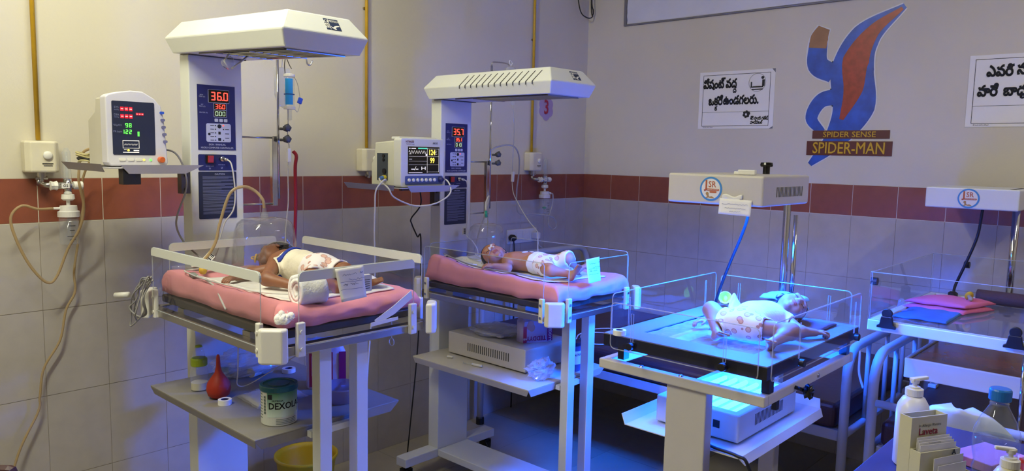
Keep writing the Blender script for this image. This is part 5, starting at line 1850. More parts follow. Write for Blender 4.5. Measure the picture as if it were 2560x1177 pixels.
ty.bx(tx0, tx1, ty0, ty1, tz - .003, tz)
ty.prism([(tx0, ty1, tz - .003), (tx1, ty1, tz - .003), (tx1 - .01, ty1 + .02, tz + .028), (tx0 + .01, ty1 + .02, tz + .028)], (0, .003, 0))
ty.prism([(tx1, ty0, tz - .003), (tx1, ty1, tz - .003), (tx1 + .02, ty1 - .01, tz + .028), (tx1 + .02, ty0 + .01, tz + .028)], (.003, 0, 0))
ty.prism([(tx0, ty0, tz), (tx1, ty0, tz), (tx1 - .01, ty0 - .012, tz - .025), (tx0 + .02, ty0 - .012, tz - .025)], (0, -.003, 0))
ty.build('lower_tray', ENAMEL, t)
cl = M()
cl.bx(-1.80, -1.756, -1.848, -1.712, .0505, fz - .0325)
cl.build('column', BEIGE, t, bev=.004)
M().bx(-1.82, -1.10, -1.80, -1.74, .02, .05).build('base_beam', BEIGE, t, bev=.004)
for x in (-1.80, -1.13):
    M().bx(x - .03, x + .03, -2.0, -1.56, .0005, .0195).build('base_foot', BLACK, t, bev=.004)
M().bx(-1.165, -1.12, -1.80, -1.74, .0505, fz - .0325).build('rear_column', BEIGE, t, bev=.004)


def slot_panel(kind, a0, a1, b, z0, z1, slots):
    pm = M()
    r = .016
    pts = []
    for (ca, cz, q0) in ((a1 - r, z0 + r, -90), (a1 - r, z1 - r, 0), (a0 + r, z1 - r, 90), (a0 + r, z0 + r, 180)):
        for i in range(5):
            q = math.radians(q0 + 22.5 * i)
            pts.append((ca + r * math.cos(q), cz + r * math.sin(q)))
    f3 = (lambda a, z, o: (b + o, a, z)) if kind == 'x' else (lambda a, z, o: (a, b + o, z))
    pm.prism([f3(a, z, -.003) for a, z in pts], np.array(f3(0, 0, .003)) - np.array(f3(0, 0, -.003)))
    po = pm.build('side_panel', ACRYL, t)
    M().tube([f3(a, z, 0) for a, z in pts], .0018, 6, closed=True).build('polished_edge', ACEDGE, po)
    for s in slots:
        sp = [(s - .004, z1 - .025), (s + .004, z1 - .025), (s + .004, bz - .01), (s - .004, bz - .01)]
        M().tube([f3(a, z, 0) for a, z in sp], .0011, 6, closed=True).build('slot', ACEDGE, po)
        o_ = -1 if (kind == 'x' and b < -1.5) or (kind == 'y' and b < -1.8) else 1
        M().cyl(f3(s, bz - .022, o_ * .0035), f3(s, bz - .022, o_ * .019), .012, n=14).build('knob', BLACK, po, bev=.002)
    return po


slot_panel('x', -2.030, -1.540, -1.862, .857, 1.004, (-1.62, -1.93))
slot_panel('y', -1.800, -1.10, -1.500, .870, 1.018, (-1.18, -1.70))
slot_panel('x', -2.015, -1.525, -1.104, .870, 1.012, (-1.60, -1.94))
slot_panel('y', -1.845, -1.150, -2.061, .857, 1.020, (-1.20, -1.66))
po = M()
po.tube(spline([(-1.075, -1.757, .80), (-1.075, -1.757, 1.0), (-1.075, -1.757, 1.30), (-1.09, -1.757, 1.345), (-1.13, -1.757, 1.362), (-1.214, -1.757, 1.362)], 6), .0135, 20)
po.build('lamp_post', CHROME, t, smooth=True)
M().cyl((-1.060, -1.785, .80), (-1.060, -1.785, 1.26), .009, n=14).build('post_sleeve', CHROME, t, smooth=True)
M().bx(-1.0975, -1.04, -1.81, -1.74, .772, .7995).build('post_bracket', BEIGE, t)
hx0, hx1, hy0, hy1, hz0, hz1 = -1.575, -1.215, -1.887, -1.552, 1.314, 1.410
hd = M()
vs = [(x, y, z) for z in (hz0, hz1) for (x, y) in ((hx0, hy0), (hx1, hy0), (hx1, hy1), (hx0, hy1))]
ix0, ix1, iy0, iy1 = hx0 + .02, hx1 - .03, hy0 + .02, hy1 - .02
vs += [(ix0, iy0, hz0), (ix1, iy0, hz0), (ix1, iy1, hz0), (ix0, iy1, hz0)]
fs = [(4, 5, 6, 7)] + [(j, (j + 1) % 4, 4 + (j + 1) % 4, 4 + j) for j in range(4)] + [(j, 8 + j, 8 + (j + 1) % 4, (j + 1) % 4) for j in range(4)]
hd.add(vs, fs)
hd = hd.build('lamp_head', BEIGE, t, bev=.007, bseg=3)
M().add([(ix0, iy0, hz0), (ix1, iy0, hz0), (ix1, iy1, hz0), (ix0, iy1, hz0), (ix0, iy0, hz0 + .072), (ix1, iy0, hz0 + .072), (ix1, iy1, hz0 + .072), (ix0, iy1, hz0 + .072)],
        [(0, 1, 5, 4), (1, 2, 6, 5), (2, 3, 7, 6), (3, 0, 4, 7), (4, 5, 6, 7)]).build('reflector', mat('lamp_reflector', '#d8d8dc', .3), hd)
for i in range(6):
    y = iy0 + .03 + .046 * i
    M().cyl((ix0 + .01, y, hz0 + .056), (ix1 - .01, y, hz0 + .056), .008, n=12).build('blue_tube', BLUEEM, hd, smooth=True)
jsr_badge(hd, hx0, -1.711, 1.363, .039, True)
for i in range(20):
    x = -1.475 + .0105 * i
    M().bx(x - .0016, x + .0016, hy0 - .0008, hy0 + .0005, 1.342, 1.374).build('vent_slot', BLACK, hd)
M().lathe([(.012, 0), (.012, .024), (.020, .026), (.022, .032), (.020, .040), (.004, .042)], (-1.245, -1.745, hz1), 20).build('lock_knob', BLACKG, hd, smooth=False)
M().tube(spline([(-1.24, -1.685, hz0 - .001), (-1.235, -1.68, 1.25), (-1.225, -1.655, 1.18), (-1.215, -1.62, 1.10), (-1.205, -1.59, 1.03), (-1.20, -1.565, .96), (-1.195, -1.55, .908)], 8),
         .0055, 10).build('power_lead', CABLEB, t, smooth=True)
kn = M().cyl((-1.60, fy0, fz - .016), (-1.60, fy0 - .03, fz - .02), .006)
kn.lathe([(.008, 0), (.024, .004), (.018, .012), (.024, .02), (.010, .024)], (-1.60, fy0 - .03, fz - .02), 6, R=rot('X', 90))
kn.build('star_knob', BLACKG, t, smooth=True)
M().bx(-1.715, -1.695, fy0 + .006, fy0 + .02, fz - .062, fz - .0325).build('stop_block', BLACK, t)

# lamp box under the crib, shining up
t = thing('phototherapy_lamp_box', (-1.44, -1.74, .58), 'white slotted lamp box shining blue light up under the crib', 'lamp box')
qx0, qx1, qy0, qy1, qz0, qz1 = -1.662, -1.222, -1.89, -1.595, .584, .674
bxm = M()
vs = [(x, y, z) for z in (qz0, qz1) for (x, y) in ((qx0, qy0), (qx1, qy0), (qx1, qy1), (qx0, qy1))]
ix0, ix1, iy0, iy1 = qx0 + .03, qx1 - .03, qy0 + .025, qy1 - .025
vs += [(ix0, iy0, qz1), (ix1, iy0, qz1), (ix1, iy1, qz1), (ix0, iy1, qz1)]
fs = [(3, 2, 1, 0)] + [(j, (j + 1) % 4, 4 + (j + 1) % 4, 4 + j) for j in range(4)] + [(4 + j, 4 + (j + 1) % 4, 8 + (j + 1) % 4, 8 + j) for j in range(4)]
bxm.add(vs, fs)
bxm.build('case', ENAMEL, t, bev=.006, bseg=3)
M().add([(ix0, iy0, qz1), (ix1, iy0, qz1), (ix1, iy1, qz1), (ix0, iy1, qz1), (ix0, iy0, qz1 - .05), (ix1, iy0, qz1 - .05), (ix1, iy1, qz1 - .05), (ix0, iy1, qz1 - .05)],
        [(0, 1, 5, 4), (1, 2, 6, 5), (2, 3, 7, 6), (3, 0, 4, 7), (4, 5, 6, 7)]).build('reflector', mat('lamp_reflector', '#d8d8dc', .3), t)
for i in range(6):
    y = iy0 + .022 + .0405 * i
    M().cyl((ix0 + .01, y, qz1 - .016), (ix1 - .01, y, qz1 - .016), .008, n=12).build('blue_tube', BLUEEM2, t, smooth=True)
for i in range(22):
    x = -1.545 + .0098 * i
    M().bx(x - .0016, x + .0016, qy0 - .0008, qy0 + .0005, .615, .652).build('vent_slot', BLACK, t)
for y in (-1.765, -1.815):
    M().bx(qx0 - .002, qx0 + .0005, y - .011, y + .011, .618, .642).build('socket', BLACK, t)
for x in (qx0 + .03, qx1 - .03):
    for y in (qy0 + .03, qy1 - .03):
        M().lathe([(.01, 0), (.01, .006)], (x, y, .5783), 12).build('foot', BLACK, t)
M().tube(spline([(-1.675, -1.76, .625), (-1.71, -1.77, .60), (-1.74, -1.84, .586), (-1.75, -1.93, .584), (-1.745, -1.965, .56), (-1.72, -2.0, .40), (-1.68, -2.02, .05), (-1.6, -2.05, .008)], 8),
         .005, 8).build('power_lead', CABLEB, t, smooth=True)

# things in the lit crib
wn = thing('handwritten_note', (-1.58, -1.80, 1.28), 'bluish slip hanging from the lit overhead lamp', 'note', 'handwritten slips')
M().grid(lambda u, v: (-1.5795 - .006 * v - .002 * math.sin(6 * u), -1.746 - .108 * u, 1.336 - .050 * v - .003 * u), 10, 6).build('sheet', PAPER, wn, smooth=True, solid=.0006)
sm = M()
for i, (a, b, v) in enumerate(((.1, .9, .35), (.2, .85, .6), (.35, .7, .8))):
    r_ = np.random.default_rng(i)
    pts = [V(-1.5825 - .006 * v, -1.746 - .108 * (a + (b - a) * k / 17), 1.336 - .050 * v + .003 * (r_.random() - .5)) for k in range(18)]
    sm.tube(pts, .0004, 4)
sm.build('handwriting', mat('pen_ink', '#4a4f86', .6, vary=0), wn, kind='stuff')
M().grid(lambda u, v: (-1.5775 - .001 * math.sin(9 * u), -1.752 - .070 * u, 1.346 - .016 * v + .004 * math.sin(8 * u)), 10, 3).build('tape', WHITEP, wn, smooth=True, solid=.0006)
t = thing('white_plug', (-1.52, -1.80, 1.41), 'small white plug lying on top of the lit overhead lamp', 'plug')
M().box((-1.525, -1.808, hz1 + .009), (.025, .055, .016), rot('Z', 10)).build('body', WHITEP, t, bev=.003)
M().box((-1.520, -1.773, hz1 + .006), (.018, .02, .010), rot('Z', 10)).build('pin_block', WHITEP, t, bev=.002)
tape_roll((-1.845, -1.562, bz + .0005), .021, .016, 'roll of white tape on the corner of the lit crib board')
t = thing('feeding_cup', (-1.15, -1.545, bz), 'yellow spouted feeding cup in the back corner of the lit crib', 'cup')
cc = V(-1.165, -1.575, bz + .030)
Rc = rot('Z', 25) @ rot('Y', -60)
M().lathe([(.004, -.022), (.010, -.018), (.012, -.006), (.022, .006), (.025, .018), (.022, .016), (.010, -.004), (.002, -.01)], cc, 24, R=Rc).build(
    'cup', mat('cup_yellow', '#e3c42c', .4, vary=.03), t, smooth=True)
M().ell(cc + Rc @ V(0, 0, -.006), (.012, .012, .016), 14, 10).build('bulb', mat('cup_yellow', '#e3c42c', .4, vary=.03), t, smooth=True)
M().grid(lambda u, v: (-1.31 + .16 * u + .02 * v, -1.70 + .10 * v, bz + .003 + .008 * (math.sin(math.pi * u) ** .4) * (math.sin(math.pi * v) ** .4) + .003 * noise3((u * 7, v * 6, 0))), 24, 16).build(
    'folded_cloth', mat('grey_blue_cloth', '#7f9aa8', .9, vary=.08, bump=.2, bscale=40), smooth=True, solid=.004, label='grey-blue folded cloth in the middle of the lit crib', cat='cloth')
t = thing('folded_towel', (-1.15, -1.72, bz), 'pale turquoise folded towel behind the baby in the lit crib', 'towel')
for k in range(3):
    M().grid(lambda u, v: (-1.205 + .085 * u + .004 * k, -1.875 + .15 * v, bz + .006 + .028 * k + .022 * (math.sin(math.pi * u) ** .35) * (math.sin(math.pi * v) ** .35)
                           + .003 * noise3((u * 5, v * 6, k))), 16, 20).build('fold', mat('turquoise_towel', '#9cc4c8', .95, vary=.06, bump=.3, bscale=60), t, smooth=True, solid=.006)
M().grid(lambda u, v: (-1.345 + .17 * u - .03 * v, -1.995 + .15 * v, bz + .004 + .014 * (math.sin(math.pi * u) ** .3) * (math.sin(math.pi * v) ** .3) + .0015 * noise3((u * 8, v * 8, 5))), 24, 24).build(
    'head_cloth', mat('brown_violet_cloth', '#6a5a62', .95, vary=.1, bump=.2, bscale=50), smooth=True, solid=.006, label='dark folded cloth under the head of the baby in blue light', cat='cloth')

# ================================================================== unlit crib on the second bed
t = thing('phototherapy_crib', (-.70, -2.33, .56), 'unlit phototherapy crib with white lamp and black clips, pink cloth inside', 'phototherapy crib', 'phototherapy cribs')
cx0, cx1, cy0, cy1 = -1.10, -.315, -2.62, -2.07
b = M()
b.bx(cx0, cx0 + .03, cy0, cy1, .888, .925).bx(cx1 - .03, cx1, cy0, cy1, .888, .925).bx(cx0 + .03, cx1 - .03, cy0, cy0 + .03, .888, .925).bx(cx0 + .03, cx1 - .03, cy1 - .03, cy1, .888, .925)
b.build('bin_frame', ENAMEL, t, bev=.003)
M().bx(cx0 + .0305, cx1 - .0305, cy0 + .0305, cy1 - .0305, .900, .918).build('bin_floor', clear('bin_floor_acrylic', (.80, .78, .78), 1, .04, 1.5, milk=.12, milkcol=(.5, .48, .5)), t)
for (k, a0, a1, bb) in (('x', cy0, cy1, cx0 + .004), ('x', cy0, cy1, cx1 - .004), ('y', cx0 + .008, cx1 - .008, cy0 + .004), ('y', cx0 + .008, cx1 - .008, cy1 - .004)):
    f3 = (lambda a, z, o, bb=bb: (bb + o, a, z)) if k == 'x' else (lambda a, z, o, bb=bb: (a, bb + o, z))
    pts = [(a0, .9255), (a1, .9255), (a1, 1.088), (a0, 1.088)]
    po = M().prism([f3(a, z, -.003) for a, z in pts], np.array(f3(0, 0, .003)) - np.array(f3(0, 0, -.003))).build('side_panel', ACRYL, t)
    M().tube([f3(a, z, 0) for a, z in pts], .0015, 6, closed=True).build('polished_edge', ACEDGE, po)
for y in (-2.135, -2.50):
    k = M()
    k.prism([(cx0 - .006, y + a, .905 + b_) for a, b_ in ((-.030, 0), (.030, 0), (.030, .008), (.022, .013), (.017, .040), (-.017, .040), (-.022, .013), (-.030, .008))], (-.012, 0, 0))
    k.lathe([(.017, .006), (.017, .016)], (cx0, y, .955), 20, R=rot('Y', -90))
    k.build('clip', BLACK, t, bev=.002)
for (x, y) in ((cx1 - .02, cy1 - .12), (cx0 + .02, cy1 + .002)):
    M().cyl((x, y, 1.055), (x, y - .02, 1.055), .013, n=14).build('corner_stud', BLACK, t)
for (x, y) in ((-.45, -2.14), (-1.005, -2.515), (-.45, -2.56)):
    M().cyl((x, y, .575), (x, y, .887), .007, n=12).build('support_rod', CHROME, t, smooth=True)
    M().bx(x - .02, x + .02, y - .015, y + .015, .5605, .5745).build('rod_foot', WHITEP, t, bev=.002)
lb = M()
lx0, lx1, ly0, ly1 = -.965, -.49, -2.50, -2.165
lx0, lx1, ly0, ly1 = -.962, -.48, -2.54, -2.16
lb.bx(lx0, lx0 + .012, ly0, ly1, .712, .782).bx(lx1 - .012, lx1, ly0, ly1, .712, .782).bx(lx0 + .012, lx1 - .012, ly0, ly0 + .012, .712, .782)
lb.bx(lx0 + .012, lx1 - .012, ly1 - .012, ly1, .712, .782).bx(lx0 + .012, lx1 - .012, ly0 + .012, ly1 - .012, .712, .72)
lb.build('lower_box', ENAMEL, t, bev=.003)
M().bx(lx0 + .0125, lx1 - .0125, ly0 + .0125, ly1 - .0125, .765, .776).build('amber_cover', mat('amber_acrylic', '#8f5828', .2, vary=.25, scale=7), t)
M().cyl((-.293, -2.345, .86), (-.293, -2.345, 1.2845), .0135, n=20).build('lamp_post', CHROME, t, smooth=True)
M().bx(-.3145, -.27, -2.37, -2.32, .87, .9).build('post_bracket', ENAMEL, t)
hd = M().bx(-.430, -.09, -2.372, -2.052, 1.285, 1.366).build('lamp_head', mat('white_enamel', '#d5d8dc', .35, vary=.02), t, bev=.005, bseg=3)
M().bx(-.40, -.12, -2.34, -2.08, 1.283, 1.2848).build('unlit_window', mat('frosted_window', '#9aa4b4', .3), hd)
jsr_badge(hd, -.4305, -2.205, 1.326, .038, False)
for i in range(18):
    x = -.40 + .013 * i
    M().bx(x - .003, x + .003, -2.352, -2.335, 1.3655, 1.3668).build('vent_slot', BLACK, hd)
M().tube(spline([(-.40, -2.25, 1.284), (-.375, -2.235, 1.175), (-.365, -2.20, 1.06), (-.36, -2.17, .97), (-.36, -2.165, .925)], 8), .0055, 10).build('power_lead', CABLEB, t, smooth=True)
M().lathe([(.018, 0), (.018, .02), (.010, .026)], (-.365, -2.165, .919), 18).build('lead_gland', BLACK, t, smooth=False)
zf = .9185
t = thing('pink_cloth', (-.66, -2.235, zf), 'folded bright pink cloth in the unlit crib', 'cloth')
for k in range(2):
    M().grid(lambda u, v: (-.755 + .20 * u + .02 * k, -2.345 + .20 * v - .10 * u * .6 + .06, zf + .004 + .020 * k + .018 * (math.sin(math.pi * u) ** .35) * (math.sin(math.pi * v) ** .35) + .003 * noise3((u * 5, v * 6, k))),
             20, 20).build('fold', mat('hot_pink_cloth', '#d8688c', .9, vary=.06, bump=.15, bscale=50), t, smooth=True, solid=.006)
M().grid(lambda u, v: (-.96 + .26 * u, -2.28 + .17 * v, zf + .003 + .008 * (math.sin(math.pi * u) ** .4) * (math.sin(math.pi * v) ** .4) + .003 * noise3((u * 6, v * 7, 3))), 24, 20).build(
    'blue_cloth', mat('blue_cloth', '#3a6ea8', .9, vary=.08, bump=.15, bscale=50), smooth=True, solid=.004, label='flat blue cloth beside the pink one in the unlit crib', cat='cloth')


def pacifier(c, R, cols, label, teat=True):
    t = thing('pacifier', c, label, 'pacifier', 'pacifiers')
    f = lambda p: V(*c) + R @ V(*p)
    M().lathe([(.018, 0), (.0185, .003), (.015, .005), (.002, .0055)], c, 22, R=R, sx=1.0, sy=.8).build('shield', cols[0], t, smooth=True)
    M().tube([f((.012 * math.cos(a), 0, .006 + .010 * abs(math.sin(a)))) for a in np.linspace(0, math.pi, 12)], .0022, 6).build('ring', cols[1], t, smooth=True)
    M().lathe([(.007, 0), (.006, -.008), (.009, -.018), (.006, -.026), (.001, -.028)], c, 16, R=R).build('teat', TUBEY, t, smooth=True)
    return t


PY = mat('pacifier_yellow', '#d8a81c', .35, vary=.03)
pacifier((-.63, -2.275, zf + .056), rot('Z', 30) @ rot('Y', 65), (PY, mat('lime_bright', '#9ac52a', .4)), 'yellow and green pacifier on the pink cloth')
t = thing('nipple_cover', (-.865, -2.165, zf), 'clear nipple cover in the corner of the unlit crib', 'cover')
M().lathe([(.020, 0), (.020, .004), (.015, .005), (.012, .035), (.006, .042), (.001, .043)], (-.88, -2.115, zf + .0135), 20).build('cover', CLEARP, t, smooth=True)
t = thing('brown_roll', (-.42, -2.33, zf), 'rolled brown towel at the far end of the unlit crib', 'towel')
M().grid(lambda u, v: (-.415 + (.010 + .009 * v * 2) * math.cos(2 * math.pi * 2 * v) * 1.3, -2.26 - .22 * u, zf + .031 + (.010 + .009 * v * 2) * math.sin(2 * math.pi * 2 * v)), 10, 60).build(
    'roll', mat('brown_towel', '#4a302c', .95, vary=.1, bump=.3, bscale=60), t, smooth=True, solid=.006)

# ================================================================== hospital beds along the right wall
def arch(x0, x1, y, ztop, r, rad):
    pts = [(x0, y, .035), (x0, y, ztop - rad)]
    for i in range(1, 7):
        a = math.pi / 2 * i / 6
        pts.append((x0 + rad - rad * math.cos(a), y, ztop - rad + rad * math.sin(a)))
    for i in range(0, 7):
        a = math.pi / 2 * i / 6
        pts.append((x1 - rad + rad * math.sin(a), y, ztop - rad + rad * math.cos(a)))
    pts.append((x1, y, .035))
    return M().tube(pts, r, 14)


def bed(ya, yb, x0, label, ztops, mlabel, balusters):
    t = thing('hospital_bed', ((x0 - .04) / 2, (ya + yb) / 2, 0), label, 'bed', 'tube-framed hospital beds')
    x1 = -.055
    for y, zt in ((ya, ztops[0]), (yb, ztops[1])):
        arch(x0, x1, y, zt, .017, .10).build('end_frame', TUBEP, t, smooth=True)
        for x in (x0, x1):
            M().lathe([(.022, 0), (.022, .034), (.019, .040)], (x, y, 0), 14).build('foot_cap', BLACK, t)
        nb = balusters
        for i in range(nb):
            x = x0 + (x1 - x0) * (i + 1) / (nb + 1)
            M().cyl((x, y, .46), (x, y, zt - .012), .009, n=10).build('baluster', TUBEP, t, smooth=True)
        M().cyl((x0, y, .45), (x1, y, .45), .014, n=12).build('cross_tube', TUBEP, t, smooth=True)
    for x in (x0 + .02, x1 - .02):
        M().bx(x - .012, x + .012, ya + .02, yb - .02, .42, .462).build('side_rail', TUBEP, t, bev=.003)
    M().bx(x0 + .035, x1 - .035, ya + .025, yb - .025, .440, .455).build('deck', GREYSH, t)
    mm = M()
    mx0, mx1, my0, my1 = x0 + .0, x1 - .002, ya + .03, yb - .03
    mm.bx(mx0, mx1, my0, my1, .463, .560)
    mm.build('bed_mattress', BROWNM, bev=.025, bseg=4, label=mlabel, cat='mattress', group='brown vinyl mattresses')
    return t


bed(-1.975, -.085, -.975, 'tube-framed bed running along the right wall behind the lit crib', (.775, .905), 'dark brown vinyl mattress behind the lit crib', 3)
b2 = bed(-4.05, -2.085, -1.03, 'tube-framed bed under the unlit crib', (.78, .785), 'dark brown vinyl mattress under the unlit crib', 3)
M().cyl((-1.056, -2.105, .625), (-1.056, -2.80, .625), .014, n=12).build('guard_rail', TUBEP, b2, smooth=True)
cable('white_charging_cable', [(-.95, -.70, .566), (-.80, -.62, .566), (-.70, -.70, .566), (-.80, -.85, .566), (-.92, -.80, .566), (-.88, -.68, .566), (-.70, -.60, .566), (-.58, -.70, .566),
                               (-.75, -.95, .566)], .003, CABLEW, 'white cable lying in loops on the brown mattress', 'cable')
cable('white_hose', [(-.70, -1.98 + .03, .566), (-.60, -1.90, .60), (-.45, -1.85, .65), (-.35, -1.80, .60), (-.3, -1.75, .568)], .005, CABLEW, 'white hose lying over the foot of the brown mattress', 'tubing')

# ================================================================== desk with bottles in the foreground
t = thing('desk', (-2.15, -2.75, 0), 'dark purple-topped desk in the foreground', 'desk')
dx0, dx1, dy0, dy1 = -2.72, -1.53, -3.15, -2.345
M().bx(dx0, dx1, dy0, dy1, .725, .750).build('desk_top', mat('purple_laminate', '#35304a', .4, vary=.06), t, bev=.003)
for x in (dx0 + .05, dx1 - .05):
    for y in (dy0 + .05, dy1 - .05):
        M().bx(x - .02, x + .02, y - .02, y + .02, 0, .7245).build('leg', DARKST, t)
DZT = .7505


def pump_bottle(c, s, label, mt, ang, h):
    t = thing('pump_bottle', c, label, 'pump bottle', 'pump dispensers')
    M().lathe([(.040 * s, 0), (.044 * s, .004), (.044 * s, h * .62), (.041 * s, h * .70), (.030 * s, h * .78), (.018 * s, h * .81)], c, 30, sy=.8).build('bottle', mt, t, smooth=True)
    M().lathe([(.0175 * s, h * .808), (.0195 * s, h * .815), (.0195 * s, h * .89), (.0175 * s, h * .895), (.012 * s, h * .898)], c, 24).build('collar', WHITEP, t)
    M().lathe([(.0125 * s, h * .898), (.0125 * s, h * .915), (.005 * s, h * .92), (.005 * s, h * .95), (.009 * s, h * .955), (.0105 * s, h), (.002, h)], c, 18).build('stem', WHITEP, t)
    R = rot('Z', ang)
    p = lambda a, b, z: V(*c) + R @ V(a * s, b * s, 0) + V(0, 0, z)
    M().prism([p(-.010, -.008, h * .975), p(.034, -.005, h * .990), p(.034, .005, h * .990), p(-.010, .008, h * .975)], (0, 0, .008 * s)).build('spout', WHITEP, t, bev=.002)
    return t


pump_bottle((-1.885, -2.425, DZT), 1.0, 'large white pump bottle behind the card holder', mat('milky_white', '#dcdce2', .35, vary=.02), -35, .205)
pump_bottle((-2.165, -2.665, DZT), .85, 'small cream pump dispenser in front of the water bottle', mat('cream_pump', '#d8d2b0', .35, vary=.02), 125, .182)
# card holder
t = thing('card_holder', (-1.99, -2.49, DZT), 'cream stepped card holder with red lettering on the desk', 'card holder')
CR = rot('Z', -29)
hp = lambda a, b, z: V(-1.995, -2.478, DZT) + CR @ V(a, b, 0) + V(0, 0, z)
HOL = mat('holder_cream', '#cfcaa8', .4, vary=.03)


def holder_box(x0, x1, y0, y1, z0, z1, mt, name, wall=.003):
    m = M()
    for (a0, a1, b0, b1) in ((x0, x1, y0, y0 + wall), (x0, x1, y1 - wall, y1), (x0, x0 + wall, y0 + wall, y1 - wall), (x1 - wall, x1, y0 + wall, y1 - wall)):
        m.prism([hp(a0, b0, z0), hp(a1, b0, z0), hp(a1, b1, z0), hp(a0, b1, z0)], (0, 0, z1 - z0))
    m.prism([hp(x0 + wall, y0 + wall, z0), hp(x1 - wall, y0 + wall, z0), hp(x1 - wall, y1 - wall, z0), hp(x0 + wall, y1 - wall, z0)], (0, 0, wall))
    return m.build(name, mt, t)


holder_box(-.05, .05, -.012, .020, 0, .160, HOL, 'rear_pocket')
holder_box(-.05, .062, -.0405, -.0125, 0, .092, HOL, 'middle_pocket')
holder_box(-.034, .070, -.069, -.041, 0, .048, HOL, 'front_pocket')
for i in range(4):
    M().prism([hp(-.045 + .002 * i, -.034 + .005 * i, .004), hp(.056 - .001 * i, -.034 + .005 * i, .004), hp(.056 - .001 * i, -.034 + .005 * i, .105 + .004 * i), hp(-.045 + .002 * i, -.034 + .005 * i, .105 + .004 * i)],
              CR @ V(0, .0008, 0)).build('card', PAPER, t)
for i in range(2):
    M().prism([hp(-.020 - .004 * i, -.062 + .008 * i, .004), hp(.058, -.062 + .008 * i, .004), hp(.056, -.062 + .008 * i, .072 + .014 * i), hp(-.022 - .004 * i, -.062 + .008 * i, .068 + .014 * i)],
              CR @ V(0, .0008, 0)).build('card', PAPER, t)
up = V(0, 0, 1)
rr = CR @ V(1, 0, 0)
fr_ = hp(0, -.0126, 0)
texts([('In Allergic Rhinitis', .0085, .002, .140, 1, 0)], fr_, rr, up, INK, t)
texts([('Laveta', .022, -.002, .126, .95, .02)], fr_, rr, up, mat('laveta_red', '#8c2030', .5, vary=0), t)
texts([('Levocetirizine', .006, -.014, .113, 1, 0), ('A', .016, .042, .086, 1, .03)], hp(0, -.0424, 0) + V(0, 0, 0), rr, up, INK, t)
# water bottle
t = thing('water_bottle', (-1.955, -2.605, DZT), 'clear ribbed water bottle with a blue cap', 'water bottle')
c = (-1.948, -2.606, DZT)
M().lathe([(.036, 0), (.042, .004), (.043, .03), (.040, .045), (.043, .06), (.0395, .075), (.0435, .095), (.045, .115), (.0445, .135), (.043, .145), (.034, .170), (.022, .192), (.0165, .203), (.016, .214)],
          c, 36).build('bottle', WATER, t, smooth=True)
M().lathe([(.0405, .004), (.0415, .03), (.0385, .045), (.0415, .06), (.038, .075), (.042, .095), (.0432, .115), (.043, .128), (.001, .128)], c, 36).build(
    'water', clear('water', (.88, .93, .97), 1, .02, 1.33), t, smooth=True)
M().lathe([(.0205, .212), (.0215, .214), (.0215, .234), (.019, .238), (.002, .2385)], c, 28).build('cap', mat('cap_blue', '#1f6fc4', .35, vary=.03), t, bev=.001)
M().lathe([(.0185, .203), (.0185, .2065)], c, 28).build('neck_ring', WATER, t)
M().box((-1.74, -2.56, DZT + .011), (.14, .10, .022), rot('Z', -20)).build('pink_carton', mat('carton_pink', '#d08aa8', .5, vary=.05), bev=.002, label='flat pink and white printed carton on the desk',
                                                                    cat='carton')
t = thing('paper_stack', (-1.78, -2.68, DZT), 'stack of white papers at the back of the desk', 'papers')
for i in range(4):
    M().box((-1.80 + .004 * i, -2.70 + .003 * i, DZT + .0022 + .0024 * i), (.20, .14, .002), rot('Z', -18 + 3 * i)).build('sheet', PAPER, t)
M().lathe([(.012, 0), (.014, .004), (.014, .020), (.010, .026), (.002, .027)], (-1.775, -2.625, DZT + .0125), 18).build('bottle_cap', mat('scarlet_plastic', '#b82a1c', .4), smooth=False,
                                                                                      label='small red round cap lying on the stacked papers', cat='cap')
# plastic chair behind the desk
t = thing('plastic_chair', (-1.28, -2.42, 0), 'pale blue-white plastic chair behind the desk', 'chair')
CH = mat('chair_plastic', '#c3cbdc', .35, vary=.02)


def cb_(u, v):
    w = .17 * math.sqrt(max(.02, 1 - (max(0, v - .35) / .65) ** 2.4)) if v > .35 else .17
    y = -2.445 + (2 * u - 1) * w
    return (-1.455 - .045 * v + .03 * (2 * u - 1) ** 2, y, .46 + .335 * v)


M().grid(cb_, 24, 20).build('backrest', CH, t, smooth=True, solid=.012)
M().grid(lambda u, v: (-1.44 + .31 * u, -2.63 + .36 * v, .435 + .015 * ((2 * u - 1) ** 2 + (2 * v - 1) ** 2)), 12, 12).build('seat', CH, t, smooth=True, solid=.014)
for (x, y) in ((-1.42, -2.61), (-1.42, -2.29), (-1.16, -2.61), (-1.16, -2.29)):
    M().cyl((x, y, 0), (x + (.01 if x < -1.3 else -.01), y, .435), .016, .02, n=12).build('leg', CH, t, smooth=True)
# dark chair at the left edge of the view
t = thing('wooden_chair', (-3.6, -1.15, 0), 'dark maroon chair by the left wall, only its back corner showing', 'chair')
MAR = mat('maroon_wood', '#3a1c22', .5, vary=.08)
M().box((-3.543, -1.131, .700), (.03, .36, .30), rot('Z', 42.6)).build('backrest', MAR, t, bev=.014)
M().box((-3.65, -1.20, .45), (.34, .36, .03), rot('Z', 42.6)).build('seat', MAR, t, bev=.008)
for a, b_ in ((-.16, -.16), (-.16, .16), (.16, -.16), (.16, .16)):
    q = rot('Z', 42.6) @ V(a, b_, 0) + V(-3.65, -1.20, 0)
    M().cyl((q[0], q[1], 0), (q[0], q[1], .434), .018, n=10).build('leg', MAR, t)

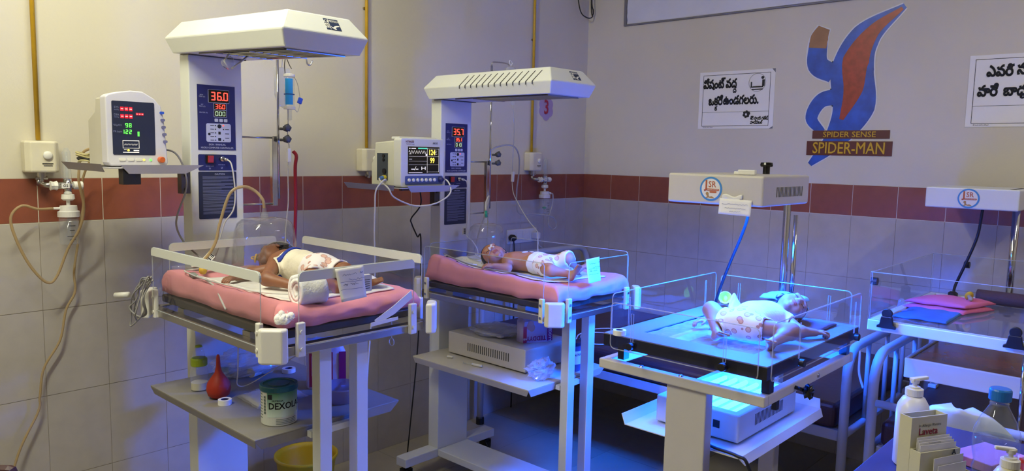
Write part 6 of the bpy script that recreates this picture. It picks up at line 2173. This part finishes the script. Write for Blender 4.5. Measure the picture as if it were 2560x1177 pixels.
# ================================================================== the three babies
class Field:
    """smooth union of round cones and ellipsoids on a voxel grid, meshed by surface nets"""

    def __init__(self, h=.0021):
        self.h = h
        self.p = []

    def cap(self, a, b, ra, rb, k=.012, sub=False):
        self.p.append(('c', V(*a), V(*b), ra, rb, k, sub))
        return self

    def ell(self, c, r, R=None, k=.012, sub=False):
        self.p.append(('e', V(*c), np.array(r, float), np.eye(3) if R is None else R, 0, k, sub))
        return self

    def bounds(self):
        lo, hi = np.full(3, 9.), np.full(3, -9.)
        for q in self.p:
            if q[0] == 'c':
                m_ = max(q[3], q[4])
                lo = np.minimum(lo, np.minimum(q[1], q[2]) - m_)
                hi = np.maximum(hi, np.maximum(q[1], q[2]) + m_)
            else:
                m_ = q[2].max()
                lo = np.minimum(lo, q[1] - m_)
                hi = np.maximum(hi, q[1] + m_)
        return lo - .014, hi + .014

    def evaluate(self):
        h = self.h
        lo, hi = self.bounds()
        n = np.ceil((hi - lo) / h).astype(int) + 1
        self.lo = lo
        self.ax = [lo[i] + h * np.arange(n[i]) for i in range(3)]
        F = np.full(tuple(n), .05, np.float32)
        for q in self.p:
            k = q[5]
            if q[0] == 'c':
                m_ = max(q[3], q[4])
                a_, b_ = np.minimum(q[1], q[2]) - m_, np.maximum(q[1], q[2]) + m_
            else:
                e = np.sqrt(((q[3] * q[2]) ** 2).sum(1))
                a_, b_ = q[1] - e, q[1] + e
            mg = k + .008
            i0 = np.maximum(0, np.floor((a_ - mg - lo) / h).astype(int))
            i1 = np.minimum(n, np.ceil((b_ + mg - lo) / h).astype(int) + 1)
            s = tuple(slice(i0[i], i1[i]) for i in range(3))
            x, y, z = (self.ax[i][s[i]].astype(np.float32) for i in range(3))
            X, Y, Z = x[:, None, None], y[None, :, None], z[None, None, :]
            if q[0] == 'c':
                d = q[2] - q[1]
                L = max(d @ d, 1e-9)
                t = np.clip(((X - q[1][0]) * d[0] + (Y - q[1][1]) * d[1] + (Z - q[1][2]) * d[2]) / L, 0, 1)
                g = np.sqrt((X - q[1][0] - t * d[0]) ** 2 + (Y - q[1][1] - t * d[1]) ** 2 + (Z - q[1][2] - t * d[2]) ** 2) - (q[3] + (q[4] - q[3]) * t)
            else:
                R = q[3]
                u = [((X - q[1][0]) * R[0, i] + (Y - q[1][1]) * R[1, i] + (Z - q[1][2]) * R[2, i]) for i in range(3)]
                k0 = np.sqrt(sum((u[i] / q[2][i]) ** 2 for i in range(3)))
                k1 = np.sqrt(sum((u[i] / q[2][i] ** 2) ** 2 for i in range(3)))
                g = k0 * (k0 - 1) / np.maximum(k1, 1e-6)
            f = F[s]
            if q[6]:
                g = -g
                hh = np.maximum(k - np.abs(f - g), 0) / k
                F[s] = np.maximum(f, g) + hh * hh * k * .25
            else:
                hh = np.maximum(k - np.abs(f - g), 0) / k
                F[s] = np.minimum(f, g) - hh * hh * k * .25
        self.F = F
        return self

    def coords(self):
        return (self.ax[0][:, None, None].astype(np.float32), self.ax[1][None, :, None].astype(np.float32), self.ax[2][None, None, :].astype(np.float32))


def nets(F, lo, h, smooth_it=1):
    S = F < 0
    nx, ny, nz = F.shape
    c = np.zeros((nx - 1, ny - 1, nz - 1), np.int8)
    for dx in (0, 1):
        for dy in (0, 1):
            for dz in (0, 1):
                c += S[dx:nx - 1 + dx, dy:ny - 1 + dy, dz:nz - 1 + dz]
    act = (c > 0) & (c < 8)
    ii = np.argwhere(act)
    idx = np.full(act.shape, -1, np.int64)
    idx[act] = np.arange(len(ii))
    P = np.zeros((len(ii), 3))
    W = np.zeros(len(ii))
    cor = [(a, b, d) for a in (0, 1) for b in (0, 1) for d in (0, 1)]
    for a in cor:
        for ax in range(3):
            if a[ax]:
                continue
            b = list(a)
            b[ax] = 1
            fa = F[ii[:, 0] + a[0], ii[:, 1] + a[1], ii[:, 2] + a[2]]
            fb = F[ii[:, 0] + b[0], ii[:, 1] + b[1], ii[:, 2] + b[2]]
            mk = (fa < 0) != (fb < 0)
            t = np.where(mk, fa / np.where(mk, fa - fb, 1), 0)
            p = np.array(a, float)[None, :].repeat(len(ii), 0)
            p[:, ax] += t
            P[mk] += p[mk]
            W[mk] += 1
    P = P / W[:, None] + ii
    faces = []
    for ax in range(3):
        sl0 = [slice(1, -1)] * 3
        A = [slice(1, n - 1) for n in F.shape]
        B = list(A)
        A[ax] = slice(0, F.shape[ax] - 1)
        B[ax] = slice(1, F.shape[ax])
        s0, s1 = S[tuple(A)], S[tuple(B)]
        e = np.argwhere(s0 != s1)
        off = np.array([1, 1, 1])
        off[ax] = 0
        g = e + off
        flip = s0[tuple(e.T)]
        o1, o2 = [(1, 2), (2, 0), (0, 1)][ax]
        q = []
        for (d1, d2) in ((0, 0), (1, 0), (1, 1), (0, 1)):
            k = g.copy()
            k[:, o1] -= d1
            k[:, o2] -= d2
            q.append(idx[k[:, 0], k[:, 1], k[:, 2]])
        q = np.stack(q, 1)
        q[~flip] = q[~flip][:, ::-1]
        faces.append(q)
    Q = np.concatenate(faces)
    Q = Q[(Q >= 0).all(1)]
    P = lo + P * h
    # light laplacian smoothing
    for _ in range(smooth_it):
        acc = np.zeros_like(P)
        cnt = np.zeros(len(P))
        for j in range(4):
            a, b = Q[:, j], Q[:, (j + 1) % 4]
            np.add.at(acc, a, P[b])
            np.add.at(acc, b, P[a])
            np.add.at(cnt, a, 1)
            np.add.at(cnt, b, 1)
        P = P * .5 + .5 * acc / np.maximum(cnt, 1)[:, None]
    return P, Q


def net_object(name, F, lo, h, mt, parent, smooth_it=1):
    P, Q = nets(F, lo, h, smooth_it)
    if len(Q) == 0:
        return None
    me = bpy.data.meshes.new(name)
    me.from_pydata(P.tolist(), [], Q.tolist())
    return link(name, me, mt, parent, smooth=True)


def frame_of(f, u):
    f = V(*f) / np.linalg.norm(f)
    u = V(*u)
    u = u - f * (u @ f)
    u /= np.linalg.norm(u)
    r = np.cross(f, u)
    return r, f, u


def head(B, c, f, u, s=1.0):
    r, f, u = frame_of(f, u)
    c = V(*c)
    R = np.stack([r, f, u], 1)
    q = lambda a, b, d: c + (r * a + f * b + u * d) * s
    B.ell(q(0, -.010, .012), (.046 * s, .056 * s, .047 * s), R, .02)
    B.ell(q(0, .016, -.020), (.036 * s, .034 * s, .036 * s), R, .02)
    for g in (-1, 1):
        B.ell(q(g * .021, .030, -.025), (.016 * s, .015 * s, .017 * s), R, .012)
        B.ell(q(g * .017, .0405, .016), (.013 * s, .006 * s, .005 * s), R, .010)
        B.ell(q(g * .018, .056, .002), (.010 * s, .010 * s, .0075 * s), R, .008, True)
        B.ell(q(g * .018, .0425, .001), (.0105 * s, .0062 * s, .0070 * s), R, .003)
        B.cap(q(g * .018 - .008, .0505, -.0015), q(g * .018 + .008, .0495, -.002), .0013 * s, .0013 * s, .001, True)
        B.ell(q(g * .047, -.004, -.008), (.0052 * s, .0105 * s, .0155 * s), R, .003)
        B.ell(q(g * .0525, -.002, -.007), (.0042 * s, .0060 * s, .0090 * s), R, .002, True)
    B.ell(q(0, .036, -.049), (.011 * s, .010 * s, .009 * s), R, .010)
    B.cap(q(0, .046, .008), q(0, .053, -.010), .0045 * s, .0055 * s, .008)
    B.ell(q(0, .0565, -.0125), (.0072 * s, .0060 * s, .0056 * s), R, .004)
    for g in (-1, 1):
        B.ell(q(g * .0068, .0510, -.0140), (.0042 * s, .0046 * s, .0040 * s), R, .003)
        B.ell(q(g * .0035, .0560, -.0178), (.0018 * s, .0025 * s, .0016 * s), R, .001, True)
    B.ell(q(0, .0475, -.0270), (.0115 * s, .0060 * s, .0042 * s), R, .004)
    B.ell(q(0, .0460, -.0355), (.0095 * s, .0060 * s, .0042 * s), R, .004)
    B.cap(q(-.0095, .0500, -.0318), q(.0095, .0500, -.0318), .0015 * s, .0015 * s, .001, True)
    return dict(c=c, r=r, f=f, u=u, R=R, q=q, s=s)


def limb(B, a, b, c, r, k=.012):
    B.cap(a, b, r[0], r[1], k)
    B.cap(b, c, r[1] * 1.02, r[2], k)


def hand(B, w, d, n, s=1.0, curl=50, thumb=1):
    """w wrist, d pointing direction, n back-of-hand normal"""
    d = V(*d) / np.linalg.norm(d)
    n = V(*n)
    n = n - d * (n @ d)
    n /= np.linalg.norm(n)
    a = np.cross(d, n) * thumb
    w = V(*w)
    B.ell(w + d * .016 * s, (.0135 * s, .0175 * s, .0078 * s), np.stack([a, d, n], 1), .006)
    for i, (o, L) in enumerate(((.0105, .019), (.0036, .022), (-.0034, .021), (-.0100, .017))):
        p = w + d * .0285 * s + a * o * s
        ang = 0
        dd = d + a * o * 6
        dd = dd / np.linalg.norm(dd)
        for j, fr in enumerate((.45, .32, .26)):
            ang += math.radians(curl * (.5 if j == 0 else .8))
            v = dd * math.cos(ang) - n * math.sin(ang)
            p2 = p + v * L * fr * s * 1.15
            B.cap(p, p2, (.0037 - .0002 * j) * s, (.0035 - .0002 * j) * s, .0012)
            p = p2
    p = w + d * .010 * s + a * .0115 * s
    p2 = p + (d * .55 + a * .62 - n * .45) * .012 * s
    B.cap(p, p2, .0046 * s, .0042 * s, .003)
    B.cap(p2, p2 + (d * .8 - n * .5 + a * .05) * .011 * s, .0041 * s, .0036 * s, .0015)


def foot(B, ank, d, n, s=1.0, big=1):
    """ank ankle, d heel-to-toe direction, n top-of-foot normal, big +1/-1 side of the big toe"""
    d = V(*d) / np.linalg.norm(d)
    n = V(*n)
    n = n - d * (n @ d)
    n /= np.linalg.norm(n)
    a = np.cross(d, n) * big
    h_ = V(*ank) - n * .010 * s - d * .010 * s
    B.ell(h_, (.011 * s, .012 * s, .011 * s), np.stack([a, d, n], 1), .008)
    ball = h_ + d * .040 * s + n * .001
    B.cap(V(*ank), h_ + d * .024 * s + n * .004, .0115 * s, .0100 * s, .008)
    B.cap(h_, ball, .0100 * s, .0085 * s, .008)
    B.ell(ball, (.0155 * s, .013 * s, .0072 * s), np.stack([a, d, n], 1), .006)
    for i, (o, L, r_) in enumerate(((.0115, .013, .0050), (.0050, .0135, .0038), (-.0010, .0125, .0036), (-.0065, .0110, .0034), (-.0115, .0090, .0033))):
        p = ball + d * .008 * s + a * o * s
        B.cap(p, p + d * L * s + a * o * .15 * s, r_ * s, r_ * .95 * s, .0012)


def hair_cap(B, H, parent, back, line):
    """hair shell: head surface pushed out, behind the hairline"""
    X, Y, Z = B.coords()
    c = H['c'] + H['u'] * .004
    du = (X - c[0]) * H['u'][0] + (Y - c[1]) * H['u'][1] + (Z - c[2]) * H['u'][2]
    df = (X - c[0]) * H['f'][0] + (Y - c[1]) * H['f'][1] + (Z - c[2]) * H['f'][2]
    dr = (X - c[0]) * H['r'][0] + (Y - c[1]) * H['r'][1] + (Z - c[2]) * H['r'][2]
    wob = .003 * np.sin(dr * 260) + .002 * np.sin(dr * 610 + 1)
    reg = np.maximum(df * back - du * line + wob - .010, np.sqrt(du ** 2 + df ** 2 + dr ** 2) - .075)
    reg = np.maximum(reg, -(du + .038))
    G = np.maximum(np.maximum(B.F - .0022, -(B.F + .004)), reg)
    return net_object('hair', G, B.lo, B.h, HAIR, parent)


def cloth(B, parent, name, mt, off, region, thick=.005):
    X, Y, Z = B.coords()
    G = np.maximum(np.maximum(B.F - off, -(B.F - off + thick)), region(X, Y, Z))
    return net_object(name, G, B.lo, B.h, mt, parent, 2)


def slab(p, d, lo, hi, wob=0.0):
    d = V(*d) / np.linalg.norm(d)
    p = V(*p)

    def f(X, Y, Z):
        t = (X - p[0]) * d[0] + (Y - p[1]) * d[1] + (Z - p[2]) * d[2]
        if wob:
            t = t + wob * np.sin(X * 160) * np.cos(Y * 140 + Z * 90)
        return np.maximum(lo - t, t - hi)
    return f


def near_axis(a, b, rad):
    a, b = V(*a), V(*b)
    d = b - a
    L = d @ d

    def f(X, Y, Z):
        t = np.clip(((X - a[0]) * d[0] + (Y - a[1]) * d[1] + (Z - a[2]) * d[2]) / L, 0, 1)
        return np.sqrt((X - a[0] - t * d[0]) ** 2 + (Y - a[1] - t * d[1]) ** 2 + (Z - a[2] - t * d[2]) ** 2) - rad
    return f


def both(*fs):
    def f(X, Y, Z):
        g = fs[0](X, Y, Z)
        for q in fs[1:]:
            g = np.maximum(g, q(X, Y, Z))
        return g
    return f


def lips(B, H, parent, mt):
    q = H['q']
    f = near_axis(q(-.006, .050, -.0315), q(.006, .050, -.0315), .0068)
    X, Y, Z = B.coords()
    G = np.maximum(np.maximum(B.F - .0007, -(B.F + .003)), f(X, Y, Z))
    return net_object('lips', G, B.lo, B.h, mt, parent)


def lashes(H, parent, name='eyelashes'):
    for g in (-1, 1):
        q = H['q']
        M().tube(spline([q(g * .018 - .0085, .0463, -.0005), q(g * .018 - .004, .0487, -.0026), q(g * .018, .0492, -.0034), q(g * .018 + .004, .0487, -.0026),
                         q(g * .018 + .0085, .0463, -.0005)], 4), .00075, 6).build(name, HAIR, parent, smooth=True)


DIAPER = bpy.data.materials.new('diaper_print')
DIAPER.use_nodes = True
_nt = DIAPER.node_tree
_b = _nt.nodes['Principled BSDF']
_b.inputs['Roughness'].default_value = .85
_tc = _nt.nodes.new('ShaderNodeTexCoord')
_vo = _nt.nodes.new('ShaderNodeTexVoronoi')
_vo.inputs['Scale'].default_value = 38
_nt.links.new(_tc.outputs['Object'], _vo.inputs['Vector'])
_rp = _nt.nodes.new('ShaderNodeValToRGB')
_rp.color_ramp.interpolation = 'CONSTANT'
_rp.color_ramp.elements[0].color = lin('#d9b0a4') + (1,)
_rp.color_ramp.elements[1].position = .30
_rp.color_ramp.elements[1].color = lin('#b98c84') + (1,)
_e = _rp.color_ramp.elements.new(.38)
_e.color = lin('#e8e2e4') + (1,)
_nt.links.new(_vo.outputs['Distance'], _rp.inputs['Fac'])
_nt.links.new(_rp.outputs[0], _b.inputs['Base Color'])
LIP1, LIP2 = mat('lip_dark', '#7a4034', .45), mat('lip_pink', '#a85a50', .45)
VEST = mat('printed_vest', '#e4dcc8', .9, vary=.12, scale=26, bump=.3, bscale=50)

# ---------------------------------------------------------------- baby with outstretched arm on the slotted-hood warmer
Z2 = .988
B = Field()
H2 = head(B, (-1.545, -.715, Z2 + .047), (-.62, -.22, .75), (.12, .95, .25))
B.cap((-1.53, -.745, Z2 + .035), (-1.515, -.80, Z2 + .030), .024, .028, .015)
B.ell((-1.508, -.825, Z2 + .036), (.056, .055, .038), None, .03)
B.ell((-1.500, -.890, Z2 + .037), (.053, .055, .039), None, .03)
B.ell((-1.493, -.955, Z2 + .034), (.050, .042, .036), None, .03)
limb(B, (-1.556, -.800, Z2 + .030), (-1.606, -.852, Z2 + .020), (-1.644, -.812, Z2 + .026), (.0200, .0165, .0115))
hand(B, (-1.645, -.810, Z2 + .026), (-.62, .78, .02), (-.1, -.35, .93), 1.05, 50, 1)
limb(B, (-1.458, -.795, Z2 + .030), (-1.400, -.815, Z2 + .016), (-1.385, -.765, Z2 + .012), (.0195, .016, .0115))
hand(B, (-1.385, -.763, Z2 + .012), (.1, .99, .0), (.2, 0, .95), 1.0, 60, -1)
limb(B, (-1.522, -.975, Z2 + .028), (-1.560, -1.040, Z2 + .026), (-1.522, -1.105, Z2 + .016), (.030, .0215, .0125), .015)
foot(B, (-1.520, -1.108, Z2 + .0165), (.18, -.55, .80), (.1, .80, .55), 1.0, 1)
limb(B, (-1.462, -.975, Z2 + .034), (-1.445, -1.030, Z2 + .062), (-1.395, -1.035, Z2 + .016), (.031, .024, .0125), .015)
foot(B, (-1.390, -1.037, Z2 + .0165), (.70, -.45, .55), (-.45, .30, .83), 1.0, -1)
B.evaluate()
baby = thing('person', (-1.5, -.9, Z2 - .004), 'newborn in a diaper lying on its back, one arm stretched to the side', 'person')
net_object('body', B.F, B.lo, B.h, SKIN2, baby)
hair_cap(B, H2, baby, 1.0, .45)
lips(B, H2, baby, LIP2)
lashes(H2, baby)
cloth(B, baby, 'diaper', DIAPER, .006, both(slab((-1.493, -.955, Z2 + .03), (.02, 1, 0), -.085, .040, .003), near_axis((-1.493, -.93, Z2 + .03), (-1.475, -1.005, Z2 + .045), .078)), .006)
cloth(B, baby, 'diaper_waistband', WHITEC, .008, both(slab((-1.493, -.955, Z2 + .03), (.02, 1, 0), .018, .046, .002), near_axis((-1.493, -.93, Z2 + .03), (-1.493, -.96, Z2 + .03), .085)), .006)
q = H2['q']
M().box(q(0, .0585, -.004), (.030, .0012, .008), H2['R'] @ rot('Y', 38)).build('nose_tape', WHITEP, baby)
M().box(q(0, .0590, -.008), (.026, .0012, .007), H2['R'] @ rot('Y', -35)).build('nose_tape', WHITEP, baby)
M().tube(spline([q(.004, .060, -.012), q(.020, .052, -.018), q(.040, .030, -.022), q(.050, .0, -.03), q(.052, -.03, -.04)], 6), .0012, 6).build('nasal_tube', TUBEC, baby, smooth=True)
for (dx, dy, an) in ((.012, 0, 20), (-.006, -.014, -30), (.028, -.022, 60)):
    M().box((-1.505 + dx, -.845 + dy, Z2 + .0755), (.028, .014, .0012), rot('Z', an)).build('sensor_tape', WHITEC, baby)
t2 = M().lathe([(.0155, -.008), (.0165, 0), (.0155, .008)], (-1.405, -1.035, Z2 + .025), 16, R=rot('Y', 40), capb=False, capt=False)
t2.build('ankle_band', CABLEG, baby, smooth=True, solid=.002)

# ---------------------------------------------------------------- baby on its side under the dome
Z1 = ZB1 + .052 + .011
B = Field()
H1 = head(B, (-2.515, -.655, Z1 + .047), (-.70, .50, .12), (.50, .72, .18))
B.cap((-2.535, -.70, Z1 + .042), (-2.555, -.76, Z1 + .045), .026, .030, .018)
B.ell((-2.565, -.810, Z1 + .048), (.050, .058, .046), None, .03)
B.ell((-2.560, -.885, Z1 + .046), (.050, .058, .046), None, .03)
B.ell((-2.548, -.965, Z1 + .045), (.048, .046, .045), None, .03)
limb(B, (-2.600, -.800, Z1 + .058), (-2.690, -.905, Z1 + .026), (-2.655, -.985, Z1 + .014), (.0225, .0185, .0125), .014)
hand(B, (-2.654, -.988, Z1 + .014), (.45, -.88, .0), (-.3, -.1, .95), 1.05, 50, -1)
limb(B, (-2.575, -.765, Z1 + .030), (-2.640, -.720, Z1 + .016), (-2.700, -.745, Z1 + .012), (.020, .016, .0115))
hand(B, (-2.702, -.746, Z1 + .012), (-.9, -.3, 0), (0, -.2, .97), 1.0, 40, 1)
limb(B, (-2.570, -.990, Z1 + .045), (-2.630, -1.045, Z1 + .040), (-2.580, -1.100, Z1 + .018), (.031, .023, .0125), .015)
foot(B, (-2.577, -1.102, Z1 + .018), (.75, -.50, .2), (-.3, 0, .95), 1.0, 1)
limb(B, (-2.530, -.995, Z1 + .045), (-2.530, -1.060, Z1 + .050), (-2.480, -1.090, Z1 + .018), (.031, .024, .0125), .015)
foot(B, (-2.477, -1.092, Z1 + .018), (.85, -.35, .25), (-.3, 0, .95), 1.0, -1)
B.evaluate()
baby = thing('person', (-2.56, -.9, Z1 - .004), 'newborn lying on its side with its head under the clear dome', 'person')
net_object('body', B.F, B.lo, B.h, SKIN1, baby)
hair_cap(B, H1, baby, 1.0, .75)
lips(B, H1, baby, LIP1)
lashes(H1, baby)
cloth(B, baby, 'vest', VEST, .006, both(slab((-2.558, -.885, Z1 + .04), (-.06, 1, 0), -.060, .055, .003), near_axis((-2.565, -.80, Z1 + .045), (-2.552, -.95, Z1 + .045), .072)), .005)
cloth(B, baby, 'diaper', DIAPER, .007, both(slab((-2.548, -.965, Z1 + .04), (-.05, 1, 0), -.080, .035, .003), near_axis((-2.548, -.955, Z1 + .04), (-2.565, -1.01, Z1 + .045), .082)), .006)
cloth(B, baby, 'blue_strap', mat('strap_blue', '#1f38a0', .7), .010, both(slab((-2.562, -.835, Z1 + .04), (-.25, .95, .15), -.004, .010, 0), near_axis((-2.565, -.80, Z1 + .045), (-2.56, -.87, Z1 + .045), .068)), .005)
pacifier(tuple(H1['q'](0, .0575, -.032)), np.stack([H1['r'], -H1['u'], H1['f']], 1) if False else np.stack([H1['u'], H1['r'], H1['f']], 1), (PY, PY), 'amber pacifier at the mouth of the baby under the dome')
M().tube([H1['q'](.0475 * math.cos(a) * 1.02, -.012 + .0585 * math.sin(a), .022) for a in np.linspace(0, 2 * math.pi, 40)[:-1]], .0012, 6, closed=True).build('head_band', TUBEC, baby, smooth=True)
M().grid(lambda u, v: (-2.525 + .105 * u, -1.10 + .215 * v, Z1 + .012 + .050 * (math.sin(math.pi * u) ** .5) * (math.sin(math.pi * v) ** .6) * (1 - .4 * u) + .005 * noise3((u * 6, v * 8, 4))), 26, 30).build(
    'wrapping_cloth', WHITEC, smooth=True, solid=.004, label='white cotton cloth bunched along the back of the side-lying baby', cat='cloth')

# ---------------------------------------------------------------- baby in the blue light
Z3 = .907
B = Field()
H3 = head(B, (-1.335, -1.895, Z3 + .062), (-.25, -.72, .60), (.88, -.25, .10), 1.04)
B.cap((-1.38, -1.885, Z3 + .045), (-1.43, -1.875, Z3 + .042), .025, .030, .018)
B.ell((-1.475, -1.872, Z3 + .048), (.060, .058, .045), None, .03)
B.ell((-1.545, -1.865, Z3 + .052), (.060, .056, .048), None, .03)
B.ell((-1.615, -1.862, Z3 + .044), (.046, .052, .042), None, .03)
limb(B, (-1.435, -1.925, Z3 + .038), (-1.478, -1.990, Z3 + .020), (-1.432, -2.018, Z3 + .014), (.0215, .0180, .0120))
hand(B, (-1.430, -2.019, Z3 + .014), (.85, -.45, 0), (.1, .2, .97), 1.08, 60, 1)
limb(B, (-1.440, -1.815, Z3 + .038), (-1.495, -1.745, Z3 + .022), (-1.535, -1.700, Z3 + .014), (.0210, .0170, .0120))
hand(B, (-1.537, -1.698, Z3 + .014), (-.75, .55, 0), (.1, .2, .97), 1.05, 40, -1)
limb(B, (-1.625, -1.905, Z3 + .040), (-1.560, -1.995, Z3 + .034), (-1.672, -1.985, Z3 + .018), (.031, .0240, .0130), .015)
foot(B, (-1.676, -1.984, Z3 + .0185), (-.80, -.35, .45), (.35, -.10, .90), 1.05, -1)
limb(B, (-1.625, -1.820, Z3 + .040), (-1.610, -1.752, Z3 + .070), (-1.690, -1.815, Z3 + .020), (.031, .0250, .0135), .015)
foot(B, (-1.694, -1.820, Z3 + .020), (-.55, -.70, .35), (.35, -.10, .90), 1.05, -1)
B.evaluate()
baby = thing('person', (-1.5, -1.87, Z3 - .004), 'newborn in a white gown lying bathed in blue light', 'person')
net_object('body', B.F, B.lo, B.h, SKIN3, baby)
hair_cap(B, H3, baby, 1.0, .45)
lips(B, H3, baby, LIP2)
lashes(H3, baby)
cloth(B, baby, 'gown', WHITEC, .007, both(slab((-1.53, -1.865, Z3 + .04), (1, .05, 0), -.075, .105, .004), near_axis((-1.44, -1.872, Z3 + .045), (-1.60, -1.865, Z3 + .045), .078)), .006)
cloth(B, baby, 'diaper', DIAPER, .009, both(slab((-1.615, -1.862, Z3 + .04), (1, .0, 0), -.060, .016, .003), near_axis((-1.60, -1.862, Z3 + .04), (-1.63, -1.862, Z3 + .04), .078)), .006)
M().grid(lambda u, v: (-1.585 + .075 * u, -1.815 + .02 * v, Z3 + .075 + .050 * v * (1 - abs(2 * u - 1) ** 1.5) + .004 * noise3((u * 5, v * 5, 0))), 12, 10).build('gown_fold', WHITEC, baby, smooth=True, solid=.004)
